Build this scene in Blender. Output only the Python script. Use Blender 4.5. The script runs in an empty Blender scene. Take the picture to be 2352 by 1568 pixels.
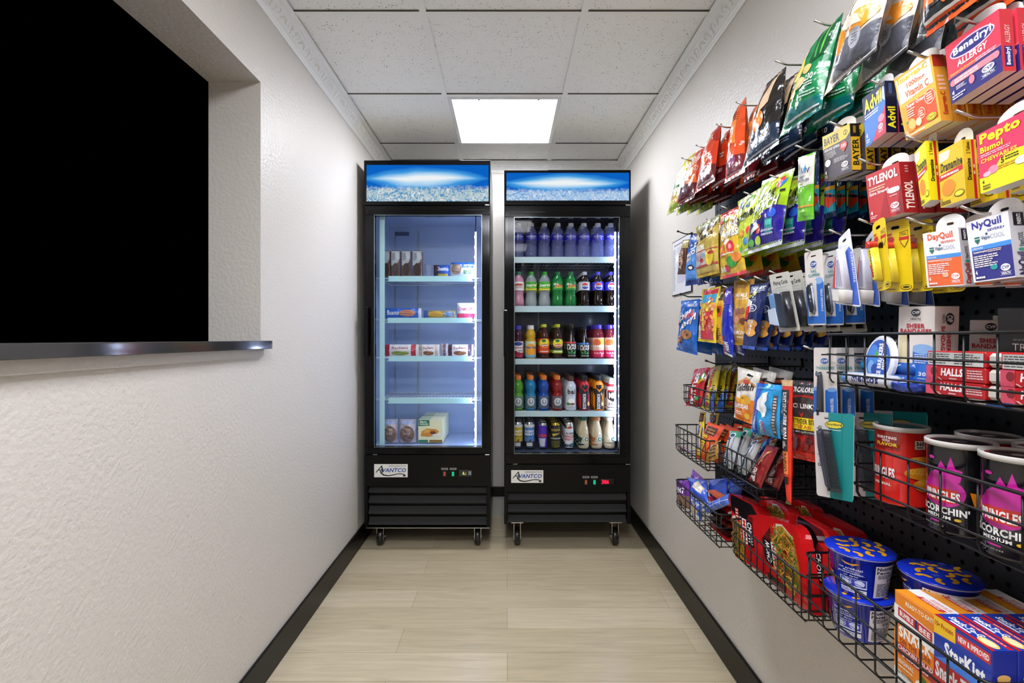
import bpy, math, random
import numpy as np
from mathutils import Vector
from mathutils.geometry import tessellate_polygon
S = bpy.context.scene
COL = S.collection
random.seed(7)
# ---------------------------------------------------------------- camera
FPX, CX, CY, HC = 1097.0, 1165.0, 777.0, 1.2
cd = bpy.data.cameras.new('camera'); cam = bpy.data.objects.new('camera', cd); COL.objects.link(cam)
cam.location = (0, 0, HC); cam.rotation_euler = (math.pi/2, 0, 0)
cd.sensor_width = 36; cd.lens = 36*FPX/2352; cd.shift_x = (1176-CX)/2352; cd.shift_y = (CY-784)/2352
cd.clip_start = 0.02
S.camera = cam
S.view_settings.view_transform = 'Standard'; S.view_settings.look = 'None'
S.view_settings.gamma = 1; S.view_settings.use_curve_mapping = False
S.view_settings.exposure = 0.98
w = bpy.data.worlds.new('world'); S.world = w; w.use_nodes = True
w.node_tree.nodes['Background'].inputs[0].default_value = (1, 1, 1, 1)
w.node_tree.nodes['Background'].inputs[1].default_value = 0.15
LAMP_E = [20.0, 22.0, 15.0]     # emission of the far ceiling panel, the one overhead and the one behind
def PY(px, X): return FPX*X/(px-CX)
def PZ(py, Y): return HC-(py-CY)*Y/FPX
def PX(px, Y): return (px-CX)*Y/FPX
def P(px, py, X):
    Y = PY(px, X); return np.array((X, Y, PZ(py, Y)))
# ---------------------------------------------------------------- materials
def lin(h):
    h = h.lstrip('#'); c = [int(h[i:i+2], 16)/255 for i in (0, 2, 4)]
    return tuple(((x/12.92) if x <= .04045 else ((x+.055)/1.055)**2.4) for x in c)+(1,)
MC = {}
FIN = {'card': (.38, 0, 0, .25), 'matte': (.8, 0, 0, 0), 'foil': (.24, 0, .004, .25), 'bag': (.33, 0, .004, .2), 'plastic': (.3, 0, 0, .2), 'gloss': (.12, 0, 0, .5),
       'metal': (.25, 1, 0, 0), 'wire': (.4, .3, 0, 0)}
def M(col, fin='card'):
    k = (col, fin)
    if k in MC: return MC[k]
    m = bpy.data.materials.new(fin+'_'+col.strip('#')); m.use_nodes = True
    nt = m.node_tree; b = nt.nodes['Principled BSDF']
    r, me, bu, coat = FIN[fin]
    b.inputs['Base Color'].default_value = lin(col); b.inputs['Roughness'].default_value = r
    b.inputs['Metallic'].default_value = me; b.inputs['Coat Weight'].default_value = coat; b.inputs['Coat Roughness'].default_value = .12
    if bu:
        tc = nt.nodes.new('ShaderNodeTexCoord')
        n = nt.nodes.new('ShaderNodeTexVoronoi'); n.inputs['Scale'].default_value = 28; n.feature = 'SMOOTH_F1'
        n2 = nt.nodes.new('ShaderNodeTexNoise'); n2.inputs['Scale'].default_value = 60
        ad = nt.nodes.new('ShaderNodeMath'); ad.operation = 'MULTIPLY_ADD'; ad.inputs[1].default_value = .25
        bm = nt.nodes.new('ShaderNodeBump'); bm.inputs['Strength'].default_value = .9; bm.inputs['Distance'].default_value = bu*3.5
        nt.links.new(tc.outputs['Object'], n.inputs['Vector']); nt.links.new(tc.outputs['Object'], n2.inputs['Vector'])
        nt.links.new(n2.outputs[0], ad.inputs[0]); nt.links.new(n.outputs['Distance'], ad.inputs[2])
        nt.links.new(ad.outputs[0], bm.inputs['Height']); nt.links.new(bm.outputs[0], b.inputs['Normal'])
    MC[k] = m; return m
def emit(name, col, st):
    m = bpy.data.materials.new(name); m.use_nodes = True; nt = m.node_tree
    nt.nodes.clear(); e = nt.nodes.new('ShaderNodeEmission'); o = nt.nodes.new('ShaderNodeOutputMaterial')
    e.inputs[0].default_value = lin(col); e.inputs[1].default_value = st; nt.links.new(e.outputs[0], o.inputs[0]); return m
def clear(name, tint, alpha, rough=.05):
    """thin see-through plastic or glass: mostly transparent, a little gloss and body colour"""
    m = bpy.data.materials.new(name); m.use_nodes = True; nt = m.node_tree; nt.nodes.clear()
    o = nt.nodes.new('ShaderNodeOutputMaterial'); t = nt.nodes.new('ShaderNodeBsdfTransparent'); p = nt.nodes.new('ShaderNodeBsdfPrincipled')
    p.inputs['Base Color'].default_value = lin(tint); p.inputs['Roughness'].default_value = rough
    lw = nt.nodes.new('ShaderNodeLayerWeight'); lw.inputs[0].default_value = .35
    pw = nt.nodes.new('ShaderNodeMath'); pw.operation = 'POWER'; pw.inputs[1].default_value = 3.0; nt.links.new(lw.outputs['Facing'], pw.inputs[0])
    mp = nt.nodes.new('ShaderNodeMath'); mp.operation = 'MULTIPLY_ADD'; mp.inputs[1].default_value = (1-alpha)*.6; mp.inputs[2].default_value = alpha; mp.use_clamp = True
    mx = nt.nodes.new('ShaderNodeMixShader')
    nt.links.new(pw.outputs[0], mp.inputs[0]); nt.links.new(mp.outputs[0], mx.inputs[0])
    nt.links.new(t.outputs[0], mx.inputs[1]); nt.links.new(p.outputs[0], mx.inputs[2]); nt.links.new(mx.outputs[0], o.inputs[0]); return m
def shell(name, f0=.03, f1=.5, rough=.05):
    """clear moulded plastic or pane: transparent with a gloss that grows toward grazing angles"""
    m = bpy.data.materials.new(name); m.use_nodes = True; nt = m.node_tree; nt.nodes.clear(); L = nt.links.new
    o = nt.nodes.new('ShaderNodeOutputMaterial'); t = nt.nodes.new('ShaderNodeBsdfTransparent'); g = nt.nodes.new('ShaderNodeBsdfGlossy'); g.inputs['Roughness'].default_value = rough
    t.inputs[0].default_value = (.96, .97, .98, 1)
    lw = nt.nodes.new('ShaderNodeLayerWeight'); lw.inputs[0].default_value = .5; pw = nt.nodes.new('ShaderNodeMath'); pw.operation = 'POWER'; pw.inputs[1].default_value = 5.0
    mp = nt.nodes.new('ShaderNodeMath'); mp.operation = 'MULTIPLY_ADD'; mp.inputs[1].default_value = f1; mp.inputs[2].default_value = f0; mx = nt.nodes.new('ShaderNodeMixShader')
    L(lw.outputs['Facing'], pw.inputs[0]); L(pw.outputs[0], mp.inputs[0]); L(mp.outputs[0], mx.inputs[0]); L(t.outputs[0], mx.inputs[1]); L(g.outputs[0], mx.inputs[2]); L(mx.outputs[0], o.inputs[0]); return m
# ---------------------------------------------------------------- mesh builder
class MB:
    def __init__(s): s.v = []; s.f = []; s.fm = []; s.sm = []; s.mats = []; s.n = 0
    def mi(s, m):
        if isinstance(m, str): m = M(m)
        if m not in s.mats: s.mats.append(m)
        return s.mats.index(m)
    def add(s, V, Fs, m, smooth=False):
        i = s.mi(m); V = np.asarray(V, float).reshape(-1, 3); s.v.append(V)
        s.f += [tuple(a+s.n for a in f) for f in Fs]; s.fm += [i]*len(Fs); s.sm += [smooth]*len(Fs); s.n += len(V)
    def box(s, a, b, m, bev=0):
        x0, y0, z0 = a; x1, y1, z1 = b
        if bev <= 0:
            V = [(x, y, z) for x in (x0, x1) for y in (y0, y1) for z in (z0, z1)]
            s.add(V, [(0, 1, 3, 2), (4, 6, 7, 5), (0, 4, 5, 1), (2, 3, 7, 6), (0, 2, 6, 4), (1, 5, 7, 3)], m)
        else:   # chamfered box
            c = bev; V = []; idx = {}
            for i, x in enumerate((x0, x1)):
                for j, y in enumerate((y0, y1)):
                    for k, z in enumerate((z0, z1)):
                        sx, sy, sz = (c if i == 0 else -c), (c if j == 0 else -c), (c if k == 0 else -c)
                        idx[i, j, k] = len(V); V += [(x, y+sy, z+sz), (x+sx, y, z+sz), (x+sx, y+sy, z)]
            g = lambda i, j, k, a: idx[i, j, k]+a
            Fs = []
            for i in (0, 1):
                q = [(i, 0, 0), (i, 1, 0), (i, 1, 1), (i, 0, 1)]; Fs.append([g(*t, 0) for t in q])
                q = [(0, i, 0), (1, i, 0), (1, i, 1), (0, i, 1)]; Fs.append([g(*t, 1) for t in q])
                q = [(0, 0, i), (1, 0, i), (1, 1, i), (0, 1, i)]; Fs.append([g(*t, 2) for t in q])
            for a in (0, 1):
                for b2 in (0, 1):
                    Fs.append([g(a, b2, 0, 0), g(a, b2, 1, 0), g(a, b2, 1, 1), g(a, b2, 0, 1)])
                    Fs.append([g(a, 0, b2, 0), g(a, 1, b2, 0), g(a, 1, b2, 2), g(a, 0, b2, 2)])
                    Fs.append([g(0, a, b2, 1), g(1, a, b2, 1), g(1, a, b2, 2), g(0, a, b2, 2)])
            for i in (0, 1):
                for j in (0, 1):
                    for k in (0, 1): Fs.append([g(i, j, k, 0), g(i, j, k, 1), g(i, j, k, 2)])
            s.add(V, Fs, m)
    def tube(s, pts, r, m, n=6, closed=False):
        pts = [np.array(p, float) for p in pts]; L = len(pts); V = []; up = None
        for i, p in enumerate(pts):
            a = pts[i-1] if (i > 0 or closed) else p; b = pts[(i+1) % L] if (i < L-1 or closed) else p
            t = b-a; t /= (np.linalg.norm(t)+1e-12)
            if up is None: up = np.array((0, 0, 1.)) if abs(t[2]) < .9 else np.array((1., 0, 0))
            sx = np.cross(t, up); sx /= (np.linalg.norm(sx)+1e-12); up = np.cross(sx, t)
            rr = r[i] if hasattr(r, '__len__') else r
            for k in range(n):
                an = 2*math.pi*k/n; V.append(p+rr*(math.cos(an)*sx+math.sin(an)*up))
        Fs = []
        for i in range(L if closed else L-1):
            j = (i+1) % L
            for k in range(n): Fs.append((i*n+k, i*n+(k+1) % n, j*n+(k+1) % n, j*n+k))
        if not closed: Fs += [tuple(range(n))[::-1], tuple((L-1)*n+k for k in range(n))]
        s.add(V, Fs, m, True)
    def lathe(s, prof, c, m, n=24, smooth=True, capb=True, capt=True):
        V = []; Fs = []; L = len(prof)
        for r, z in prof:
            for k in range(n):
                a = 2*math.pi*k/n; V.append((c[0]+r*math.cos(a), c[1]+r*math.sin(a), c[2]+z))
        for i in range(L-1):
            for k in range(n): Fs.append((i*n+k, i*n+(k+1) % n, (i+1)*n+(k+1) % n, (i+1)*n+k))
        s.add(V, Fs, m, smooth)
        if capb and prof[0][0] > 1e-4: s.add(V[:n], [tuple(range(n))[::-1]], m)
        if capt and prof[-1][0] > 1e-4: s.add(V[-n:], [tuple(range(n))], m)
    def build(s, name, origin=(0, 0, 0), parent=None, **props):
        me = bpy.data.meshes.new(name); V = np.concatenate(s.v)-np.array(origin)
        me.from_pydata(V.tolist(), [], s.f)
        for m in s.mats: me.materials.append(m)
        me.polygons.foreach_set('material_index', s.fm); me.polygons.foreach_set('use_smooth', s.sm); me.update()
        o = bpy.data.objects.new(name, me); COL.objects.link(o)
        if parent:
            o.parent = parent; o.location = Vector(origin)-Vector(parent['org'])
        else: o.location = origin
        o['org'] = tuple(float(a) for a in origin)
        for k, v in props.items(): o[k] = v
        return o
def empty(name, loc, **props):
    o = bpy.data.objects.new(name, None); COL.objects.link(o); o.location = loc; o['org'] = tuple(float(a) for a in loc); o.empty_display_size = .05
    for k, v in props.items(): o[k] = v
    return o
def dup(o, dx, dy, dz, label, rot=(0, 0, 0)):
    c = o.copy(); COL.objects.link(c); c.location = o.location+Vector((dx, dy, dz)); c['label'] = label
    c.rotation_euler = tuple(a+b for a, b in zip(o.rotation_euler, rot))
    for ch in list(o.children):
        d = ch.copy(); COL.objects.link(d); d.parent = c
        for g in list(ch.children):
            e = g.copy(); COL.objects.link(e); e.parent = d
    return c
ORD = ['front', 'second', 'third', 'fourth', 'fifth', 'sixth', 'seventh', 'eighth']
# ---------------------------------------------------------------- printed artwork
TX = {}
def textmesh(t, bold, shear):
    k = (t, bold, shear)
    if k in TX: return TX[k]
    cu = bpy.data.curves.new('lettering', 'FONT'); cu.body = t; cu.size = 1; cu.resolution_u = 2; cu.offset = min(bold, .033) if bold < .066 else .042; cu.shear = shear; cu.space_character = 1+1.6*max(0, min(bold, .05))
    ob = bpy.data.objects.new('lettering', cu); me = bpy.data.meshes.new_from_object(ob)
    me.calc_loop_triangles()
    V = np.array([v.co[:2] for v in me.vertices]); T = [tuple(l.vertices) for l in me.loop_triangles]
    bpy.data.objects.remove(ob); bpy.data.curves.remove(cu); bpy.data.meshes.remove(me)
    lo = V.min(0); hi = V.max(0); V = (V-lo)/(hi-lo+1e-9)
    TX[k] = (V, T); return TX[k]
def subdiv(V, T, d, W, H):
    V = [tuple(v) for v in V]; out = []; st = list(T); mid = {}
    sc = (W, H)
    while st:
        a, b, c = st.pop(); e = []
        for p, q in ((a, b), (b, c), (c, a)): e.append(((V[p][0]-V[q][0])*W)**2+((V[p][1]-V[q][1])*H)**2)
        m = max(e)
        if m <= d*d: out.append((a, b, c)); continue
        i = e.index(m); p, q, r = ((a, b, c), (b, c, a), (c, a, b))[i]
        k = (min(p, q), max(p, q))
        if k not in mid: V.append(((V[p][0]+V[q][0])/2, (V[p][1]+V[q][1])/2)); mid[k] = len(V)-1
        x = mid[k]; st += [(p, x, r), (x, q, r)]
    return np.array(V), out
def ring(cx, cy, rx, ry, n=22, a0=0, a1=2*math.pi):
    return [(cx+rx*math.cos(a0+(a1-a0)*k/n), cy+ry*math.sin(a0+(a1-a0)*k/n)) for k in range(n)]
def tess(loop):
    T = tessellate_polygon([[Vector((x, y, 0)) for x, y in loop]]); return np.array(loop), [tuple(t) for t in T]
def put_art(mb, F, items, W, H, d=None, fin='card', base=.0003, step=.00005):
    """items: ('r',c,u0,v0,u1,v1) ('e',c,cx,cy,rx,ry) ('p',c,[pts]) ('o',c,cx,cy,rx,ry) round photo blob
       ('t',c,text,u0,v0,u1,v1,{rot,bold,shear,out}) ('l',c,u0,v0,u1,v1,n) rows of fine print"""
    rnd = random.Random(3); L = 0
    def emitp(V, T, c):
        nonlocal L
        V = np.asarray(V, float)
        if d: V, T = subdiv(V, T, d, W, H)
        pts = F(V[:, 0], V[:, 1], base+step*L)
        # make every triangle face outward
        mb.add(pts, T, M(c, fin), bool(d))
    for it in items:
        k, c = it[0], it[1]; L += 1
        if k == 'r':
            u0, v0, u1, v1 = it[2:6]; emitp([(u0, v0), (u1, v0), (u1, v1), (u0, v1)], [(0, 1, 2), (0, 2, 3)], c)
        elif k == 'e': emitp(*tess(ring(*it[2:6])), c)
        elif k == 'p': emitp(*tess(it[2]), c)
        elif k == 'l':
            u0, v0, u1, v1, n = it[2:7]; dv = (v1-v0)/n; V = []; T = []
            for i in range(n):
                u = u0; y = v1-dv*(i+.2); ue = u1-(u1-u0)*rnd.random()*.35
                while u < ue:
                    e = min(u+(u1-u0)*rnd.uniform(.06, .22), ue); b = len(V)
                    V += [(u, y-dv*.5), (e, y-dv*.5), (e, y), (u, y)]; T += [(b, b+1, b+2), (b, b+2, b+3)]; u = e+(u1-u0)*.025
            emitp(V, T, c)
        elif k == 't':
            txt, u0, v0, u1, v1 = it[2:7]; op = it[7] if len(it) > 7 else {}
            rot = op.get('rot', 0); sk = op.get('skew', 0)
            def lay(V):
                V = V.copy()
                if rot == 90: V = np.stack([1-V[:, 1], V[:, 0]], 1)
                elif rot == -90: V = np.stack([V[:, 1], 1-V[:, 0]], 1)
                U = np.stack([u0+V[:, 0]*(u1-u0), v0+V[:, 1]*(v1-v0)], 1); U[:, 1] += sk*(U[:, 0]-u0); return U
            if op.get('out'):
                V, T = textmesh(txt, op.get('ob', .065), op.get('shear', 0)); g = .02
                emitp(lay((V-.5)*(1+2*g)+.5), T, op['out']); L += 1
            V, T = textmesh(txt, op.get('bold', .02), op.get('shear', 0)); emitp(lay(V), T, c)
def noodles(c1, c2, c3, u0, v0, u1, v1, n, seed=1):
    r = random.Random(seed); out = []
    for i in range(n):
        a = r.uniform(0, 3.14); cx, cy = r.uniform(u0, u1), r.uniform(v0, v1); l = (u1-u0)*r.uniform(.08, .2); h = (v1-v0)*.012
        dx, dy = math.cos(a)*l, math.sin(a)*l*.7; nx, ny = -math.sin(a)*h, math.cos(a)*h
        out.append(('p', r.choice((c1, c1, c2, c3)), [(cx-dx-nx, cy-dy-ny), (cx+dx-nx, cy+dy-ny), (cx+dx+nx, cy+dy+ny), (cx-dx+nx, cy-dy+ny)]))
    return [(k, c, [(min(max(x, .01), .99), min(max(y, .01), .99)) for x, y in p]) for k, c, p in out]
# ---------------------------------------------------------------- package builders
def qpts(q, X):
    Xt, Xb = X if isinstance(X, tuple) else (X, X)
    return P(*q[0], Xt), P(*q[1], Xt), P(*q[2], Xb), P(*q[3], Xb)     # TL (far), TR (near), BR, BL
def bil(A, B, C, D):
    def f(u, v):
        u = np.asarray(u)[:, None]; v = np.asarray(v)[:, None]
        return (D*(1-u)+C*u)*(1-v)+(A*(1-u)+B*u)*v
    return f
def frame(q, X):
    A, B, C, D = qpts(q, X); n = np.cross(C-D, (A+B)/2-(C+D)/2); n /= np.linalg.norm(n)
    W = (np.linalg.norm(C-D)+np.linalg.norm(B-A))/2; H = np.linalg.norm((A+B)/2-(C+D)/2)
    return A, B, C, D, n, W, H
def bag(name, q, X, t, col, items, label, cat, group=None, fin='foil', back=None, seal=None, seed=0, wr=1.0, sq=.5, tail=.05):
    """pillow bag between four pixel corners measured on the hanging plane X"""
    A, B, C, D, n, W, H = frame(q, X); base = bil(A, B, C, D); ph = seed*1.7
    def prof(u, v):
        s = np.clip((v-tail)/(1-2*tail), 0, 1)
        pv = np.sin(np.pi*s)**sq; pu = np.sin(np.pi*np.clip(u, 0, 1))**.55
        return pv*pu, pv
    def surf(u, v, o, side):
        u = np.asarray(u, float); v = np.asarray(v, float); p, pv = prof(u, v)
        uu = .5+(u-.5)*(1-.09*pv); e = np.exp(-np.minimum(v, 1-v)/.13)
        k = wr*p*(.0030*np.abs(np.sin(9*u+6*v+ph))*np.sin(8*v-3*u+2*ph)+.0022*np.abs(np.sin(11*u-8*v+ph*3))-.001)+wr*.0006*e*np.sin(34*u+ph+3*v)*np.sin(np.pi*u)
        return base(uu, v)+((side*(p*t*.5+o+.0004)+k)[:, None])*n
    nu, nv = 22, 30; U, V = np.meshgrid(np.linspace(0, 1, nu), np.linspace(0, 1, nv)); U = U.ravel(); V = V.ravel()
    mb = MB()
    for side in (1, -1):
        pts = surf(U, V, 0, side); fs = []
        for j in range(nv-1):
            for i in range(nu-1):
                a = j*nu+i; f = (a, a+1, a+nu+1, a+nu); fs.append(f if side > 0 else f[::-1])
        mb.add(pts, fs, M(col if side > 0 else (back or col), fin), True)
    ku = .2 if t >= .032 else (.1 if t >= .02 else 0)
    F = lambda u, v, o: surf(ku+(1-ku)*np.asarray(u), v, o, 1)
    its = list(items)
    if seal: its = [('r', seal, 0, 0, 1, tail*.9), ('r', seal, 0, 1-tail*.9, 1, 1)]+its
    put_art(mb, F, its, W, H, d=min(.006, max(.003, W/22)), fin=fin, base=.0006, step=.00011)
    org = (C+D)/2
    kw = dict(label=label, category=cat)
    if group: kw['group'] = group
    return mb.build(name, org, **kw)
def slab(mb, q, X, t, col, front, fin='card', side=None, sidecol=None, top=None, topcol=None, botcol=None):
    A, B, C, D, n, W, H = frame(q, X); dv = np.array((t, 0, 0))
    V = [A, B, C, D, A+dv, B+dv, C+dv, D+dv]
    mb.add(V, [(0, 3, 2, 1)], M(col, fin)); sc = sidecol or col
    mb.add(V, [(1, 2, 6, 5), (0, 4, 7, 3), (4, 5, 6, 7)], M(sc, fin))
    mb.add(V, [(0, 1, 5, 4)], M(topcol or col, fin)); mb.add(V, [(3, 7, 6, 2)], M(botcol or '#d8d2cc', fin))
    f = bil(A, B, C, D); put_art(mb, lambda u, v, o: f(u, v)+o*n, front, W, H, fin=fin, base=.0002)
    if side:
        g = bil(B, B+dv, C+dv, C); m = np.array((0, -1., 0)); put_art(mb, lambda u, v, o: g(u, v)+o*m, side, t, H, fin=fin, base=.0002)
    if top:
        g = bil(A+dv, B+dv, B, A); m = np.array((0, 0, 1.)); put_art(mb, lambda u, v, o: g(u, v)+o*m, top, W, t, fin=fin, base=.0002)
    return A, B, C, D
def rrect(w, h, r, n=5):
    out = []
    for cx, cy, a in ((w-r, r, -90), (w-r, h-r, 0), (r, h-r, 90), (r, r, 180)):
        for k in range(n+1): t = math.radians(a+90*k/n); out.append((cx+r*math.cos(t), cy+r*math.sin(t)))
    return out
def slot(cx, cy, w, h): return rrect2(cx-w/2, cy-h/2, w, h, h*.48)
def rrect2(x, y, w, h, r): return [(a+x, b+y) for a, b in rrect(w, h, r, 4)]
def plate(mb, F, outline, holes, t, m, back=None):
    """flat card with real cut-outs; F(u,v,o) maps card metres to space"""
    loops = [outline]+holes; T = tessellate_polygon([[Vector((x, y, 0)) for x, y in l] for l in loops])
    V = np.array([p for l in loops for p in l]); N = len(V)
    a = F(V[:, 0], V[:, 1], 0); b = F(V[:, 0], V[:, 1], -t)
    mb.add(a, [tuple(x) for x in T], m); mb.add(b, [tuple(x)[::-1] for x in T], back or m)
    s = 0
    for l in loops:
        k = len(l); mb.add(np.concatenate([a[s:s+k], b[s:s+k]]), [(i, (i+1) % k, k+(i+1) % k, k+i) for i in range(k)], m); s += k
def hang_box(name, q, X, t, col, front, label, cat, group, n=1, step=None, side=None, sidecol=None, tab='#e9e6e2', fin='card', topcol=None, ext=None, jit=.002):
    mb = MB(); A, B, C, D = slab(mb, q, X, t, col, front, fin, side, sidecol, None, topcol)
    if tab:
        W = np.linalg.norm(B-A); e = (B-A)/W; dv = np.array((t, 0, 0)); hx = .024
        up = np.array((0, 0, 1.)); nn = np.array((-1., 0, 0))
        F = lambda x, y, o: A+dv+np.outer(x, e)+np.outer(y, up)+nn*o
        o = [(W*.1, -.001), (W*.9, -.001)]+[(W*.5+W*.4*math.cos(a), hx*.35+hx*.65*math.sin(a)) for a in np.linspace(0, math.pi, 12)]
        plate(mb, F, o, [slot(W*.5, hx*.42, W*.2, .004)], .0005, M(tab))
    org = (C+D)/2+np.array((t/2, 0, 0))
    o = mb.build(name, org, label=label+', front of its hook' if n > 1 else label, category=cat)
    if group: o['group'] = group
    r = random.Random(len(label))
    for i in range(1, n):
        dup(o, (step or t)*i+.0008*i, r.uniform(-jit, jit), r.uniform(-jit, jit)*.5, label+', %s on its hook' % ORD[i])
    return o
def row(o, n, step, label, dy=.004, dz=.003, rot=.05, where='on its hook'):
    r = random.Random(n+len(label))
    for i in range(1, n):
        dup(o, step*i, r.uniform(-dy, dy), r.uniform(-dz, dz), label+', %s %s' % (ORD[i], where), (0, r.uniform(-rot, rot)*.3, r.uniform(-rot, rot)))
# ---------------------------------------------------------------- room materials
def nodes_mat(name):
    m = bpy.data.materials.new(name); m.use_nodes = True; nt = m.node_tree; return m, nt, nt.nodes['Principled BSDF']
def N(nt, t, **kw):
    n = nt.nodes.new(t)
    for k, v in kw.items():
        if k in n.inputs: n.inputs[k].default_value = v
        else: setattr(n, k, v)
    return n
def wall_mat(col):
    m, nt, b = nodes_mat('painted_wall'); b.inputs['Base Color'].default_value = lin(col); b.inputs['Roughness'].default_value = .42
    b.inputs['Specular IOR Level'].default_value = .4
    tc = N(nt, 'ShaderNodeTexCoord'); n = N(nt, 'ShaderNodeTexNoise', Scale=85.0, Detail=3.0); bm = N(nt, 'ShaderNodeBump', Strength=.5, Distance=.005)
    nt.links.new(tc.outputs['Object'], n.inputs['Vector']); nt.links.new(n.outputs[0], bm.inputs['Height']); nt.links.new(bm.outputs[0], b.inputs['Normal']); return m
WALL = wall_mat('#cfcac3')
def tile_mat():
    m, nt, b = nodes_mat('ceiling_tile'); b.inputs['Roughness'].default_value = .9
    tc = N(nt, 'ShaderNodeTexCoord'); n = N(nt, 'ShaderNodeTexNoise', Scale=150.0, Detail=2.0, Roughness=.6); n2 = N(nt, 'ShaderNodeTexNoise', Scale=25.0)
    ad = N(nt, 'ShaderNodeMath', operation='MULTIPLY_ADD'); ad.inputs[1].default_value = .25
    r = N(nt, 'ShaderNodeValToRGB'); r.color_ramp.elements[0].position = .43; r.color_ramp.elements[0].color = lin('#55534f')
    r.color_ramp.elements[1].position = .465; r.color_ramp.elements[1].color = lin('#f2f2ee')
    nt.links.new(tc.outputs['Object'], n.inputs['Vector']); nt.links.new(tc.outputs['Object'], n2.inputs['Vector'])
    nt.links.new(n2.outputs[0], ad.inputs[0]); nt.links.new(n.outputs[0], ad.inputs[2]); nt.links.new(ad.outputs[0], r.inputs[0]); nt.links.new(r.outputs[0], b.inputs['Base Color'])
    return m
def floor_mat():
    m, nt, b = nodes_mat('oak_plank'); b.inputs['Roughness'].default_value = .32
    tc = N(nt, 'ShaderNodeTexCoord'); br = N(nt, 'ShaderNodeTexBrick', Scale=1.0)
    br.inputs['Brick Width'].default_value = 1.15; br.inputs['Row Height'].default_value = .152; br.inputs['Mortar Size'].default_value = .0009; br.offset = .37
    br.inputs['Color1'].default_value = lin('#b7ab90'); br.inputs['Color2'].default_value = lin('#c6bba2'); br.inputs['Mortar'].default_value = lin('#8f8065')
    mp = N(nt, 'ShaderNodeMapping'); mp.inputs['Scale'].default_value = (2.2, 26, 1); n = N(nt, 'ShaderNodeTexNoise', Scale=1.6, Detail=6.0, Distortion=1.2)
    r = N(nt, 'ShaderNodeValToRGB'); r.color_ramp.elements[0].position = .3; r.color_ramp.elements[0].color = (.80, .77, .72, 1); r.color_ramp.elements[1].position = .7; r.color_ramp.elements[1].color = (1.08, 1.06, 1.03, 1)
    mx = N(nt, 'ShaderNodeMixRGB', blend_type='MULTIPLY'); mx.inputs[0].default_value = .8
    nt.links.new(tc.outputs['Object'], br.inputs['Vector']); nt.links.new(tc.outputs['Object'], mp.inputs['Vector']); nt.links.new(mp.outputs[0], n.inputs['Vector'])
    nt.links.new(n.outputs[0], r.inputs[0]); nt.links.new(br.outputs['Color'], mx.inputs[1]); nt.links.new(r.outputs[0], mx.inputs[2]); nt.links.new(mx.outputs[0], b.inputs['Base Color'])
    return m
# ---------------------------------------------------------------- room
XL, XR, YB, YN, ZC = -.852, .81, 3.30, -3.0, 2.405
ST = dict(kind='structure')
mb = MB(); mb.box((XL-.3, YN-.1, -.1), (XR+.1, YB+.1, 0), floor_mat()); mb.build('floor', (0, 0, 0), **ST)
mb = MB(); mb.box((XR, YN, 0), (XR+.1, YB, ZC), WALL); mb.build('wall_right', (XR, 0, 0), **ST)
mb = MB(); mb.box((XL-.3, YB, 0), (XR+.1, YB+.1, ZC), WALL); mb.build('wall_back', (0, YB, 0), **ST)
mb = MB(); mb.box((XL-.3, YN-.1, 0), (XR+.1, YN, ZC), WALL); mb.build('wall_near', (0, YN, 0), **ST)
DARK = M('#000000', 'matte'); DARK.node_tree.nodes['Principled BSDF'].inputs['Specular IOR Level'].default_value = 0
JY, JN, JZ, XI = 1.650, -.9, 2.085, -1.033      # opening: far jamb, near jamb, head, inner face
mb = MB()
mb.box((XL-.18, JY, 0), (XL, YB, ZC), WALL); mb.box((XL-.18, YN, 0), (XL, JN, ZC), WALL)
mb.box((XL-.18, JN, JZ), (XL, JY, ZC), WALL); mb.box((XL-.18, JN, 0), (XL, JY, 1.165), WALL)
mb.build('wall_left', (XL, 0, 0), **ST)
mb = MB(); mb.box((XI-.02, JN-.02, 1.1), (XI-.001, JY+.05, JZ+.06), DARK); mb.build('window_painted_dark', (XI, .4, 1.2), **ST)  # flat black sheet paints the unlit space beyond the opening
m, nt, b = nodes_mat('black_stone'); b.inputs['Base Color'].default_value = (.03, .03, .032, 1); b.inputs['Roughness'].default_value = .09; b.inputs['Specular IOR Level'].default_value = .9
mb = MB(); mb.box((XI, JN+.01, 1.1642), (-.82, 1.649, 1.192), m, .0015); mb.box((XL+.001, 1.6492, 1.1642), (-.82, 1.669, 1.192), m, .0015)
mb.build('stone_counter', (-.9, .4, 1.178), label='black polished stone ledge along the bottom of the wall opening', category='ledge')
mb = MB(); mb.box((XL+.0005, JN, 1.137), (-.842, 1.652, 1.1638), WALL); mb.build('trim_ledge', (XL, .4, 1.14), **ST)
BK = M('#0d0a07', 'plastic'); BK.node_tree.nodes['Principled BSDF'].inputs['Specular IOR Level'].default_value = .2; BK.node_tree.nodes['Principled BSDF'].inputs['Coat Weight'].default_value = 0
def baseboard(name, x0, x1, y0, y1, z0=0, z1=.11):
    mb = MB(); mb.box((x0, y0, z0), (x1, y1, z1), BK, .002); mb.build(name, ((x0+x1)/2, (y0+y1)/2, 0), **ST)
baseboard('baseboard_left', XL+.0005, XL+.011, YN+.01, YB-.002); baseboard('baseboard_right', XR-.011, XR-.0005, YN+.01, YB-.002)
baseboard('baseboard_back', -.8, .79, YB-.011, YB-.0005, .112, .18)
mb = MB(); mb.box((-.8, 3.225, 0), (.79, YB-.0005, .11), M('#a8a8a2')); mb.build('trim_back', (0, 3.25, 0), **ST)
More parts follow.
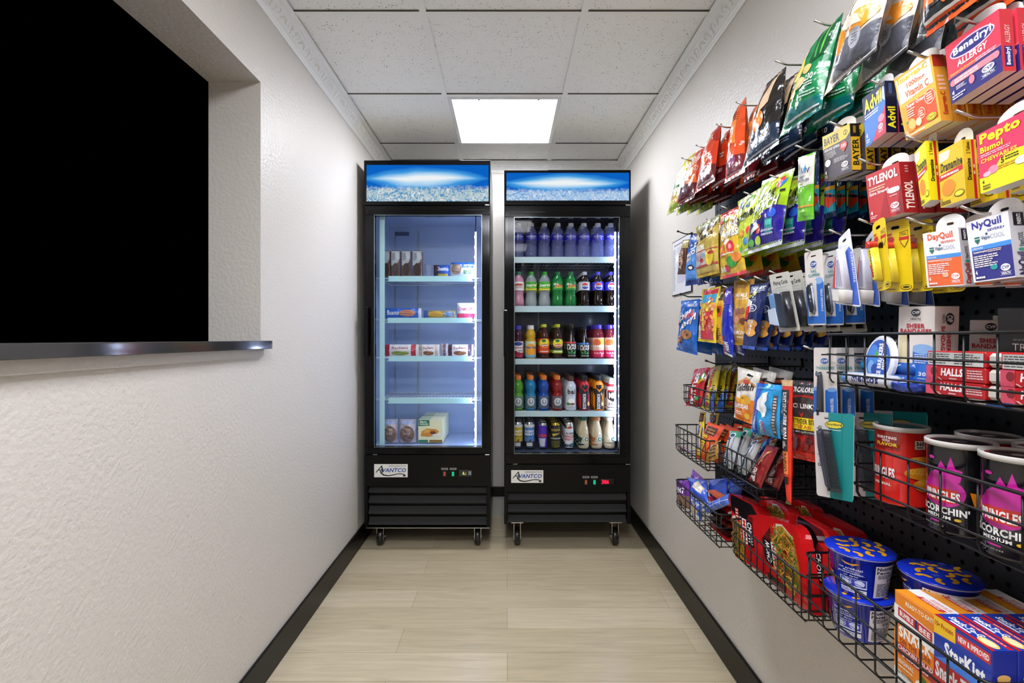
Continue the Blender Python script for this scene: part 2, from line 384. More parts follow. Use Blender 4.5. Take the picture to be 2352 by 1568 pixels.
# ceiling: tiles, T-bars
TB = M('#f0f0ec', 'matte'); mb = MB()
GX, GY = (-.312, .286), (-3.025, -2.425, -1.825, -1.225, -.625, -.025, .575, 1.175, 1.775, 2.373, 2.972)
mb.box((XL-.3, YN-.1, ZC+.006), (XR+.1, YB+.1, ZC+.03), tile_mat())
for x in GX: mb.box((x-.0125, YN, ZC), (x+.0125, YB, ZC+.005), TB)
for y in GY: mb.box((XL, y-.0125, ZC-.0005), (XR, y+.0125, ZC+.0055), TB)
for y in GY: mb.box((XL, y-.0141, ZC+.0008), (XR, y-.0125, ZC+.0062), M('#4a4a48', 'matte'))
mb.build('ceiling', (0, 0, ZC), **ST)
# crown moulding with scroll relief
CM = M('#eeeeea', 'plastic')
def crown(name, p0, p1, out):
    """p0,p1: line where wall meets ceiling; out: unit vector into the room"""
    p0 = np.array(p0, float); p1 = np.array(p1, float); o = np.array(out, float); L = np.linalg.norm(p1-p0); t = (p1-p0)/L
    prof = [(0, -.064), (.006, -.064), (.008, -.058), (.006, -.056), (.010, -.053), (.012, -.047), (.018, -.043), (.030, -.030), (.044, -.014), (.052, -.010), (.056, -.006), (.066, -.004), (.066, .0)]
    mb = MB(); V = []
    for q in (p0, p1):
        for a, b in prof: V.append(q+o*a+np.array((0, 0, b)))
    n = len(prof); mb.add(V, [(i, i+1, n+i+1, n+i) for i in range(n-1)], CM)
    a = np.array(prof[6]); b = np.array(prof[8])
    def S(u, v):       # u along, v 0..1 across the slope
        c = a*(1-v)+b*v; return p0+t*u+o*c[0]+np.array((0, 0, c[1]))+(o*.7+np.array((0, 0, -.7)))*.0006
    k = 0; pit = .078
    while (k+1)*pit < L:
        u0 = (k+.5)*pit; sg = 1 if k % 2 else -1
        pts = []
        for i in range(15):
            th = i/14*4.6; r = .017*(1-i/18); pts.append(S(u0+sg*r*1.25*math.cos(th)+sg*.006, .5+.46*r/.017*math.sin(th)))
        mb.tube(pts, [.0031-.00012*i for i in range(15)], CM, 5)
        mb.tube([S(u0+sg*(.028-.003*i), .12+.15*i+.06*math.sin(i*2)) for i in range(6)], .0025, CM, 5)
        for i in range(3): mb.tube([S(u0-sg*(.018+.007*i), .25+.12*i), S(u0-sg*(.024+.007*i), .75)], [.0024, .0008], CM, 5)
        k += 1
    mb.build(name, tuple((p0+p1)/2), **ST)
crown('trim_1', (XL, YN, ZC), (XL, YB, ZC), (1, 0, 0)); crown('trim_2', (XR, YN, ZC), (XR, YB, ZC), (-1, 0, 0)); crown('trim_3', (XL, YB, ZC), (XR, YB, ZC), (0, -1, 0))
# ceiling panels
def troffer(y0, st, label):
    x0, x1 = GX[0]+.0135, GX[1]-.0135; y0 += .0135; y1 = y0+.571; t = empty('ceiling_light', ((x0+x1)/2, (y0+y1)/2, ZC), label=label, category='ceiling light')
    mb = MB(); W = M('#e8e8e6', 'plastic'); f = .02; z0, z1 = ZC-.003, ZC+.0055
    for a, b in (((x0, y0), (x1, y0+f)), ((x0, y1-f), (x1, y1)), ((x0, y0+f), (x0+f, y1-f)), ((x1-f, y0+f), (x1, y1-f))): mb.box((*a, z0), (*b, z1), W, .0012)
    mb.build('frame', t.location, t)
    mb = MB(); mb.box((x0+f, y0+f, ZC+.001), (x1-f, y1-f, ZC+.004), emit('panel_glow', '#f6f8ff', st)); mb.build('diffuser', t.location, t)
    for x in (x0+.15, x1-.12): mb = MB(); mb.box((x, y0+f-.004, ZC-.0045), (x+.012, y0+f+.004, ZC-.0031), M('#777777')); mb.build('latch', t.location, t)
troffer(GY[9], LAMP_E[0], 'square white ceiling light panel above the two drink coolers')
troffer(GY[5], LAMP_E[1], 'square ceiling light panel over the snack wall near the counter')
troffer(GY[3], LAMP_E[2], 'square ceiling light panel farthest behind, past the snack wall')
# ---------------------------------------------------------------- drink coolers
FY, SY = 2.70, 2.79
def ice_sign(name, seed, green):
    m = bpy.data.materials.new(name); m.use_nodes = True; nt = m.node_tree; nt.nodes.clear(); L = nt.links.new
    tc = N(nt, 'ShaderNodeTexCoord'); sp = N(nt, 'ShaderNodeSeparateXYZ'); L(tc.outputs['Generated'], sp.inputs[0])
    mp = N(nt, 'ShaderNodeMapping'); mp.inputs['Scale'].default_value = (1.6, 1, 2.2); mp.inputs['Location'].default_value = (seed, 0, 0); L(tc.outputs['Generated'], mp.inputs[0])
    n1 = N(nt, 'ShaderNodeTexNoise', Scale=1.3, Detail=2.0); L(mp.outputs[0], n1.inputs[0])
    def mth(op, a, b=None, c=None):
        x = N(nt, 'ShaderNodeMath', operation=op)
        for i, q in enumerate((a, b, c)):
            if q is None: continue
            if isinstance(q, (int, float)): x.inputs[i].default_value = q
            else: L(q, x.inputs[i])
        return x.outputs[0]
    v = sp.outputs['Z']; u = sp.outputs['X']
    cu = mth('ABSOLUTE', mth('SUBTRACT', u, .47)); cv = mth('ABSOLUTE', mth('SUBTRACT', mth('MULTIPLY_ADD', n1.outputs[0], .25, v), .75))
    cl = mth('SUBTRACT', 1.0, mth('ADD', mth('MULTIPLY', cv, 2.7), mth('MULTIPLY', mth('MULTIPLY', cu, cu), 3.2)))
    r = N(nt, 'ShaderNodeValToRGB'); L(cl, r.inputs[0]); e = r.color_ramp.elements
    e[0].position = .0; e[0].color = lin('#0a62c4'); e[1].position = .85; e[1].color = lin('#eef3f6'); x = e.new(.35); x.color = lin('#3f9be0'); x = e.new(.6); x.color = lin('#a9d3f0')
    mp2 = N(nt, 'ShaderNodeMapping'); mp2.inputs['Scale'].default_value = (22, 1, 7); mp2.inputs['Location'].default_value = (seed, 0, 0); L(tc.outputs['Generated'], mp2.inputs[0])
    ns = N(nt, 'ShaderNodeTexNoise', Scale=1.5, Detail=3.0); L(mp2.outputs[0], ns.inputs[0])
    vo = N(nt, 'ShaderNodeTexNoise', Scale=.9, Detail=5.0, Distortion=3.5); L(mp2.outputs[0], vo.inputs[0]); r2 = N(nt, 'ShaderNodeValToRGB'); L(vo.outputs[0], r2.inputs[0]); e = r2.color_ramp.elements
    e[0].position = .3; e[0].color = lin('#4a88d0'); e[1].position = .72; e[1].color = lin('#eaf0f4')
    for p, c in ((.42, '#7fb0de' if not green else '#5f98b4'), (.49, '#b8d0e8'), (.53, '#8ab6e0' if not green else '#a4b8a4'), (.6, '#d4dcea')): x = e.new(p); x.color = lin(c)
    f = mth('MULTIPLY', mth('SUBTRACT', mth('MULTIPLY_ADD', ns.outputs[0], .35, .27), v), 7.0); f = mth('MINIMUM', mth('MAXIMUM', f, 0.0), 1.0)
    mx = N(nt, 'ShaderNodeMixRGB'); L(f, mx.inputs[0]); L(r.outputs[0], mx.inputs[1]); L(r2.outputs[0], mx.inputs[2])
    em = N(nt, 'ShaderNodeEmission', Strength=.5); L(mx.outputs[0], em.inputs[0]); o = N(nt, 'ShaderNodeOutputMaterial'); L(em.outputs[0], o.inputs[0]); return m
GL = shell('cooler_glass', .007, .3, .03)
BLK = M('#060606', 'plastic'); BLG = M('#050506', 'gloss')
for q_ in (BLK, BLG): q_.node_tree.nodes['Principled BSDF'].inputs['Specular IOR Level'].default_value = .22; q_.node_tree.nodes['Principled BSDF'].inputs['Coat Weight'].default_value = 0
LOUV = M('#1c1c1c', 'matte'); CHR = M('#c9c9c6', 'metal')
def cooler(name, label, x0, x1, top, hb, ht, d0, d1, g, zb, louv, shelves, liner, ledx, ledy, sign, lbl, ctrl, disp, handle, led, strip='#b4cfd8'):
    """pixel rows: top, sign (ht..hb), door d0..d1, glass g=(x0,y0,x1,y1), body bottom zb"""
    X = lambda p: PX(p, FY); Z = lambda p, Y=FY: PZ(p, Y)
    xa, xb = X(x0), X(x1); za, zt = Z(zb), Z(top); t = empty(name, ((xa+xb)/2, FY+.25, 0), label=label, category='drink cooler')
    O = tuple(t['org']); YBk = 3.19; gz0, gz1 = Z(g[3]), Z(g[1]); gx0, gx1 = X(g[0]), X(g[2])
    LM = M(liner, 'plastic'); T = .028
    mb = MB()   # cabinet shell: outer black skins and inner liner
    dz0 = Z(d1)
    mb.box((xa, FY+.05, za), (xa+T-.004, YBk, zt), BLK); mb.box((xb-T+.004, FY+.05, za), (xb, YBk, zt), BLK)
    mb.box((xa+T-.004, YBk-.02, za), (xb-T+.004, YBk, zt), BLK); mb.box((xa+T-.004, FY+.05, zt-.02), (xb-T+.004, YBk-.02, zt), BLK)
    mb.box((xa+T-.004, FY+.055, za), (xb-T+.004, YBk-.02, dz0+.002), BLK)
    it = Z(d0)-.012
    mb.box((xa+T-.004, FY+.056, it+.004), (xb-T+.004, YBk-.02, zt-.021), BLK)
    mb.build('cabinet', O, t)
    mb = MB()
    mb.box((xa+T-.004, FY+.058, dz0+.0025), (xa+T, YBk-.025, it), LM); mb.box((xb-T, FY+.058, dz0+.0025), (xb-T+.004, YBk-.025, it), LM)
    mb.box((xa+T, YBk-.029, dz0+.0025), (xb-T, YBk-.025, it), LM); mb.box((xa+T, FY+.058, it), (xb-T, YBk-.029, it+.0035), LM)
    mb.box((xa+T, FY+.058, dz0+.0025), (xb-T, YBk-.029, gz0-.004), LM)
    if led > 2:
        cxm = (xa+xb)/2; GR = M('#3a4658', 'plastic')
        for i in range(14):
            a = math.pi*i/13; mb.tube([(cxm+.012+.02*math.cos(a), FY+.13+.02*math.sin(a), it-.004), (cxm+.012+.085*math.cos(a), FY+.13+.085*math.sin(a), it-.004)], .002, GR, 4)
        mb.box((xa+.07, YBk-.034, it-.06), (xa+.16, YBk-.0295, it-.035), M('#4a5872'))
    mb.build('liner', O, t)
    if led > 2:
        mb = MB(); mb.box((gx0+.016, FY+.0585, gz0-.002), (gx0+.045, FY+.062, it-.001), M('#b4e4f0', 'plastic')); mb.build('jamb', O, t, label='inner door jamb with cyan LED light painted in')  # LED-lit cyan of the inner side wall put into this strip's colour
    # header sign
    mb = MB(); hz0, hz1 = Z(hb), Z(ht); f0 = .002
    mb.box((xa, FY+.001, hz1), (xb, FY+.049, zt), BLG, .001); mb.box((xa, FY+.001, Z(d0)+.004), (xb, FY+.049, hz0), BLG, .001)
    mb.box((xa, FY+.001, hz0), (xa+.013, FY+.049, hz1), BLG); mb.box((xb-.009, FY+.001, hz0), (xb, FY+.049, hz1), BLG)
    hd = mb.build('header', O, t)
    mb = MB(); mb.box((xa+.013, FY+.006, hz0), (xb-.009, FY+.04, hz1), ice_sign('ice_picture', *sign)); mb.build('sign_panel', O, hd, label='backlit picture of blue sky over ice')
    # door
    dt, db = Z(d0), Z(d1); mb = MB()
    mb.box((xa+.004, FY, gz1), (xb-.002, FY+.046, dt), BLG, .002); mb.box((xa+.004, FY, db), (xb-.002, FY+.046, gz0), BLG, .002)
    mb.box((xa+.004, FY, gz0), (gx0, FY+.046, gz1), BLG, .002); mb.box((gx1, FY, gz0), (xb-.002, FY+.046, gz1), BLG, .002)
    for i in range(3):
        k = .010+.009*i
        mb.box((xa+.004+k, FY-.0016, gz1+k*.9), (xb-.002-k, FY, gz1+k*.9+.003), BLG, .0006); mb.box((xa+.004+k, FY-.0016, gz0-k*.9-.003), (xb-.002-k, FY, gz0-k*.9), BLG, .0006)
        mb.box((gx0-k-.003, FY-.0016, gz0-.02), (gx0-k, FY, gz1+.02), BLG, .0006); mb.box((gx1+k, FY-.0016, gz0-.02), (gx1+k+.003, FY, gz1+.02), BLG, .0006)
    door = mb.build('door', O, t)
    mb = MB(); e = .0022; AL = M('#9aa6ac', 'metal')
    for a, b in (((gx0, FY+.002, gz0), (gx1, FY+.008, gz0+e)), ((gx0, FY+.002, gz1-e), (gx1, FY+.008, gz1)), ((gx0, FY+.002, gz0+e), (gx0+e, FY+.008, gz1-e)), ((gx1-e, FY+.002, gz0+e), (gx1, FY+.008, gz1-e))): mb.box(a, b, AL)
    mb.build('glass_trim', O, door, label='thin silver edge around the glass')
    mb = MB(); mb.add([(gx0+e, FY+.012, gz0+e), (gx1-e, FY+.012, gz0+e), (gx1-e, FY+.012, gz1-e), (gx0+e, FY+.012, gz1-e)], [(0, 1, 2, 3)], GL); mb.build('glass', O, door)
    mb = MB(); hx, h0, h1 = handle; hx = X(hx)
    mb.box((hx-.02, FY-.035, Z(h1)), (hx+.004, FY-.018, Z(h0)), BLG, .005); mb.box((hx-.012, FY-.018, Z(h1)+.01), (hx-.002, FY-.0005, Z(h1)+.04), BLG); mb.box((hx-.012, FY-.018, Z(h0)-.04), (hx-.002, FY-.0005, Z(h0)-.01), BLG)
    mb.build('handle', O, door)
    for a, b in (((xb-.03, FY-.004, Z(d0)), (xb-.004, FY+.04, Z(d0)+.005)), ((xb-.03, FY-.004, Z(d1)-.004), (xb-.004, FY+.04, Z(d1)-.0002))): mb = MB(); mb.box(a, b, CHR, .001); mb.build('hinge', O, t, label='small steel hinge plate')
    mb = MB(); mb.box((xa+.05, FY+.001, Z(d1)-.003), (xa+.075, FY+.01, Z(d1)-.0005), CHR); mb.build('door_stop', O, t)
    # control panel
    pz0, pz1 = Z(louv[0][0])-.001, Z(d1)-.004; mb = MB(); mb.box((xa, FY+.006, pz0), (xb, FY+.05, pz1), BLK, .002)
    mb.box((xa, FY+.008, za), (xa+.018, FY+.05, pz0), BLK); mb.box((xb-.018, FY+.008, za), (xb, FY+.05, pz0), BLK); mb.box((xa+.018, FY+.045, za), (xb-.018, FY+.05, pz0), BLK)
    cp = mb.build('control_panel', O, t)
    a0, b0, a1, b1 = [X(q) if i % 2 == 0 else Z(q) for i, q in enumerate(lbl)]   # logo plate (px x0,y0,x1,y1)
    mb = MB(); mb.box((a0, FY+.0035, b1), (a1, FY+.0058, b0), M('#e9e9e6'))
    W, H = a1-a0, b0-b1; F = lambda u, v, o: np.stack([a0+u*W, FY+.0035-o+0*u, b1+v*H], 1)
    sw = [(.2, .72), (.24, .42), (.3, .25), (.42, .18), (.56, .24), (.7, .31), (.82, .30), (.9, .24), (.95, .14), (.93, .07), (.87, .07), (.86, .14), (.88, .19), (.8, .235), (.7, .25), (.57, .17), (.42, .1), (.27, .17), (.19, .38), (.155, .7)]
    put_art(mb, F, [('t', '#0d0d10', 'A', .035, .36, .265, .9, {'shear': .35, 'bold': .0}), ('p', '#0d0d10', sw[:0]+[(.2, .5), (.235, .34), (.29, .22), (.42, .15), (.56, .21), (.7, .29), (.82, .29), (.9, .24), (.95, .15), (.93, .06), (.86, .06), (.86, .13), (.88, .19), (.8, .225), (.7, .23), (.57, .14), (.42, .07), (.27, .13), (.19, .3), (.17, .5)]),
        ('t', '#1d4fa3', 'VANTCO', .245, .38, .955, .70, {'shear': .22, 'bold': .03}), ('t', '#55555a', 'REFRIGERATION', .43, .79, .96, .92, {'shear': .2, 'bold': .0})], W, H, fin='card')
    mb.build('logo_plate', O, cp, label='white plate with blue and black maker lettering')
    cx0, cy0 = ctrl
    for i, (c, on) in enumerate((('#b4543c', 0), ('#12a070', 1))):
        q = X(cx0+i*19.5); z = Z(cy0); mb = MB(); mb.box((q-.009, FY+.0005, z-.015), (q+.009, FY+.0058, z+.015), M('#101010')); mb.box((q-.006, FY-.002, z-.012), (q+.006, FY+.0004, z+.012), M(c, 'gloss') if not on else emit('green_lamp', '#14b884', .6), .0008)
        mb.box((q-.019, FY+.0045, z+.021), (q+.019, FY+.0058, z+.033), M('#8d8d8a'))
        F2 = lambda u, v, o, q=q, z=z: np.stack([q-.019+u*.038, FY+.0045-o+0*u, z+.021+v*.012], 1)
        put_art(mb, F2, [('l', '#222222', .1, .2, .95, .9, 2)], .038, .012)
        mb.build('rocker_switch', O, cp, label=('green lit' if on else 'dull red')+' rocker switch')
    q0, q1, z0, z1 = X(disp[0]), X(disp[2]), Z(disp[3]), Z(disp[1]); mb = MB(); mb.box((q0, FY+.002, z0), (q1, FY+.0058, z1), M('#16181a', 'gloss'), .001)
    W2, H2 = q1-q0, z1-z0; F3 = lambda u, v, o: np.stack([q0+u*W2, FY+.002-o+0*u, z0+v*H2], 1)
    V, TT = textmesh(disp[4], .02, 0); a, b, c, d_ = disp[6]; V = np.stack([a+V[:, 0]*(c-a), b+V[:, 1]*(d_-b)], 1); mb.add(F3(V[:, 0], V[:, 1], .0004), TT, emit('digits', disp[5], 2.2 if disp[5] == '#ff1030' else .8))
    if disp[5] != '#ff1030': put_art(mb, F3, [('r', '#a9bcc4', .74, .28, .82, .48), ('r', '#a9bcc4', .85, .28, .93, .48), ('r', '#a9bcc4', .74, .56, .82, .76), ('r', '#a9bcc4', .85, .56, .93, .76)], W2, H2)
    mb.build('temperature_display', O, cp)
    # louvred grille: each bent blade a part
    for l0, l1 in louv:
        za_, zb_ = Z(l1), Z(l0); mb = MB(); xi0, xi1 = xa+.022, xb-.022
        mb.add([(xi0, FY+.036, zb_), (xi1, FY+.036, zb_), (xi1, FY+.012, za_), (xi0, FY+.012, za_), (xi0, FY+.038, zb_), (xi1, FY+.038, zb_), (xi1, FY+.014, za_-.003), (xi0, FY+.014, za_-.003)],
               [(0, 3, 2, 1), (4, 5, 6, 7), (3, 7, 6, 2), (0, 1, 5, 4), (0, 4, 7, 3), (1, 2, 6, 5)], LOUV)
        mb.build('louver', O, t)
    if zb > 1208: mb = MB(); mb.box((xa+.01, FY+.004, za-.004), (xb-.005, FY+.05, za-.0002), CHR); mb.build('bottom_rail', O, t, label='thin steel rail')
    # casters
    for cx_ in (xa+.075, xb-.075):
        for cy_ in (FY+.085, YBk-.07):
            mb = MB(); R = .05; z1 = za-.0045
            mb.box((cx_-.035, cy_-.04, z1-.006), (cx_+.035, cy_+.04, z1), CHR); mb.box((cx_-.02, cy_-.026, R-.012), (cx_-.017, cy_+.026, z1-.006), CHR); mb.box((cx_+.017, cy_-.026, R-.012), (cx_+.02, cy_+.026, z1-.006), CHR)
            mb.tube([(cx_-.026, cy_, R), (cx_+.026, cy_, R)], .006, CHR, 8)
            ca = mb.build('caster', (cx_, cy_, 0), t)
            mb = MB(); mb.tube([(cx_-.0155, cy_, R), (cx_-.011, cy_, R), (cx_+.011, cy_, R), (cx_+.0155, cy_, R)], [R-.005, R, R, R-.005], M('#0c0c0c', 'plastic'), 24)
            mb.build('wheel', (cx_, cy_, 0), ca)
    # shelves
    sx0, sx1 = xa+T+.001, xb-T-.001
    for y0, y1, a, b in shelves:
        z1, z0 = PZ(y0, SY), PZ(y1, SY); mb = MB(); A, B = PX(a, SY), PX(b, SY)
        mb.box((A, SY, z0), (B, SY+.003, z1+.001), M(strip, 'plastic'), .001); mb.box((A-.012, SY-.0005, z0-.001), (B+.012, SY+.004, z0+.003), M(strip, 'plastic'))
        sh = mb.build('price_rail', O, None) if False else None
        sm = MB(); WR = M('#dfe8ea', 'plastic')
        zz = z1-.008
        sm.tube([(sx0+.012, SY+.006, zz-.004), (sx1-.012, SY+.006, zz-.004), (sx1-.012, YBk-.035, zz-.004), (sx0+.012, YBk-.035, zz-.004)], .003, WR, 6, True)
        k = int((sx1-sx0-.03)/.02)
        for i in range(k+1):
            x = sx0+.016+(sx1-sx0-.032)*i/k; sm.tube([(x, SY+.006, zz), (x, YBk-.035, zz)], .0014, WR, 4)
        for yy in (SY+.12, SY+.25): sm.tube([(sx0+.012, yy, zz-.005), (sx1-.012, yy, zz-.005)], .002, WR, 4)
        s_ = sm.build('wire_shelf', O, t); mb.build('price_rail', O, s_, label='pale plastic front strip')
    # side pilaster strip, LED strip
    mb = MB()
    for xx in (sx0+.004, sx1-.004): mb.box((xx-.003, SY-.005, gz0+.01), (xx+.003, SY+.002, it-.03), M('#b9c4c8', 'metal'))
    mb.box((sx0+.04, YBk-.034, gz0+.01), (sx0+.046, YBk-.0305, it-.03), M('#8fa0aa', 'plastic')); mb.box((sx0+.19, YBk-.034, gz0+.01), (sx0+.2, YBk-.0305, it-.03), M('#8fa0aa', 'plastic'))
    mb.build('shelf_standard', O, t)
    lx = PX(ledx, FY+.065); l0, l1 = PZ(ledy[1], FY+.065), PZ(ledy[0], FY+.065)
    mb = MB(); mb.box((lx-.004, FY+.066, l0), (lx+.006, FY+.072, l1), emit('strip_diffuser', '#d4e0ff', 1.6))
    mb.tube([(lx, FY+.068, l1), (lx+.002, FY+.068, l1+.05), (lx+.001, FY+.068, it-.006)], .003, M('#101014'), 6); ls = mb.build('light_strip', O, t)
    n = 21; E = emit('led_chip', '#c6d5ff', led*75); z = l0+(l1-l0)*.5/n; mb = MB(); mb.box((lx-.0060, FY+.0655, z-.005), (lx-.0005, FY+.0725, z+.005), E)
    c0 = mb.build('led', O, ls, label='bright cool white light chip')
    for i in range(1, n): c1 = c0.copy(); COL.objects.link(c1); c1.parent = ls; c1.location = c0.location+Vector((0, 0, (l1-l0)*i/n))
    return t
cooler('drink_cooler', 'tall black glass-door cooler on casters, nearly empty, against the left wall', 836, 1126, 368, 462, 378, 472, 1043, (859, 493, 1107, 1027), 1212,
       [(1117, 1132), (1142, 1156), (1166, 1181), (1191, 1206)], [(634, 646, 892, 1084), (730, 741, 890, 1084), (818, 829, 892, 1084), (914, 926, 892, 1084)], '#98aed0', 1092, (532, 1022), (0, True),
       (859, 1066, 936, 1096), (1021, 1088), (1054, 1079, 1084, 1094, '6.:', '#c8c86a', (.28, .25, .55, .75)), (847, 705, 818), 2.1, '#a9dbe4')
cooler('drink_cooler', 'tall black glass-door cooler on casters packed with bottled drinks, by the right wall', 1158, 1449, 390, 460, 396, 472, 1065, (1181, 498, 1423, 1042), 1204,
       [(1131, 1149), (1162, 1176), (1187, 1200)], [(590, 603, 1182, 1410), (703, 716, 1182, 1411), (824, 836, 1183, 1412), (944, 956, 1183, 1411)], '#39465c', 1413, (532, 1012), (3.3, False),
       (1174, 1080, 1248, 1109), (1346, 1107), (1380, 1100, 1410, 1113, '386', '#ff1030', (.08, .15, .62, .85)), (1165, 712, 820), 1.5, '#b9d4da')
# ---------------------------------------------------------------- bottles and cans
def R_(a, b, n=6): return [(a[0]+(b[0]-a[0])*(1-math.cos(math.pi*i/n))/2, a[1]+(b[1]-a[1])*i/n) for i in range(n+1)]
SHAPES = {   # (radius fraction, height fraction)
 'water': [(.8, 0), (.97, .03), (1, .08), (.93, .13), (.99, .18), (.93, .24), (.99, .30), (.86, .38), (.9, .46), (.99, .52), (1, .66), (.97, .72), (.8, .80), (.5, .88), (.42, .90), (.42, .925)],
 'soda': [(.72, 0), (.95, .03), (1, .10), (.98, .2), (.86, .32), (.88, .4), (.97, .46), (.98, .7), (.9, .78), (.62, .86), (.4, .91), (.4, .925)],
 'juice': [(.85, 0), (1, .03), (1, .12), (.97, .14), (.97, .52), (1, .55), (.8, .6), (.97, .66), (.9, .78), (.6, .86), (.55, .88), (.55, .9)],
 'sport': [(.9, 0), (1, .03), (1, .40), (.97, .45), (.8, .50), (.84, .55), (.99, .62), (.98, .72), (.82, .80), (.56, .86), (.5, .88), (.5, .9)],
 'tea': [(.9, 0), (1, .03), (1, .18), (.97, .2), (.97, .55), (1, .58), (.97, .68), (.7, .80), (.42, .88), (.4, .93)],
 'snap': [(.9, 0), (1, .03), (1, .5), (.98, .66), (.84, .78), (.6, .87), (.56, .9)],
 'leaf': [(.95, 0), (1, .02), (.98, .4), (.86, .5), (.6, .66), (.42, .8), (.4, .92)],
 'frapp': [(.9, 0), (1, .03), (1, .45), (.9, .6), (.66, .74), (.55, .84), (.6, .86), (.62, .9)],
 'armor': [(.92, 0), (1, .03), (.94, .3), (.97, .55), (1, .68), (.9, .76), (.55, .85), (.5, .88)],
 'can': [(.78, 0), (.95, .03), (1, .06), (1, .90), (.86, .965), (.84, .98), (.8, .985), (.8, 1.0)],
}
LIQ = {}
def liquid(c, alpha, rough=.08):
    k = (c, alpha)
    if k not in LIQ: LIQ[k] = clear('drink_'+c.strip('#'), c, alpha, rough)
    return LIQ[k]
def bottle(kind, x, y, z, R, H, liq, cap, lab, lz, items, label, group, alpha=.75, capf=.1, cat='bottle'):
    pr = SHAPES[kind]; rr = [(r*R, h*H) for r, h in pr]; can = kind == 'can'
    mb = MB(); mb.lathe(rr, (x, y, z), M(liq, 'metal' if can else 'gloss') if alpha >= 1 else liquid(liq, alpha), 20)
    o = mb.build('drink_can' if can else 'drink_bottle', (x, y, z), label=label, category='can' if can else cat, group=group)
    if cap:
        mb = MB(); a = pr[-1][1]*H-.004; cr = pr[-1][0]*R*1.13; mb.lathe([(cr, a), (cr, H-.002), (cr*.9, H)], (x, y, z), M(cap, 'plastic'), 18, False); mb.build('cap', (x, y, z), o)
    if lab:
        z0, z1 = lz[0]*H, lz[1]*H
        def rad(h): return np.interp(h, [p[1] for p in rr], [p[0] for p in rr])
        hs = np.linspace(z0, z1, 5); off = max(rad(h) for h in hs) if kind not in ('frapp', 'armor', 'can', 'leaf') else None
        rf = (lambda h: off+.0005) if off else (lambda h: rad(h)+.0005)
        mb = MB(); mb.lathe([(rf(h), h) for h in hs], (x, y, z), M(lab, 'plastic'), 24, True, False, False)
        def F(u, v, o_):
            a = -math.pi/2+(u-.5)*math.pi*.95; h = z0+v*(z1-z0); r = np.array([rf(q) for q in np.atleast_1d(h)])+o_
            return np.stack([x+r*np.cos(a), y+r*np.sin(a), z+h], 1)
        put_art(mb, F, items, math.pi*R, z1-z0, d=.007, fin='plastic', base=.0004, step=.00012)
        mb.build('wrap_label', (x, y, z), o)
    return o
POS = ['far left', 'second from left', 'third from left', 'fourth from left', 'fourth from right', 'third from right', 'second from right', 'far right']
def shelf_row(yb, Hs, specs, nb, rowname, xs, step=.072, group=None):
    z = PZ(yb, SY)+.0004 if yb < 1000 else PZ(yb, FY)+.0006
    for i, (sp, px) in enumerate(zip(specs, xs)):
        kind, liq, cap, lab, lz, items, desc, R, H, al = sp; Y = SY+.045
        if len(specs[i]) > 10: pass
        what = 'can' if kind == 'can' else 'bottle'
        base = '%s %s, %s of the %s' % (desc, what, POS[i], rowname)
        o = bottle(kind, PX(px, Y), Y, z, R, H, liq, cap, lab, lz, items, base+' row', group or 'drinks in the '+rowname+' row', al)
        k = nb[i] if isinstance(nb, (list, tuple)) else nb
        for j in range(1, k+1): dup(o, random.uniform(-.002, .002), step*j, 0, '%s %s, %s back, %s of %s row' % (' '.join(desc.split()[:5]), what, ORD[j], POS[i], rowname))
XS1 = [1190, 1220, 1250, 1281, 1311, 1341, 1373, 1403]
aq = [('r', '#2a2ab0', 0, .1, 1, .9), ('t', '#dfe4f4', 'AQUAFINA', .2, .45, .82, .7, {'bold': .03}), ('r', '#c8d0f0', .3, .28, .7, .33)]
wat = ('water', '#98a4ec', '#dfe6ee', '#3a3ab8', (.5, .67), aq, 'clear water bottle with blue label', .035, .206, .2)
shelf_row(590, 0, [wat]*8, 3, 'top', XS1, group='water bottles on the top shelf')
star = [('r', '#3cae2c', 0, .62, 1, 1), ('r', '#e8e23a', 0, 0, 1, .25), ('p', '#e8d73a', [(.6, .5), (.9, .95), (1, .5)]), ('t', '#ffffff', 'Starry', .14, .32, .86, .72, {'out': '#10241a', 'skew': .12, 'bold': .03}), ('l', '#10241a', .3, .12, .7, .24, 1)]
dew = [('p', '#8fd23c', [(.2, .2), (.5, .8), (.85, .25)]), ('t', '#f2f2ee', 'Mtn', .2, .6, .5, .85, {'shear': .3}), ('t', '#d8262c', 'DEW', .3, .3, .8, .68, {'shear': .3, 'out': '#f2f2ee', 'bold': .05})]
def pep(bg): return [('e', '#f2f4f8', .5, .48, .24, .42), ('p', '#d22630', ring(.5, .5, .21, .36, 14, 0, math.pi)), ('p', '#2036b0', ring(.5, .46, .21, .34, 14, math.pi, 2*math.pi)), ('r', '#f2f4f8', .3, .38, .7, .6), ('t', '#15151a', 'PEPSI', .32, .4, .68, .57, {'bold': .05})]
gua = [('r', '#f1efec', 0, 0, 1, 1), ('t', '#c23f3a', 'GOYA', .3, .55, .75, .8, {'bold': .05}), ('e', '#3fa04e', .2, .55, .1, .2), ('l', '#b03848', .3, .2, .8, .5, 2)]
gua[1] = ('e', '#c23f3a', .52, .66, .25, .14)
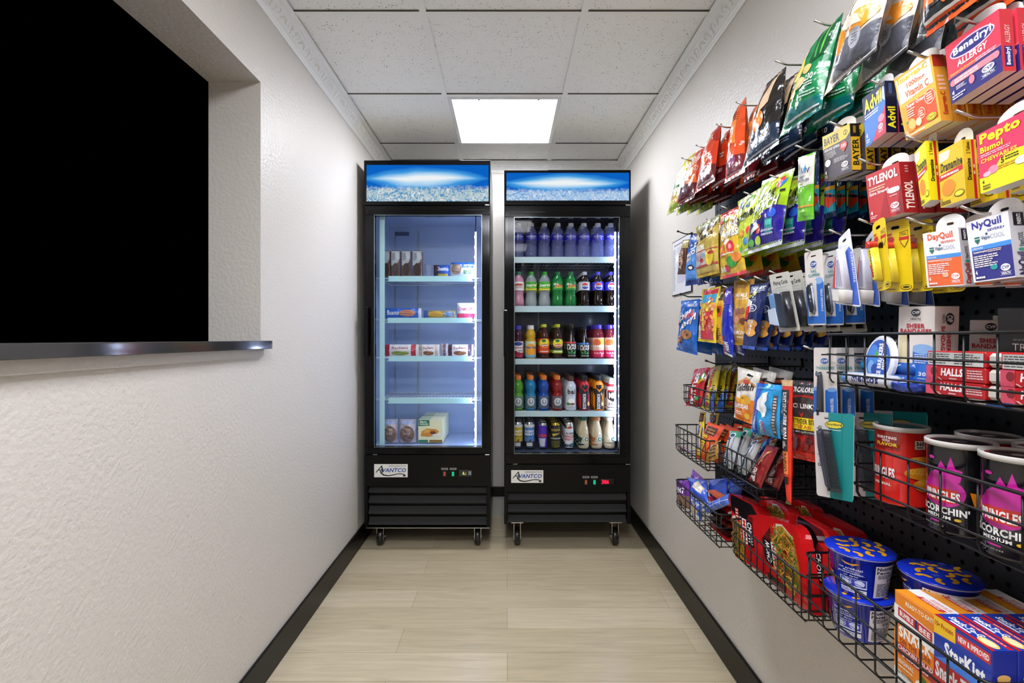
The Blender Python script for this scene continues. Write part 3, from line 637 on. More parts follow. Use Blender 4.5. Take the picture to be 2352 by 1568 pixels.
R2 = [('soda', '#c98fa6', '#157a4e', '#f1efec', (.46, .70), gua, 'pink juice', .034, .206, .95), ('soda', '#c9d4d8', '#35b32e', '#58bb38', (.46, .7), star, 'clear lemon soda with green label', .034, .206, .35), None,
      ('soda', '#0f7a34', '#1a7a4a', '#14803a', (.46, .7), dew, 'green citrus soda', .034, .206, .85), None,
      ('soda', '#140c0a', '#c4c8cc', '#b8bcc4', (.46, .7), pep(0), 'dark diet cola with silver label', .034, .206, .93), ('soda', '#140c0a', '#4a42c8', '#3a34c0', (.46, .7), pep(0), 'dark cola with blue label', .034, .206, .93), None]
for i in (2, 4, 7): R2[i] = R2[i-1]
shelf_row(703, 0, R2, 3, 'second', [1191, 1220, 1251, 1281, 1311, 1342, 1373, 1403])
cran = [('r', '#a32a44', 0, 0, 1, .3), ('e', '#2a3f94', .5, .85, .3, .12), ('t', '#b03044', 'Cranberry', .12, .5, .9, .7), ('e', '#8f1f34', .35, .3, .12, .12), ('e', '#8f1f34', .55, .22, .12, .12), ('l', '#2a2a3c', .5, .35, .9, .46, 1)]
oran = [('e', '#f0a830', .5, .45, .36, .4), ('r', '#68b4dc', 0, 0, 1, .14), ('t', '#1f5fa8', 'Ocean Spray', .08, .5, .92, .72, {'bold': .04})]
def lip(c): return [('e', '#f0dc3a', .5, .68, .4, .3), ('e', '#c3202c', .5, .52, .3, .1), ('t', '#ffffff', 'Lipton', .25, .46, .75, .6, {'bold': .03}), ('e', '#237a34', .45, .85, .14, .1), ('r', c, 0, 0, 1, .2), ('l', '#f2efe4', .2, .05, .85, .17, 1)]
def leaf(c): return [('r', c, 0, .86, 1, .97), ('t', '#f2f0ea', 'PURE', .18, .66, .82, .82, {'bold': .03}), ('t', '#f2f0ea', 'LEAF', .18, .48, .82, .64, {'bold': .03}), ('p', '#2e8f4a', [(.5, .2), (.2, .44), (.3, .22)]), ('p', '#3aa856', [(.5, .2), (.8, .44), (.72, .22)]), ('p', '#3aa856', [(.5, .2), (.44, .38), (.5, .5), (.56, .38)]), ('l', '#c9c4b8', .25, .04, .8, .12, 1)]
snp = [('e', '#f0d84a', .62, .72, .3, .22), ('e', '#e06a3a', .35, .74, .24, .18), ('t', '#ffffff', 'snapple', .12, .46, .9, .64, {'out': '#24307c', 'bold': .04, 'skew': .05}), ('r', '#c81f4c', 0, 0, 1, .34), ('t', '#f7d9dc', 'Fruit Punch', .2, .16, .85, .26)]
R3 = [('juice', '#3a1030', '#4038b8', '#f0ecec', (.04, .52), cran, 'dark cranberry juice', .031, .195, .95), ('juice', '#c99f2a', '#e4e4e2', '#d8ddc0', (.04, .52), oran, 'yellow orange juice', .031, .197, .95),
      ('tea', '#3a1408', '#c8d42a', '#d8441f', (.16, .58), lip('#d8441f'), 'dark tea with red label', .031, .204, .93), ('tea', '#2c160a', '#c8d42a', '#3a3f3a', (.16, .58), lip('#a9c42a'), 'dark tea with green label', .031, .204, .93),
      ('leaf', '#1c0f08', '#201c18', '#14110f', (.05, .5), leaf('#c22f34'), 'black iced tea with red band', .031, .205, .93), ('leaf', '#140c08', '#1c1c1c', '#101010', (.05, .5), leaf('#2f74c4'), 'black iced tea with blue band', .031, .19, .93),
      ('snap', '#7a2430', '#4a3ac0', '#e8b8a0', (.05, .62), snp, 'pink fruit punch with purple cap', .034, .2, .8), None]
R3[7] = R3[6]
shelf_row(824, 0, R3, 4, 'middle', [1190, 1219, 1250, 1281, 1312, 1342, 1374, 1402])
gat = [('e', '#d9dee2', .5, .55, .22, .3), ('e', '#7c8790', .5, .55, .15, .22), ('p', '#d9dee2', [(.5, .75), (.42, .55), (.5, .55), (.48, .38), (.6, .6), (.52, .6), (.58, .72)]), ('r', '#3a444c', .3, .08, .7, .16)]
bai = [('t', '#16161a', 'bai', .26, .68, .74, .9, {'bold': .05}), ('r', '#2a2a2a', .15, .63, .85, .64), ('e', '#f7f6f0', .5, .35, .2, .14), ('e', '#3a7a3c', .3, .24, .14, .06), ('e', '#7a5a3a', .56, .24, .16, .05), ('l', '#8a9098', .2, .04, .8, .14, 2)]
def arm(c, c2): return [('p', c, [(0, .75), (0, .2), (.22, 0), (.22, .5)]), ('p', c2, [(1, .75), (1, 0), (.78, 0), (.7, .5)]), ('p', c, [(.1, 1), (.9, 1), (.5, .62)]), ('p', '#14141a', [(.3, .9), (.7, .9), (.68, .8), (.5, .72), (.32, .8)]), ('t', '#f0f0f0', 'BODYARMOR', .36, .02, .56, .58, {'rot': 90, 'bold': .04}), ('e', '#e8b060', .74, .2, .1, .08)]
mus = [('r', '#c02a30', 0, .9, 1, 1), ('r', '#c02a30', .15, .7, .85, .76), ('p', '#232326', [(.15, .7), (.85, .7), (.85, .42), (.5, .3), (.15, .42)]), ('t', '#f2f2f2', 'MM', .25, .44, .75, .66, {'bold': .07}), ('t', '#2a2a2e', '25', .2, .16, .5, .27, {'bold': .04}), ('l', '#4a4a4e', .15, .04, .85, .12, 1)]
R4 = [('sport', '#4f9a2c', '#e07820', '#6a8a74', (.06, .42), gat, 'green sports drink with orange cap', .032, .205, .88), ('sport', '#1f80b4', '#e07820', '#5a7f94', (.06, .42), gat, 'light blue sports drink with orange cap', .032, .205, .88),
      ('sport', '#124aa4', '#e07820', '#4f6488', (.06, .42), gat, 'dark blue sports drink with orange cap', .032, .205, .88), ('sport', '#8c1a16', '#e07820', '#6a5a62', (.06, .42), gat, 'red sports drink with orange cap', .032, .205, .88),
      ('armor', '#c0c6d0', '#4a3028', '#c9d2dc', (.04, .7), bai, 'white coconut drink with brown cap', .033, .2, 1), ('armor', '#8c1426', '#1a1a22', '#1e1a24', (.04, .82), arm('#c8202e', '#b41e4a'), 'black and red sports drink', .033, .204, 1),
      ('armor', '#d8780c', '#1a1a22', '#1e1a1c', (.04, .82), arm('#f0900c', '#e07a10'), 'black and orange sports drink', .033, .204, 1), ('armor', '#e6e6e2', '#d8e0c8', '#ececea', (.04, .82), mus, 'white protein shake with red band', .032, .19, 1)]
shelf_row(944, 0, R4, 4, 'fourth', [1190, 1219, 1249, 1280, 1311, 1342, 1374, 1405])
def can1(t1, t2): return [('r', '#d8dce0', 0, .88, 1, 1), ('t', '#f4f4ee', t1, .15, .66, .85, .76, {'bold': .05}), ('t', '#f4f4ee', t2, .15, .53, .85, .63, {'bold': .05}), ('l', '#3a3a30', .2, .46, .8, .51, 1), ('p', '#4a2c1c', [(.45, .32), (.6, .4), (.55, .16)]), ('r', '#20242c', 0, 0, 1, .26), ('r', '#c8ccd0', .3, .06, .68, .22)]
R5 = [('can', '#c0c4c8', None, '#c9b02c', (.04, .9), can1('WHITE', 'PEACH'), 'yellow and silver tall', .03, .155, 1), ('can', '#c0c4c8', None, '#4a86d0', (.04, .9), can1('BLUEBERRY', 'MINT'), 'blue and silver tall', .03, .155, 1),
      ('can', '#c0c4c8', None, '#4a28b0', (.04, .9), [('r', '#c43a5a', .1, .48, .9, .6), ('p', '#c0c8d4', [(.1, .42), (.9, .42), (.75, .05), (.25, .05)]), ('p', '#4a28b0', [(.68, .4), (1, .45), (1, 0), (.6, 0)])], 'slim purple energy drink', .026, .148, 1),
      ('can', '#c8b040', None, '#1a1810', (.04, .9), [('t', '#c8b048', 'ROCKSTAR', .15, .74, .85, .84, {'bold': .05}), ('p', '#c8b048', [(.2, .62), (.85, .66), (.3, .5)]), ('r', '#9aa0a0', 0, .38, 1, .44), ('r', '#4a4a20', .1, .05, .9, .3)], 'black and gold energy drink', .029, .15, 1),
      ('can', '#d8dce0', None, '#dfe3e8', (.03, .95), [('p', '#c43a34', [(.2, .8), (.5, .9), (.8, .84), (.5, .8)]), ('p', '#2a8a96', [(.7, .9), (.95, .95), (.9, .7)]), ('t', '#3a4a5c', 'ALANI', .2, .56, .8, .64, {'bold': .03}), ('t', '#d04a50', 'BEACH', .15, .42, .85, .52, {'bold': .04}), ('t', '#d04a50', 'BABY', .15, .3, .65, .4, {'bold': .04}), ('p', '#2a8a96', [(.6, .2), (.95, .16), (.85, .04), (.65, .08)])], 'slim white tropical energy drink', .027, .152, 1)]
def frp(c): return [('p', c, [(0, .9), (.4, .7), (.3, .4), (.55, .12), (0, .05)]), ('e', '#e8efe8', .66, .6, .18, .22), ('e', '#1f7a5a', .66, .6, .14, .17), ('e', '#dfe8e0', .66, .6, .07, .1), ('t', '#f4f0e4' if c != '#e6dcb8' else '#4a4030', 'Frappuccino', .12, .22, .88, .36, {'skew': .06}), ('l', '#d8d0c0', .4, .06, .9, .14, 1)]
for c, cap, d in (('#17402f', '#17493c', 'cream coffee drink with dark green cap'), ('#a86a34', '#b87848', 'cream coffee drink with tan cap and label'), ('#e6dcb8', '#d8d4c4', 'pale coffee drink with white cap')):
    R5.append(('frapp', '#cfc09c', cap, '#cbbd9c', (.06, .45), frp(c), d, .032, .185, 1))
shelf_row(1040, 0, R5, 4, 'bottom', [1189, 1216, 1247, 1276, 1307, 1340, 1370, 1400])
# ---------------------------------------------------------------- food in the left cooler
ZS = [PZ(y, SY)+.0008 for y in (634, 730, 818, 914)]; ZB = PZ(1027, FY)+.0015
for i, px in enumerate((889, 912, 936, 961)):
    Y = SY+.06; x = PX(px, Y); mb = MB(); mb.box((x-.028, Y-.03, ZS[0]), (x+.024, Y+.03, ZS[0]+.155), M('#5a3a34', 'card'), .003)
    F = lambda u, v, o: np.stack([x-.028+u*.052, Y-.03-o+0*u, ZS[0]+v*.155], 1)
    put_art(mb, F, [('p', '#a9b4c0', [(.02, .98), (.98, .98), (.98, .7), (.8, .55), (.3, .45), (.02, .42)]), ('p', '#c4ccd4', [(.45, .95), (.9, .9), (.9, .7), (.6, .6)]), ('e', '#2e1c1c', .5, .28, .4, .24), ('l', '#4a5260', .1, .62, .45, .9, 5)], .052, .155)
    mb.build('snack_carton', (x, Y, ZS[0]), label='brown and white carton, %s of four on the cooler top shelf' % ('leftmost', 'second from left', 'third from left', 'rightmost')[i], category='carton', group='cartons on the left cooler top shelf')
def cfood(name, px0, px1, py0, py1, zb, col, items, label, cat, t=.03, fin='bag', dy=.06):
    Y = SY+dy; x0, x1 = PX(px0, Y), PX(px1, Y); H = (py1-py0)*Y/FPX; mb = MB(); nu, nv = 16, 12
    U, V = np.meshgrid(np.linspace(0, 1, nu), np.linspace(0, 1, nv)); U = U.ravel(); V = V.ravel()
    def s(u, v, o, sd):
        p = (np.sin(np.pi*np.clip(u*1.0, 0, 1))**.5)*(np.sin(np.pi*np.clip(v*.92+.06, 0, 1))**.6); k = .0015*np.sin(30*v+9*u)*p
        return np.stack([x0+u*(x1-x0)+0*v, Y-sd*(p*t+o)-k, zb+v*H], 1)
    for sd in (1, -1):
        fs = [(j*nu+i, j*nu+i+1, (j+1)*nu+i+1, (j+1)*nu+i) for j in range(nv-1) for i in range(nu-1)]
        mb.add(s(U, V, 0, sd), fs if sd > 0 else [f[::-1] for f in fs], M(col, fin), True)
    put_art(mb, lambda u, v, o: s(u, v, o, 1), items, x1-x0, H, d=.012, fin=fin, base=.0008)
    return mb.build(name, ((x0+x1)/2, Y, zb), label=label, category=cat)
mb = MB(); x, Y = PX(985, SY+.08), SY+.08; mb.lathe([(.02, 0), (.026, .075), (.027, .078)], (x, Y, ZS[0]), clear('cup_plastic', '#b8c4e0', .35), 20); mb.build('plastic_cup', (x, Y, ZS[0]), label='clear plastic cup right of the four cartons on the cooler top shelf', category='cup')
cfood('snack_pack', 996, 1033, 606, 634, ZS[0], '#2a5ab8', [('r', '#3a2a34', 0, 0, .35, 1), ('t', '#e8ecf4', 'Bueno', .3, .5, .95, .8, {'bold': .03}), ('r', '#d0b43a', .3, 0, .9, .25)], 'small blue and yellow snack pack on the cooler top shelf', 'snack')
cfood('cookie_pack', 1036, 1090, 602, 636, ZS[0], '#cfe0e8', [('e', '#a89080', .24, .55, .22, .4), ('r', '#2f6fd0', .0, .85, 1, 1), ('t', '#2a6ac8', 'Bueno', .48, .6, .95, .85, {'bold': .05}), ('t', '#4a7a3a', 'BIG', .55, .2, .85, .45, {'bold': .05})], 'blue and white packet of big cookies at right of cooler top shelf', 'snack')
cfood('bagel_pack', 885, 968, 709, 732, ZS[1], '#2a62c4', [('t', '#dfe6f4', 'Bueno', .06, .3, .4, .8, {'bold': .04}), ('e', '#b8785a', .62, .5, .22, .35), ('r', '#c8d4ea', .92, 0, 1, 1)], 'long blue pack with a bun picture on the cooler second shelf', 'snack', .02)
cfood('sandwich_pack', 973, 1046, 714, 732, ZS[1], '#8a8460', [('r', '#2f5aa8', 0, 0, .15, 1), ('e', '#c49a3a', .4, .5, .25, .4), ('e', '#6a86a8', .8, .5, .15, .4)], 'flat yellow and blue pack in the middle of cooler second shelf', 'snack', .02)
cfood('donut_pack', 1050, 1090, 697, 732, ZS[1], '#dfe2ec', [('r', '#d8486a', 0, 0, 1, .3), ('t', '#c83a5a', 'Crust Off', .1, .5, .9, .72, {'bold': .03}), ('r', '#eef0f6', 0, .85, 1, 1)], 'pink and white snack bag at right of cooler second shelf', 'snack', .025)
for a, b, c1, c2, d in ((884, 962, '#b02a3a', '#e8e8ea', 'red ended'), (963, 1010, '#c8b8a8', '#e4e4e6', 'brown ended'), (1030, 1088, '#4a3444', '#e2e4ea', 'dark ended')):
    cfood('wrapped_sandwich', a, b, 792, 818, ZS[2], '#dfe2e8', [('r', c1, 0, 0, .15, 1), ('r', c1, .78, 0, .92, 1), ('t', '#a8404c', 'Raybern', .22, .55, .7, .8, {'bold': .02}), ('e', '#8a9a4a' if a < 900 else '#8a5a3a', .47, .25, .26, .2)], d+' white wrapped sandwich on the cooler third shelf', 'sandwich', .022)
cfood('wrapped_sandwich', 1012, 1030, 790, 818, ZS[2], '#b0a8b0', [('r', '#5a4a5a', .4, 0, .7, 1)], 'small crumpled clear wrapper between two sandwiches on cooler third shelf', 'sandwich', .02)
for a, b, d in ((880, 914, 'left'), (917, 956, 'right')):
    cfood('muffin_bag', a, b, 972, 1026, ZB, '#a9a4b4', [('e', '#7a6258', .5, .38, .42, .36), ('t', '#c8c4c8', 'OTIS', .3, .38, .7, .5), ('r', '#8fa0c8', .1, .8, .9, .97)], d+' clear bag with a brown muffin on the cooler floor', 'bagged muffin', .03, dy=.03)
for i in range(6):
    Y = SY+.02+.05*i; x0, z0 = PX(959, SY), ZB; mb = MB(); W, H = .145, .135
    mb.box((x0, Y, z0), (x0+W, Y+.035, z0+H), M('#dfe0b8'), .002); F = lambda u, v, o: np.stack([x0+u*W, Y-o+0*u, z0+v*H], 1)
    put_art(mb, F, [('p', '#1f7a5a', [(0.01, 1), (.46, 1), (.46, .75), (.01, .72)]), ('t', '#f4f4ea', 'Marie', .08, .87, .34, .96, {'bold': .02}), ('t', '#f4f4ea', 'Callender', .06, .78, .42, .86, {'bold': .02}), ('p', '#c8863a', [(.1, .3), (.15, .5), (.35, .62), (.7, .6), (.85, .5), (.7, .32), (.4, .26)]),
        ('p', '#e0a850', [(.18, .42), (.3, .57), (.5, .58), (.45, .45)]), ('e', '#6a3a24', .6, .44, .12, .07), ('e', '#dfe4e8', .75, .34, .18, .05), ('r', '#1f7a5a', .02, .02, .4, .13), ('r', '#8a6a34', .45, .02, .98, .13)], W, H)
    mb.build('frozen_meal_box', (x0+W/2, Y+.017, z0), label='green and cream frozen pie box, %s of the row on the cooler floor' % ORD[i], category='food box', group='frozen pie boxes')
# ---------------------------------------------------------------- pegboard wall
XBD = .79
def pegboard():
    m, nt, b = nodes_mat('pegboard_slate'); b.inputs['Roughness'].default_value = .45; b.inputs['Base Color'].default_value = lin('#0f151c')
    y0, y1, z0, z1 = .30, 1.815, .66, 1.853; mb = MB(); p = .0254; r = .0042; V = []; Fs = []
    ny = int((y1-y0)/p); nz = int((z1-z0)/p); oy = (y1-y0-ny*p)/2; oz = (z1-z0-nz*p)/2
    def cell(ya, za, yb, zb):
        cy, cz = (ya+yb)/2, (za+zb)/2; k = len(V)
        for i in range(8):
            a = math.pi/4*i; V.append((XBD, cy+r*math.cos(a), cz+r*math.sin(a)))
        for i in range(8):
            a = math.pi/4*i; c, s = math.cos(a), math.sin(a); q = max(abs(c), abs(s)); V.append((XBD, cy+(yb-ya)/2*c/q, cz+(zb-za)/2*s/q))
        for i in range(8): j = (i+1) % 8; Fs.append((k+i, k+j, k+8+j, k+8+i))
    for i in range(ny):
        for j in range(nz): cell(y0+oy+i*p, z0+oz+j*p, y0+oy+(i+1)*p, z0+oz+(j+1)*p)
    mb.add(V, Fs, m)
    e = .0001
    for a, b_ in (((y0, z0), (y1, z0+oz)), ((y0, z1-oz), (y1, z1)), ((y0, z0+oz), (y0+oy, z1-oz)), ((y1-oy, z0+oz), (y1, z1-oz))): mb.add([(XBD, a[0], a[1]), (XBD, b_[0], a[1]), (XBD, b_[0], b_[1]), (XBD, a[0], b_[1])], [(0, 1, 2, 3)], m)
    mb.box((XBD+.006, y0, z0), (XBD+.010, y1, z1), M('#05070a', 'matte'))
    mb.box((XBD+e, y1-.004, z0), (XBD+.006, y1, z1), m); mb.box((XBD+e, y0, z1-.004), (XBD+.006, y1-.004, z1), m); mb.box((XBD+e, y0, z0), (XBD+.006, y1-.004, z0+.004), m)
    mb.build('pegboard', (XBD, 1.0, z0), label='dark slate metal pegboard with round holes on the right wall', category='pegboard')
pegboard()
WSIL, WBLK = M('#b8b4ae', 'metal'), M('#101010', 'wire')
def hook(px, py, what, black=False, X=.6, tip=True):
    Y = PY(px, X); z = PZ(py, Y)-.0095; m = WBLK if black else WSIL; mb = MB()
    mb.tube([(XBD-.001, Y, z+.018), (XBD-.003, Y, z+.018), (XBD-.004, Y, z), (X+.03, Y, z), (X+.022, Y, z+.0015), (X, Y, z+.0095)], .0021, m, 8)
    mb.tube([(XBD-.002, Y, z-.004), (XBD-.002, Y, z+.022)], .0032, m, 6)
    if black: mb.tube([(X+.003, Y, z+.008), (X-.003, Y, z+.0108)], .0034, m, 8)
    mb.build('peg_hook', (XBD, Y, z), label=('black' if black else 'steel')+' peg hook '+what, category='hook', group='peg hooks on the pegboard')
T_ = lambda c, s, u0, v0, u1, v1, **k: ('t', c, s, u0, v0, u1, v1, k)
# ---- chips ---------------------------------------------------------------
YEL = [('r', '#8fae2a', 0, 0, 1, .12), ('e', '#f6e23c', .5, .62, .42, .26), ('p', '#1d7a3a', [(.1, .55), (.9, .7), (.9, .45), (.1, .35)]), ('t', '#f2f2ea', "Lay's", .2, .42, .85, .62, {'bold': .05, 'skew': .1}), ('e', '#d8a838', .35, .28, .2, .1), ('e', '#e6bc4a', .6, .2, .2, .08), ('r', '#f4f0d8', .05, .86, .95, .88)]
b1 = bag('chip_bag', [(1568, 374), (1602, 345), (1562, 478), (1532, 495)], (.66, .60), .032, '#d6c91e', YEL, 'yellow potato chip bag on the far end of the top hook row', 'chips', 'small chip bags in the top row', back='#a8a020', seed=1)
row(b1, 4, .037, 'yellow potato chip bag at the far end')
RED = [('r', '#5c1414', 0, 0, 1, .3), ('p', '#e86a1e', [(0, .3), (1, .3), (.7, .8), (.2, .9)]), ('p', '#f0a04a', [(.2, .35), (.6, .4), (.4, .75)]), ('t', '#f4f0ea', 'DORITOS', .1, .55, .95, .75, {'out': '#141414', 'skew': .25, 'bold': .05}), ('t', '#f4d8b8', 'NACHO', .45, .45, .9, .53, {'skew': .2}), ('l', '#f4d8c8', .55, .3, .85, .38, 2), ('r', '#b8a8a0', 0, .045, 1, .06), ('p', '#d8301a', [(.65, .95), (.95, .95), (.95, .8), (.75, .78)])]
b2 = bag('chip_bag', [(1596, 352), (1631, 330), (1594, 455), (1550, 478)], (.65, .60), .038, '#c8321a', RED, 'red and orange tortilla chip bag, second along the top row', 'chips', 'small chip bags in the top row', back='#6a1a14', seed=2)
row(b2, 4, .040, 'red tortilla chip bag, second along the top row')
CH3 = [('r', '#6a1820', 0, 0, 1, .30), ('p', '#f0a070', [(.1, .3), (.5, .9), (.3, .3)]), ('t', '#f6d8c0', 'CHEETOS', .15, .62, .9, .78, {'out': '#3a1410', 'skew': .2}), ('l', '#f6d8c8', .5, .44, .8, .54, 2), ('e', '#f06a1a', .4, .4, .22, .08), ('t', '#e8b8a8', '260', .5, .2, .78, .27, {}), ('r', '#c8c0bc', .02, .05, .98, .07), ('p', '#b02418', [(.6, 1), (1, 1), (1, .7), (.8, .72)])]
b3 = bag('chip_bag', [(1634, 306), (1658, 283), (1642, 415), (1595, 446)], (.65, .60), .038, '#d83c18', CH3, 'orange-red chip bag with maroon base, third along the top row', 'chips', 'small chip bags in the top row', back='#5a1618', seed=3)
row(b3, 4, .040, 'maroon-based chip bag, third along the top row')
CH4 = [('r', '#7a1c28', 0, 0, 1, .24), ('p', '#f88a2a', [(.1, .4), (.6, .85), (.7, .4)]), ('r', '#1c1a18', .05, .78, .22, .95), ('l', '#8a2a12', .25, .72, .7, .84, 4), ('p', '#fbc07a', [(.2, .55), (.7, .65), (.25, .6)]), ('p', '#f6b060', [(.3, .3), (.5, .5), (.42, .3)]), ('r', '#b8b0ac', 0, .045, 1, .06), ('e', '#9a4a7a', .45, .2, .25, .06)]
b4 = bag('chip_bag', [(1693, 248), (1714, 222), (1712, 395), (1664, 422)], (.66, .605), .04, '#e4501a', CH4, 'bright orange chip bag twisted on its hook, fourth along the top row', 'chips', 'small chip bags in the top row', back='#8a3018', seed=4)
row(b4, 4, .042, 'orange chip bag with maroon base, fourth along the top row')
CH5 = [('r', '#1c2c44', 0, 0, 1, .30), ('p', '#c88a5a', [(.0, .2), (.2, .9), (.3, .95), (.12, .25)]), ('p', '#d8b898', [(.35, .5), (.55, .98), (.8, .98), (.7, .6)]), ('e', '#e8801e', .40, .42, .2, .12), ('p', '#f0a050', [(.25, .35), (.5, .5), (.55, .45)]), ('t', '#c8bca8', '250', .55, .2, .8, .27), ('l', '#8a94a8', .4, .12, .8, .18, 2), ('t', '#b0542a', 'RUFFLES', .05, .78, .4, .9, {'rot': 90}), ('r', '#b8bcc4', .0, .05, 1, .065)]
b5 = bag('chip_bag', [(1762, 192), (1806, 152), (1790, 330), (1703, 392)], (.64, .60), .044, '#17120f', CH5, 'black chip bag with an orange chip picture, left of the green bags', 'chips', 'small chip bags in the top row', back='#0f1014', seed=5)
row(b5, 4, .044, 'black chip bag left of the green bags', rot=.12)
GRN = [('r', '#0f6c6c', 0, 0, 1, .17), ('e', '#f0cf3a', .2, .60, .16, .15), ('e', '#e2b02c', .08, .3, .08, .1), ('t', '#f4f0ea', "Lay's", .05, .53, .38, .68, {'out': '#b8281c', 'skew': .35, 'bold': .05}), ('p', '#0b4a28', [(.5, .95), (.98, .98), (.95, .6), (.6, .55)]), ('p', '#3a9a4a', [(.6, .92), (.66, .92), (.72, .6), (.68, .6)]), ('p', '#5ab04a', [(.78, .93), (.82, .93), (.84, .62), (.8, .62)]), ('e', '#d8c88a', .42, .38, .2, .06), ('e', '#c8b070', .6, .5, .1, .05), ('e', '#e8d8a0', .3, .3, .1, .04),
       ('t', '#e8eee0', 'Sour', .08, .42, .26, .48, {'skew': .3}), ('t', '#e8eee0', 'Cream', .08, .36, .28, .41, {'skew': .3}), ('t', '#e8f0e8', '230', .62, .36, .82, .43), ('l', '#c8dccc', .62, .3, .84, .35, 2), ('l', '#a8ccb8', .55, .2, .9, .26, 2), ('r', '#d8dcd4', .04, .06, .96, .075), ('p', '#c9e0d0', [(.4, .13), (.46, .13), (.43, .19)]), ('p', '#f4f6ee', [(.34, .5), (.5, .56), (.42, .42)])]
b6 = bag('chip_bag', [(1879, 92), (1937, 28), (1888, 250), (1789, 318)], (.64, .60), .055, '#0f7a44', GRN, 'green potato chip bag hanging in front on the top row', 'chips', 'green chip bags', back='#0b5a34', seed=6)
row(b6, 3, .056, 'green potato chip bag behind the front green one')
TAN = [('r', '#8a8d96', 0, 0, 1, .30), ('p', '#e6dccc', [(0, .3), (.3, .3), (.45, 1), (0, 1)]), ('e', '#e8902a', .66, .44, .32, .10), ('e', '#e8902a', .2, .34, .14, .11), ('p', '#5a5c66', [(.0, .18), (.3, .06), (.9, .04), (1, .2), (1, .35), (.7, .3), (.4, .33)]), ('e', '#a8aab2', .6, .28, .12, .1), ('l', '#5e6068', .54, .23, .66, .33, 4), ('p', '#d8c8b4', [(.2, .55), (.6, .5), (.7, .4), (.3, .42)]), ('l', '#6a6058', .04, .56, .12, .98, 9), ('r', '#d4d4d8', 0, .03, 1, .045), ('r', '#3a3a42', 0, .0, 1, .02), ('t', '#7a3a1c', 'Snack', .3, .86, .8, .94)]
b7 = bag('chip_bag', [(1990, -40), (2075, -130), (2012, 118), (1892, 222)], (.62, .60), .05, '#cfc0ac', TAN, 'tan and grey snack bag with orange chips picture, upper right', 'chips', 'tan snack bags in the top row', back='#7a6a5c', seed=7, fin='bag')
row(b7, 3, .052, 'tan and grey snack bag')
BO = [('r', '#e4561e', 0, 0, 1, .07), ('r', '#d8cfc8', 0, .07, 1, .09), ('p', '#e86a1e', [(0, .1), (.08, .5), (.18, .5), (.1, .2)]), ('e', '#e8743a', .2, .2, .1, .05), ('e', '#f08a4a', .35, .3, .08, .08), ('e', '#d8d4d0', .62, .35, .2, .14), ('e', '#e8743a', .5, .18, .07, .06), ('r', '#2a2e30', .1, .15, .9, .17), ('t', '#f0ece4', 'SNACK', .2, .5, .9, .65)]
b8 = bag('chip_bag', [(2150, -225), (2310, -370), (2252, -3), (2103, 105)], (.61, .60), .045, '#1c2224', BO, 'dark snack bag with an orange bottom edge, at the upper right corner', 'chips', 'dark orange-edged snack bags', back='#141616', seed=8, fin='bag')
row(b8, 3, .045, 'dark orange-edged snack bag')
for px, py, w_ in ((1565, 362, 'holding the yellow chip bags'), (1598, 333, 'holding the red tortilla chip bags'), (1645, 285, 'holding the third row of chip bags'), (1690, 234, 'holding the twisted orange chip bags'), (1780, 139, 'holding the black chip bags'), (1870, 47, 'holding the green chip bags'), (1985, -60, 'holding the tan snack bags')): hook(px, py, w_)
# ---- boxes ---------------------------------------------------------------
CVP = lambda u, v, c='#f4f2f0', s=1.0: [('e', c, u, v, .11*s, .055*s), T_('#b04040' if c != '#20242c' else '#f4f2f0', 'CVP', u-.08*s, v-.024*s, u+.085*s, v+.024*s, bold=.06), T_(c, 'HEALTH', u-.1*s, v-.105*s, u+.1*s, v-.072*s, bold=.03), ('r', c, u-.13*s, v-.066*s, u+.13*s, v-.063*s), ('r', c, u-.13*s, v-.118*s, u+.13*s, v-.115*s)]
def cvp(u, v, c, bgc, s=1.0): L = CVP(u, v, c, s); return [L[0], T_(bgc, 'CVP', u-.085*s, v-.026*s, u+.085*s, v+.026*s, bold=.06)]+L[2:]
bay = [('p', '#d8b82c', [(.0, 1), (1, 1), (1, .84), (.86, .73), (0, .7)]), T_('#16140c', 'BAYER', .06, .76, .62, .93, bold=.06), ('e', '#16140c', .84, .86, .07, .055), ('e', '#d8b82c', .84, .86, .055, .042), ('r', '#16140c', .83, .81, .85, .91), T_('#e8e0e0', 'GENUINE ASPIRIN', .06, .62, .62, .68, bold=.03), ('l', '#c8c0c4', .06, .45, .5, .6, 5), ('e', '#c2402c', .76, .6, .13, .09), ('p', '#c2402c', [(.64, .58), (.88, .58), (.76, .46)]), T_('#f0e4e0', '325', .68, .57, .84, .64, bold=.04),
       ('e', '#efe9e6', .17, .36, .11, .08), ('l', '#c8c0c4', .4, .3, .95, .4, 4)]+cvp(.78, .2, '#e8e4e4', '#4a4048', 1.1)+[T_('#f0e8d8', '4', .06, .12, .12, .2, bold=.04), ('l', '#d8c88a', .06, .03, .2, .1, 2)]
bays = [('r', '#c89c1e', 0, .02, 1, .72), T_('#16140c', 'BAYER', .15, .12, .85, .68, rot=90, bold=.06), ('r', '#8a6a1a', .3, .8, .6, .95)]
hang_box('aspirin_box', [(1889, 315), (1952, 283), (1957, 392), (1894, 416)], .62, .0165, '#4a4048', bay, 'small dark box of aspirin tablets with yellow top', 'medicine box', 'aspirin boxes', 5, .0235, bays, '#1c1612', topcol='#d8b82c')
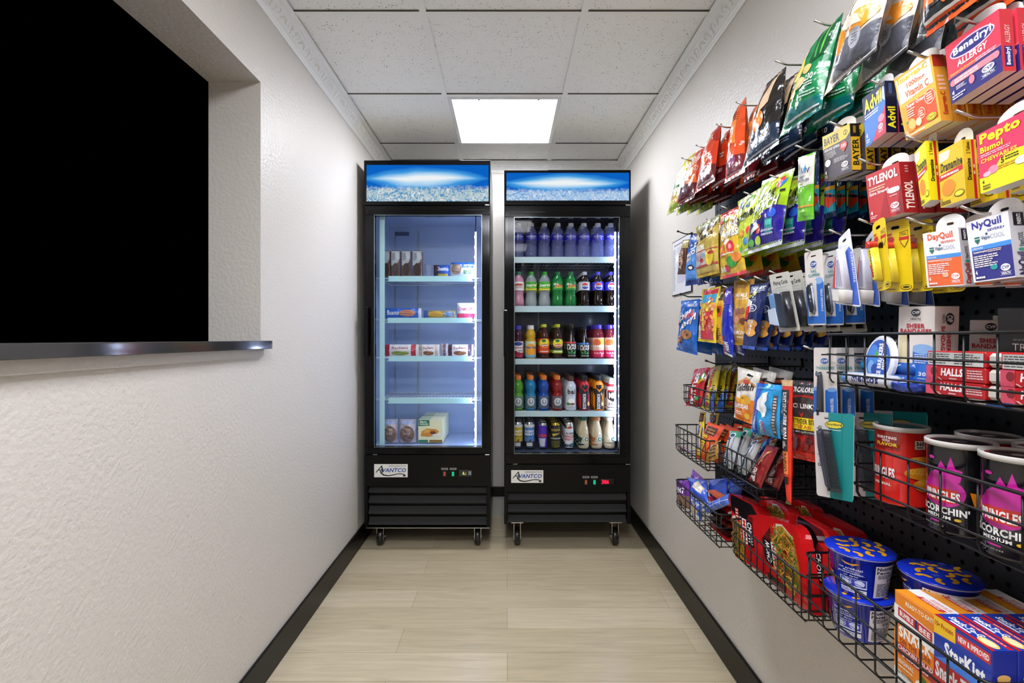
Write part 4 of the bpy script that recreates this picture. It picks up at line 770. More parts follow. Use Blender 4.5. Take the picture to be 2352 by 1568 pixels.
adv = [('p', '#0c1440', [(0, 1), (1, 1), (1, .9), (.0, .7)]), ('p', '#c8d4e8', [(.62, .9), (.95, .95), (1, .6), (.72, .66)]), ('p', '#3a78c8', [(0, .5), (.8, .75), (1, .62), (1, .4), (.3, 0), (0, 0)]), T_('#f0e22e', 'Advil', .06, .64, .86, .92, bold=.06, out='#0c1440', skew=.02), ('l', '#eef0f4', .06, .52, .75, .62, 2), ('p', '#c82a4a', [(1, .55), (1, 0), (.35, 0), (.7, .3)]), ('e', '#e88aa0', .8, .35, .14, .07), T_('#f2f2f2', '4', .06, .16, .14, .25, bold=.04), ('l', '#e8e8ee', .06, .05, .22, .13, 2)]+cvp(.76, .2, '#e8dce4', '#a83a6a', 1.0)
advs = [T_('#e8dc2e', 'Advil', .15, .08, .85, .5, rot=90, bold=.05), ('r', '#3a4470', .3, .75, .6, .95)]
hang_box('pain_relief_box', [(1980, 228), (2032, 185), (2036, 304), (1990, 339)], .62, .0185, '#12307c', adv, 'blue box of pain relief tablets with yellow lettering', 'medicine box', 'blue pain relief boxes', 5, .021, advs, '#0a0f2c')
eme = [('p', '#f2ecdc', [(.05, .95), (.95, .98), (.95, .6), (.05, .55)]), ('p', '#f0a02a', [(0, 0), (0, .5), (.1, .5), (.3, .1), (.5, 0)]), ('r', '#e04e20', .18, .08, .95, .5), T_('#f0c83a', 'Emergen-C', .1, .84, .85, .96, bold=.05, out='#b07a1a'), T_('#d86a3a', '1000mg', .3, .72, .78, .82, bold=.03), T_('#d86a3a', 'Vitamin C', .22, .6, .85, .71, bold=.03), T_('#f6eee0', 'Super Orange', .2, .43, .75, .5, bold=.04), ('e', '#f0b8a0', .82, .43, .14, .11), ('e', '#e04e20', .82, .43, .12, .095), ('l', '#f6e0d4', .74, .36, .9, .5, 4), ('e', '#f0b8a0', .56, .26, .1, .085), ('e', '#e04e20', .56, .26, .085, .07), ('l', '#f6e0d4', .5, .21, .62, .31, 3), ('l', '#f6d8c4', .2, .28, .44, .42, 4),
       ('e', '#f08a20', .24, .17, .14, .1), ('e', '#f8b860', .26, .18, .1, .075), ('p', '#2a8a3a', [(.1, .25), (.2, .24), (.14, .2)]), ('e', '#efe8b0', .45, .16, .08, .06), ('e', '#e8dc2c', .8, .13, .13, .05), ('e', '#4a5a1a', .8, .13, .115, .04), ('e', '#e8dc2c', .8, .13, .1, .033), T_('#3a3a1a', 'DrugStore', .72, .11, .88, .15), T_('#f6f0e4', '2', .06, .05, .13, .11), ('l', '#f6e0d4', .06, .01, .6, .05, 1)]
emes = [('r', '#a82c1c', 0, .82, 1, 1), ('l', '#d8a89a', .2, .45, .8, .7, 4), T_('#b03a1c', 'Emergen-C', .25, .1, .8, .44, rot=90, bold=.03)]
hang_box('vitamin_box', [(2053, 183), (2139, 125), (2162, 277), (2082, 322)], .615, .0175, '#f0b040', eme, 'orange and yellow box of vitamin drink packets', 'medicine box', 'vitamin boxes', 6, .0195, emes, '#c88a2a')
ben = [('r', '#26246e', 0, 0, 1, .42), ('r', '#e85a68', 0, .42, 1, .45), ('e', '#e8c0d4', .5, .78, .42, .14), ('e', '#26246e', .5, .78, .395, .115), T_('#f0eef4', 'Benadryl', .15, .71, .86, .87, bold=.06), T_('#f6ecec', 'ALLERGY', .2, .53, .78, .64, bold=.05, shear=.1), T_('#e0cf30', 'Diphenhydramine', .05, .44, .55, .48), ('l', '#d8d4e4', .55, .42, .95, .48, 2), ('e', '#f0808c', .1, .32, .07, .055), ('r', '#f0808c', .1, .27, .92, .375), ('e', '#f0808c', .92, .32, .05, .055), ('l', '#fae0d8', .12, .28, .6, .36, 2), ('e', '#f07c8c', .45, .19, .055, .07), ('l', '#d8d4e4', .14, .17, .36, .24, 3)]+cvp(.76, .2, '#eeecf4', '#26246e', 1.05)+[T_('#f0eef4', '4', .05, .12, .1, .19, bold=.04), ('l', '#d8d4e4', .05, .03, .35, .11, 2)]
bens = [T_('#e8a8a8', 'ALLERGY', .3, .45, .7, .75, rot=90), ('r', '#26246e', .2, .08, .8, .4), T_('#e8e4f0', 'Benadryl', .3, .1, .7, .38, rot=90, bold=.04)]
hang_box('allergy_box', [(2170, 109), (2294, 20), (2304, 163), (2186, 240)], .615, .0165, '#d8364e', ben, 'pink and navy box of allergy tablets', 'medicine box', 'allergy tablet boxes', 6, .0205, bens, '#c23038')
tyl = [('p', '#a8242c', [(.55, .55), (.62, 0), (.3, 0)]), ('p', '#8a1c24', [(1, .6), (1, 0), (.78, 0)]), T_('#f6f0f0', 'TYLENOL', .06, .74, .94, .92, bold=.07, shear=.08, out='#7a1418'), ('l', '#f0c8a8', .07, .6, .6, .7, 2), T_('#f4e6e6', 'Extra Strength', .07, .51, .66, .6, bold=.04, shear=.1), ('e', '#f2e8e6', .78, .5, .18, .055), ('e', '#e8dcda', .9, .5, .06, .05), ('l', '#e8b0b0', .66, .37, .88, .42, 1)]+cvp(.78, .2, '#f0e4e4', '#a8303a', 1.1)+[T_('#f6ecec', '4', .06, .14, .13, .22, bold=.04), ('l', '#f0d0d0', .06, .05, .26, .12, 2)]
tyls = [T_('#e8d4c8', 'TYLENOL', .2, .08, .8, .62, rot=90, bold=.06, shear=.08), ('l', '#bb8888', .35, .78, .6, .94, 3)]
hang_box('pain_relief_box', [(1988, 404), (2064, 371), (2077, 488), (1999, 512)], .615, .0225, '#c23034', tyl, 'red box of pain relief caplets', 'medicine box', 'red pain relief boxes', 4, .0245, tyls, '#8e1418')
drf = [('p', '#f0e8c0', [(0, .96), (.5, .94), (.4, .8), (0, .78)]), T_('#1c1a12', 'Dramamine', .06, .6, .95, .76, bold=.05, shear=.1), ('p', '#c8242a', [(0, .46), (.95, .52), (.95, .6), (0, .56)]), ('l', '#f4e4dc', .06, .49, .85, .56, 1), ('e', '#e88a1e', .35, .3, .26, .14), ('e', '#1c1a12', .76, .14, .2, .055), ('e', '#e0c41a', .76, .14, .175, .045), ('e', '#e8e03a', .76, .14, .12, .03), T_('#1c1a12', '2', .04, .1, .1, .15), ('l', '#3a3410', .04, .02, .45, .09, 2)]
drs = [('r', '#c81e24', .62, .0, .82, 1), T_('#1c1a12', '2 Tablets', .22, .76, .5, .96, rot=90), T_('#1c1a12', 'Dramamine', .18, .32, .5, .68, rot=90, bold=.04), ('l', '#f0c8b0', .66, .38, .78, .6, 2)]
hang_box('motion_sickness_box', [(2100, 351), (2125, 323), (2137, 459), (2117, 474)], .62, .0185, '#e6d61c', drf, 'narrow yellow motion sickness box turned edge-on, between red and pink boxes', 'medicine box', 'yellow motion sickness boxes', 1, None, drs, '#e2d214', topcol='#e6d61c')
o = hang_box('motion_sickness_box', [(2156, 349), (2210, 320), (2220, 456), (2161, 477)], .625, .0185, '#dcb91a', drf, 'yellow motion sickness box with black lettering left of the pink box', 'medicine box', 'yellow motion sickness boxes', 4, .043, drs, '#dcb81a', topcol='#e6d61c')
pep_ = [('p', '#f0e612', [(0, 0), (1, 0), (1, .48), (.72, .5), (.45, .46), (.3, .3), (.1, .24), (0, .25)]), T_('#f2e414', 'Pepto', .06, .76, .82, .97, bold=.07, out='#8a1230'), T_('#f2e414', 'Bismol', .06, .65, .5, .75, bold=.06, out='#8a1230'), ('l', '#f6c0c8', .06, .57, .7, .63, 2), T_('#f0c83a', 'CHEWABLES', .06, .48, .76, .55, bold=.05), T_('#3a2c10', '5', .45, .36, .52, .46, bold=.05), ('l', '#3a2c10', .54, .38, .8, .46, 2), ('l', '#c88a1a', .4, .28, .98, .35, 2), ('e', '#f08aa0', .3, .32, .1, .065), ('e', '#f6b0c0', .17, .28, .08, .04), ('e', '#f4ecd8', .85, .3, .13, .06), T_('#3a2c10', '4', .06, .14, .11, .2), ('l', '#5a4a14', .07, .03, .25, .12, 2)]
hang_box('stomach_relief_box', [(2242, 311), (2368, 246), (2368, 404), (2253, 445)], .6, .02, '#e8305a', pep_, 'pink and yellow box of chewable stomach tablets at the right edge', 'medicine box', 'stomach tablet boxes', 4, .035, [('r', '#e0cf1a', 0, 0, 1, .4)], '#d83a5a')
def quil(c, c2, nm, tc, pc): return [('r', c, .06, .02, 1, .56), ('r', '#3f8cd8', .06, .5, 1, .57), T_(tc, nm, .14, .82, .84, .97, bold=.04), T_(tc, 'SEVERE+', .5, .77, .9, .81, bold=.02), ('e', tc if 0 else '#2a3a5a', .47, .74, .03, .018), ('p', '#1c6a5a', [(.17, .72), (.3, .72), (.3, .66), (.235, .6), (.17, .66)]), ('r', '#e8ece8', .17, .68, .3, .69), T_('#22406a', 'Vapo', .33, .64, .54, .72, bold=.02), T_('#8a94a4', 'COOL', .55, .65, .88, .72, bold=-.005), T_('#f0f0ee', 'COLD & FLU', .09, .52, .35, .55, bold=.03),
    T_('#f4e8e0', 'Acetaminophen', .1, .45, .45, .49, bold=.03), ('l', '#f0d4c8', .46, .44, .8, .49, 2), ('l', '#f4e8e4', .1, .22, .7, .42, 6), ('e', pc, .56, .2, .085, .04)]+cvp(.82, .17, '#f4f0f0', c, 1.0)+[T_('#f6f2f2', '4', .1, .11, .15, .18, bold=.04), ('l', '#f0e4e0', .1, .03, .42, .09, 1)]
def qs(nm, tc): return [('r', '#14121c', .2, .78, .75, .98), T_('#e8e8e8', 'PARENTS', .38, .8, .6, .96, rot=90), ('e', '#3a8a74', .5, .42, .2, .025), T_('#2a3040', 'VapoCOOL', .35, .46, .7, .68, rot=90), T_(tc, nm, .2, .04, .8, .38, rot=90, bold=.04)]
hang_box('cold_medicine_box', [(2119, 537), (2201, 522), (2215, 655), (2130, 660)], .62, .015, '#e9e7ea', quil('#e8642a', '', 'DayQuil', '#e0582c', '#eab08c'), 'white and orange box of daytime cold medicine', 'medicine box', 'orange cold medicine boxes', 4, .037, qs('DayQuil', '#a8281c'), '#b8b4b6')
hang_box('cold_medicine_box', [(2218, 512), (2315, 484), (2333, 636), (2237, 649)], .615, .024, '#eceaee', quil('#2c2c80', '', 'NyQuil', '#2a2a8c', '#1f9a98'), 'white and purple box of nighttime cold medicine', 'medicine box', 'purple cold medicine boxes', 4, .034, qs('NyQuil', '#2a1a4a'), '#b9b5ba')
for px, py, w_ in ((1905, 280, 'holding the aspirin boxes'), (2000, 185, 'holding the blue pain relief boxes'), (2085, 118, 'holding the vitamin boxes'), (2195, 38, 'holding the allergy boxes'), (1973, 365, 'holding the red pain relief boxes'), (2080, 312, 'holding the yellow motion sickness boxes'), (2195, 254, 'holding the stomach tablet boxes'), (2083, 500, 'holding the daytime cold boxes'), (2207, 474, 'holding the nighttime cold boxes')): hook(px, py, w_)
# ---- drink-mix sticks ------------------------------------------------------
liv = [('r', '#d8d4ca', 0, .52, 1, .97), ('p', '#6cbc2c', [(0, .53), (.35, .53), (.5, .44), (.7, .53), (1, .53), (1, 0), (0, 0)]), ('p', '#1c4a8c', [(.3, .78), (.5, .9), (.48, .77), (.4, .72)]), ('p', '#3a9ac8', [(.5, .9), (.62, .8), (.55, .73), (.45, .72)]), T_('#7a9ab8', 'LIQUID', .12, .71, .55, .76), T_('#1c3a7c', 'IV', .6, .71, .85, .79), T_('#4a5a6c', 'ENERGY', .25, .64, .65, .68), T_('#4a5a6c', 'MULTIPLIER', .15, .59, .85, .63), ('r', '#b8d04a', .3, .55, .5, .57), ('r', '#e0a02c', 0, .2, 1, .225), ('l', '#a8dc6c', .2, .12, .7, .16, 1)]
bag('drink_mix_stick', [(1834, 362), (1874, 348), (1870, 503), (1832, 509)], .61, .012, '#6cbc2c', liv, 'white and green drink mix stick hanging in front of the blue sticks', 'drink mix', seal=None, seed=3, wr=.4)
mot = [('r', '#c8902c', 0, .42, 1, .48), ('r', '#1a94ac', 0, .08, 1, .42), ('e', '#d83a1e', .5, .3, .4, .08), ('p', '#0c2448', [(0, .36), (1, .28), (1, .33), (0, .4)]), ('p', '#d83a1e', [(0, .22), (.5, .15), (1, .22), (1, .3), (0, .3)])]
mt = bag('drink_mix_stick', [(1872, 352), (1882, 348), (1884, 494), (1871, 499)], .655, .01, '#0d2450', mot, 'narrow navy stick with teal and red picture just behind green stick', 'drink mix', 'navy drink mix sticks', seed=4, wr=.4)
q0 = [(1897, 356), (1918, 348), (1922, 495), (1893, 504)]
m2 = bag('drink_mix_stick', q0, .665, .01, '#0d2450', mot, 'navy drink mix stick with teal base, front of the navy group', 'drink mix', 'navy drink mix sticks', seed=5, wr=.4)
for i in range(1, 5): dup(m2, .023*i, random.uniform(-.004, .002), random.uniform(-.003, .002), 'navy drink mix stick with teal base, %s from the front of the navy group' % ORD[i], (0, 0, random.uniform(-.25, .25)))
hook(1827, 334, 'holding the drink mix sticks')
# ---- candy bags ------------------------------------------------------------
spn = [('p', '#2a1c8c', [(0, .0), (1, 0), (1, .52), (.75, .56), (.5, .5), (0, .38)]), ('r', '#c8ccd0', 0, 0, 1, .07), ('e', '#b8d82c', .3, .85, .25, .1), ('e', '#d8423c', .72, .86, .14, .08), ('p', '#2a7ac8', [(.76, .84), (.92, .9), (.9, .84), (.78, .78)]), ('e', '#e8e83a', .5, .92, .12, .05), T_('#16160c', 'SOUR', .18, .62, .72, .76, bold=.09, out='#c8d82a', skew=.1), T_('#f0f0e8', 'PUNCH', .1, .47, .85, .61, bold=.08, out='#16160c', skew=.1), T_('#e8e03a', 'BITES', .1, .38, .48, .46, bold=.06, out='#16160c', skew=.08),
       ('e', '#2a5ac8', .76, .45, .1, .06), ('r', '#e04a3a', .34, .22, .44, .34), ('r', '#2a9a98', .6, .2, .78, .38), ('r', '#5ac8c0', .62, .3, .76, .36), ('e', '#c0e02a', .38, .13, .1, .06), ('e', '#6ac83a', .15, .12, .1, .05), ('l', '#c8c4e8', .52, .16, .85, .26, 2), ('r', '#1a1a14', .82, .72, .96, .745), ('p', '#e8f0e0', [(.16, .28), (.36, .36), (.42, .3), (.14, .22)])]
c1 = bag('gummy_bag', [(1752, 416), (1826, 385), (1796, 561), (1702, 589)], (.625, .60), .035, '#a4cc20', spn, 'large lime and purple bag of sour gummies', 'candy bag', 'lime and purple gummy bags', back='#7aa020', seed=11, tail=.06)
row(c1, 4, .046, 'lime and purple sour gummy bag')
gum = [('r', '#e0e8a8', 0, .9, 1, 1), T_('#2a5a9a', 'Sour', .3, .72, .8, .82, bold=.04, skew=.1), T_('#1c1c1c', 'Gummies', .0, .5, .95, .66, bold=.07, out='#e8e83a', skew=.12), ('e', '#3a8ac8', .3, .85, .12, .05), ('e', '#5ab83a', .65, .88, .16, .05), ('e', '#e83a3a', .75, .38, .12, .07), ('e', '#f0a02a', .4, .36, .14, .06), ('e', '#2a7ac8', .6, .22, .12, .06), ('e', '#e8e83a', .25, .22, .14, .08), ('r', '#f0f0e0', .1, .06, .9, .1), ('e', '#c8303a', .85, .12, .08, .05), ('e', '#6ac83a', .3, .12, .1, .04)]
c2 = bag('gummy_bag', [(1695, 463), (1753, 428), (1738, 580), (1694, 598)], (.625, .605), .03, '#c8d83a', gum, 'yellow-green gummy bag between the purple bag and the fruit gummy bag', 'candy bag', 'yellow-green gummy bags', seed=12)
row(c2, 3, .05, 'yellow-green gummy bag')
lif = [('r', '#c8242c', 0, .9, 1, 1), ('r', '#d8303a', 0, 0, 1, .05), T_('#f4f2ee', 'LIFE SAVERS', .04, .64, .96, .79, bold=.08, out='#1c1818', skew=.06), T_('#f4f2ee', 'GUMMIES', .06, .52, .95, .63, bold=.07, out='#1c1818', skew=.06), T_('#d8303a', '5', .4, .46, .5, .52, bold=.05), ('e', '#e87a1e', .2, .38, .2, .1), ('e', '#f0c030', .2, .38, .08, .04), ('e', '#d8202c', .66, .42, .14, .09), ('e', '#f09aa0', .66, .42, .05, .04), ('e', '#3a9a3a', .6, .2, .2, .08), ('e', '#f0c82a', .25, .2, .18, .08), ('e', '#c8242c', .35, .12, .12, .05), ('e', '#e8862a', .8, .25, .16, .07), ('l', '#f4f0e0', .06, .3, .8, .34, 1), T_('#f4f2ee', '360', .06, .08, .3, .15, bold=.03), ('e', '#58b038', .42, .86, .12, .05), ('e', '#f0b020', .75, .85, .14, .05), ('e', '#d83a30', .15, .84, .1, .04)]
c3 = bag('gummy_bag', [(1654, 494), (1700, 472), (1716, 627), (1655, 642)], (.62, .60), .03, '#e0b82a', lif, 'colorful fruit gummy bag with white lettering and red ends', 'candy bag', 'fruit gummy bags', back='#a01c24', seed=13)
row(c3, 4, .045, 'fruit gummy bag with red ends')
har = [('r', '#a8a878', 0, .86, 1, 1), T_('#1c1a14', 'HARIBO', .2, .73, .95, .84, bold=.08, skew=.12), T_('#1c1a14', 'Goldbears', .04, .60, .85, .69, bold=.03, skew=.12), ('r', '#e8e4c8', .0, .46, .55, .56), ('r', '#b83a34', 0, .44, 1, .455), ('r', '#c0b8b0', 0, .2, .6, .44), ('e', '#c8a0a8', .2, .36, .1, .04), ('e', '#c83a3a', .35, .28, .1, .04), ('e', '#8aa8b8', .5, .36, .1, .04), ('e', '#d8d0c8', .22, .25, .1, .03), ('r', '#b83a34', 0, .17, 1, .2), ('e', '#e8c82a', .72, .3, .16, .14), ('e', '#c8382c', .78, .38, .12, .03), ('r', '#c0a02a', 0, .0, 1, .06)]
c4 = bag('gummy_bag', [(1599, 522), (1653, 492), (1653, 627), (1598, 641)], (.62, .60), .028, '#c8ac48', har, 'gold gummy candy bag with black lettering and clear window', 'candy bag', 'gold gummy bags', seed=14)
row(c4, 3, .04, 'gold gummy candy bag')
ore = [('r', '#1c4aa8', 0, .9, 1, 1), ('e', '#1a3a8c', .5, .78, .3, .05), ('r', '#4a8ad8', .0, .12, 1, .6), T_('#f2f4f6', 'OREO', .2, .52, .9, .62, bold=.07, out='#12306c', skew=.1), T_('#f0e8c0', 'Mini', .05, .4, .7, .5, bold=.06, out='#12306c', skew=.1), ('e', '#1c1814', .7, .32, .2, .055), ('e', '#e8e4e0', .7, .32, .12, .03), ('r', '#12307c', 0, 0, 1, .09)]
c5 = bag('cookie_bag', [(1586, 542), (1607, 535), (1603, 652), (1574, 657)], (.62, .60), .03, '#2a6ac8', ore, 'blue bag of mini sandwich cookies beside the wall notice', 'cookie bag', 'blue mini cookie bags', back='#12307c', seed=15)
row(c5, 3, .04, 'blue mini cookie bag')
bag('snack_bar_bag', [(1569, 551), (1584, 549), (1574, 630), (1556, 630)], (.62, .61), .02, '#5a3a2c', [('r', '#b8a868', 0, .75, 1, 1), ('r', '#8a4a3a', .1, .3, .8, .7), ('p', '#c0a890', [(.2, .2), (.7, .35), (.6, .15)]), ('t', '#d8c8b0', 'BARS', .2, .35, .7, .65, {'rot': 90})], 'brown snack bar pouch hanging nearest the wall notice', 'snack', seed=16)
for px, py, w_, k in ((1768, 402, 'holding the lime and purple gummy bags', 0), (1708, 441, 'holding the yellow-green gummy bags', 0), (1655, 473, 'holding the fruit gummy bags', 0), (1622, 503, 'holding the gold gummy bags', 0), (1557, 531, 'holding the blue mini cookie bags', 1)): hook(px, py, w_, bool(k))
# notice on the wall
def notice():
    X = XR-.006; y1, y0 = PY(1544, X), PY(1588, X); z1, z0 = 1.2+.577*X, 1.2-.0-.0+.255*X+0; mb = MB(); mb.box((X, y0, z0), (XR-.0005, y1, z1), M('#111214', 'plastic'))
    W, H = y1-y0, z1-z0; F = lambda u, v, o: np.stack([X-o+0*u, y1-u*W, z0+v*H], 1)
    it = [('r', '#dfe0e4', .015, .015, .985, .985), ('l', '#8a8a90', .12, .88, .8, .94, 1), ('r', '#f4f4f6', .2, .6, .6, .72), ('l', '#9a9aa0', .06, .08, .2, .85, 24), ('l', '#a8a4c8', .3, .2, .85, .55, 12), ('l', '#a8a8ac', .3, .75, .9, .86, 4)]
    put_art(mb, F, it, W, H, base=.0004); mb.build('notice_sheet', (X, (y0+y1)/2, z0), label='white printed notice with a thin black edge on the right wall', category='notice')
notice()
# ---- lower candy row ---------------------------------------------------------
aho = [('r', '#1a62c0', 0, .85, 1, 1), T_('#e8ecf4', 'NABISCO', .5, .86, .95, .92, bold=.03), T_('#e04038', 'MINI', .4, .6, .85, .72, bold=.06, out='#f2f2f2', skew=.2), T_('#f4f4f4', 'Chips', .1, .5, .75, .64, bold=.08, out='#1a3a8c', skew=.35), T_('#f4f4f4', 'Ahoy!', .2, .34, .95, .5, bold=.08, out='#c8302c', skew=.35), ('e', '#b07a48', .58, .34, .28, .09), ('e', '#4a2c18', .5, .36, .04, .015), ('e', '#4a2c18', .66, .33, .04, .015), ('e', '#4a2c18', .58, .39, .03, .012), ('e', '#8a5a30', .2, .24, .2, .06), ('e', '#a87040', .1, .18, .1, .04), ('p', '#c83a38', [(.02, .5), (.1, .72), (.2, .7), (.14, .48)]), ('r', '#c8c8c4', .14, .55, .24, .75)]
d1 = bag('cookie_bag', [(1565, 691), (1608, 686), (1602, 816), (1554, 803)], (.62, .60), .03, '#1560bc', aho, 'blue bag of mini chocolate chip cookies, lowest bag at the far end', 'cookie bag', 'blue chocolate chip cookie bags', back='#0c3a94', seed=21, tail=.04)
row(d1, 4, .042, 'blue chocolate chip cookie bag')
stb = [('r', '#c82a34', .06, .88, .94, .97), ('r', '#2a9ac8', .08, .72, .92, .87), ('r', '#c82a30', .12, .05, .88, .6), ('r', '#e8cc20', 0, .7, .08, 1), T_('#e8d020', 'Starburst', .2, .2, .44, .62, rot=90, bold=.07, out='#a81c24'), T_('#f4ece0', 'MINIS', .0, .06, .18, .3, rot=90, bold=.05)]
rr = random.Random(5)
for i in range(26): stb.append(('e', rr.choice(['#f0a848', '#e88a6a', '#f0cf4a', '#e07a3a', '#f0b8a0']), rr.uniform(.5, .92), rr.uniform(.22, .82), .065, .03))
for i in range(8): stb.append(('e', rr.choice(['#f0a848', '#f0cf4a', '#e88a6a']), rr.uniform(.05, .2), rr.uniform(.4, .75), .05, .025))
d2 = bag('candy_bag', [(1613, 665), (1656, 657), (1645, 788), (1603, 783)], (.62, .60), .022, '#e8cc20', stb, 'yellow and red bag of fruit chews with round candies', 'candy bag', 'yellow fruit chew bags', seed=22, tail=.03)
row(d2, 3, .034, 'yellow and red fruit chew bag')
bag('candy_bag', [(1655, 667), (1664, 664), (1661, 792), (1650, 788)], (.615, .605), .022, '#d8a41c', [('r', '#4a3a20', .1, .8, 1, 1), ('r', '#c8501c', .2, .5, .9, .7), ('e', '#2c1c14', .5, .62, .3, .05), ('l', '#4a3a14', .1, .1, .9, .3, 5)], 'narrow yellow and orange candy bag turned edge-on beside the fruit chews', 'candy bag', seed=23)
m_ = [('r', '#4a3aa8', 0, .75, 1, 1), ('p', '#a83a5a', [(0, .1), (.4, .3), (.3, .0), (0, 0)]), ('r', '#c8ccd0', .1, 0, .9, .03), T_('#c8d0e8', "M&M", .3, .06, .75, .2, rot=90, bold=.04)]
bag('candy_bag', [(1667, 664), (1682, 658), (1686, 822), (1662, 810)], (.61, .60), .03, '#1c2ca8', m_, 'long blue candy bag turned edge-on left of the gold nut bag', 'candy bag', 'long blue candy bags', seed=24)
bag('candy_bag', [(1694, 668), (1708, 664), (1712, 818), (1692, 808)], (.655, .65), .028, '#1420a0', m_, 'second long blue candy bag, behind the gold nut bag', 'candy bag', 'long blue candy bags', seed=25)
sah = [('l', '#b07c10', .02, .87, .98, .97, 6), T_('#f4efe0', 'SAHALE', .14, .73, .8, .79, bold=.03), T_('#e8d8b0', 'SNACKS', .34, .69, .7, .715), ('e', '#8a5230', .42, .5, .2, .06), ('e', '#b06a3a', .55, .42, .16, .05), ('e', '#c88a5a', .4, .38, .16, .05), ('e', '#9a5c34', .66, .52, .12, .05), ('e', '#6a3c20', .7, .36, .14, .05), ('l', '#e8d8b0', .2, .26, .4, .3, 2), T_('#f4efe0', 'ALMONDS', .14, .16, .85, .22, bold=.03), ('l', '#e8d8b0', .3, .1, .7, .14, 1)]
d3 = bag('nut_bag', [(1686, 645), (1733, 640), (1738, 797), (1679, 790)], (.625, .61), .025, '#d09c1c', sah, 'gold bag of glazed nuts with white lettering', 'nut bag', 'gold nut bags', seed=26, tail=.04, fin='bag')
row(d3, 3, .045, 'gold nut bag')
lan = [('r', '#16245c', 0, .84, 1, 1), ('l', '#d8dce8', .05, .85, .95, .97, 5), ('p', '#f0ece8', [(0, .78), (.5, .72), (.5, .58), (0, .46)]), ('p', '#c8282c', [(0, .62), (.4, .66), (.34, .46), (0, .42)]), T_('#e8d040', 'Toasty', .05, .74, .6, .82, bold=.05, skew=.15), ('e', '#e8e8ee', .6, .62, .17, .055), ('e', '#1c2c6c', .6, .62, .14, .043), ('l', '#e8e8ee', .5, .59, .7, .65, 2), ('e', '#d8963a', .62, .38, .32, .07), ('e', '#c88030', .55, .31, .34, .06), ('e', '#e0a24a', .62, .25, .32, .06), ('e', '#c88030', .2, .32, .2, .1),
       ('r', '#f2f0ea', .5, .39, .7, .43), ('r', '#f2f0ea', .48, .33, .68, .37), ('r', '#f2f0ea', .47, .275, .67, .315), ('r', '#f2f0ea', .46, .22, .66, .26), ('l', '#1c1c1c', .52, .395, .68, .425, 2), ('l', '#1c1c1c', .5, .335, .66, .365, 2), ('l', '#1c1c1c', .49, .28, .65, .31, 2), ('l', '#1c1c1c', .48, .225, .64, .255, 2), ('r', '#3a5ab0', 0, 0, 1, .05)]
d4 = bag('cracker_pack', [(1723, 654), (1768, 648), (1736, 804), (1705, 799)], (.62, .60), .022, '#16245c', lan, 'navy pack of orange sandwich crackers', 'cracker pack', 'navy cracker packs', seed=27, tail=.05)
row(d4, 7, .028, 'navy pack of sandwich crackers', rot=.15)
for px, py, w_, k in ((1563, 675, 'holding the blue cookie bags', 1), (1618, 646, 'holding the yellow fruit chew bags', 0), (1659, 656, 'holding the edge-on candy bags', 0), (1699, 640, 'holding the gold nut bags', 0), (1732, 635, 'holding the navy cracker packs', 0)): hook(px, py, w_, bool(k), X=.595)
# ---- carded goods --------------------------------------------------------------
def card(name, q, X, col, items, label, cat, group, holes=(('s', .5, .93, .3, .018),), rad=.004, t=.0006, extra=None, fin='card'):
    A, B, C, D, n, W, H = frame(q, X); f = bil(A, B, C, D); F = lambda x, y, o: f(np.asarray(x)/W, np.asarray(y)/H)+o*n; mb = MB()
    hs = [slot(u*W, v*H, w*W, h*H) for _, u, v, w, h in holes]
    plate(mb, F, rrect(W, H, rad), [h[::-1] for h in hs], t, M(col, fin), M('#dcdcd8'))
    G = lambda u, v, o: f(u, v)+o*n
    put_art(mb, G, items, W, H, base=.0002, fin=fin)
    o = mb.build(name, (C+D)/2, label=label, category=cat)
    if group: o['group'] = group
    if extra: extra(o, G, W, H, n)
    return o
PETC = shell('blister_plastic', .035, .4, .08)
def blister(o, G, u0, v0, u1, v1, d, W, H, taper=.08, mat=None, name='blister'):
    mb = MB(); L0 = rrect((u1-u0)*W, (v1-v0)*H, .004, 3); L0 = [(u0+x/W, v0+y/H) for x, y in L0]; cx, cy = (u0+u1)/2, (v0+v1)/2
    L1 = [(cx+(x-cx)*(1-taper), cy+(y-cy)*(1-taper*.6)) for x, y in L0]; k = len(L0)
    a = G(np.array([p[0] for p in L0]), np.array([p[1] for p in L0]), .0007); b = G(np.array([p[0] for p in L1]), np.array([p[1] for p in L1]), d)
    mb.add(np.concatenate([a, b]), [(i, (i+1) % k, k+(i+1) % k, k+i) for i in range(k)]+[tuple(range(k, 2*k))], mat or PETC, False)
    return mb.build(name, tuple(o['org']), o)
def solid(o, G, pts, o0, o1, mat, name, label=None):
    mb = MB(); U = np.array([p[0] for p in pts]); V = np.array([p[1] for p in pts]); k = len(pts); a = G(U, V, o0); b = G(U, V, o1); T = tessellate_polygon([[Vector((x, y, 0)) for x, y in pts]])
    if o1-o0 > .004:      # rounded shoulder
        cu, cv = U.mean(), V.mean(); m1 = G(cu+(U-cu)*.97, cv+(V-cv)*.985, o0+(o1-o0)*.6); m2 = G(cu+(U-cu)*.82, cv+(V-cv)*.95, o0+(o1-o0)*.92); b = G(cu+(U-cu)*.55, cv+(V-cv)*.9, o1)
        rings = [a, m1, m2, b]; mb.add(np.concatenate(rings), [(q*k+i, q*k+(i+1) % k, (q+1)*k+(i+1) % k, (q+1)*k+i) for q in range(3) for i in range(k)], mat, True); mb.add(b, T, mat, True)
    else: mb.add(np.concatenate([a, b]), [(i, (i+1) % k, k+(i+1) % k, k+i) for i in range(k)]+[tuple(k+j for j in t) for t in T], mat)
    c = mb.build(name, tuple(o['org']), o)
    if label: c['label'] = label
    return c
CHM = M('#9aa0a8', 'metal')
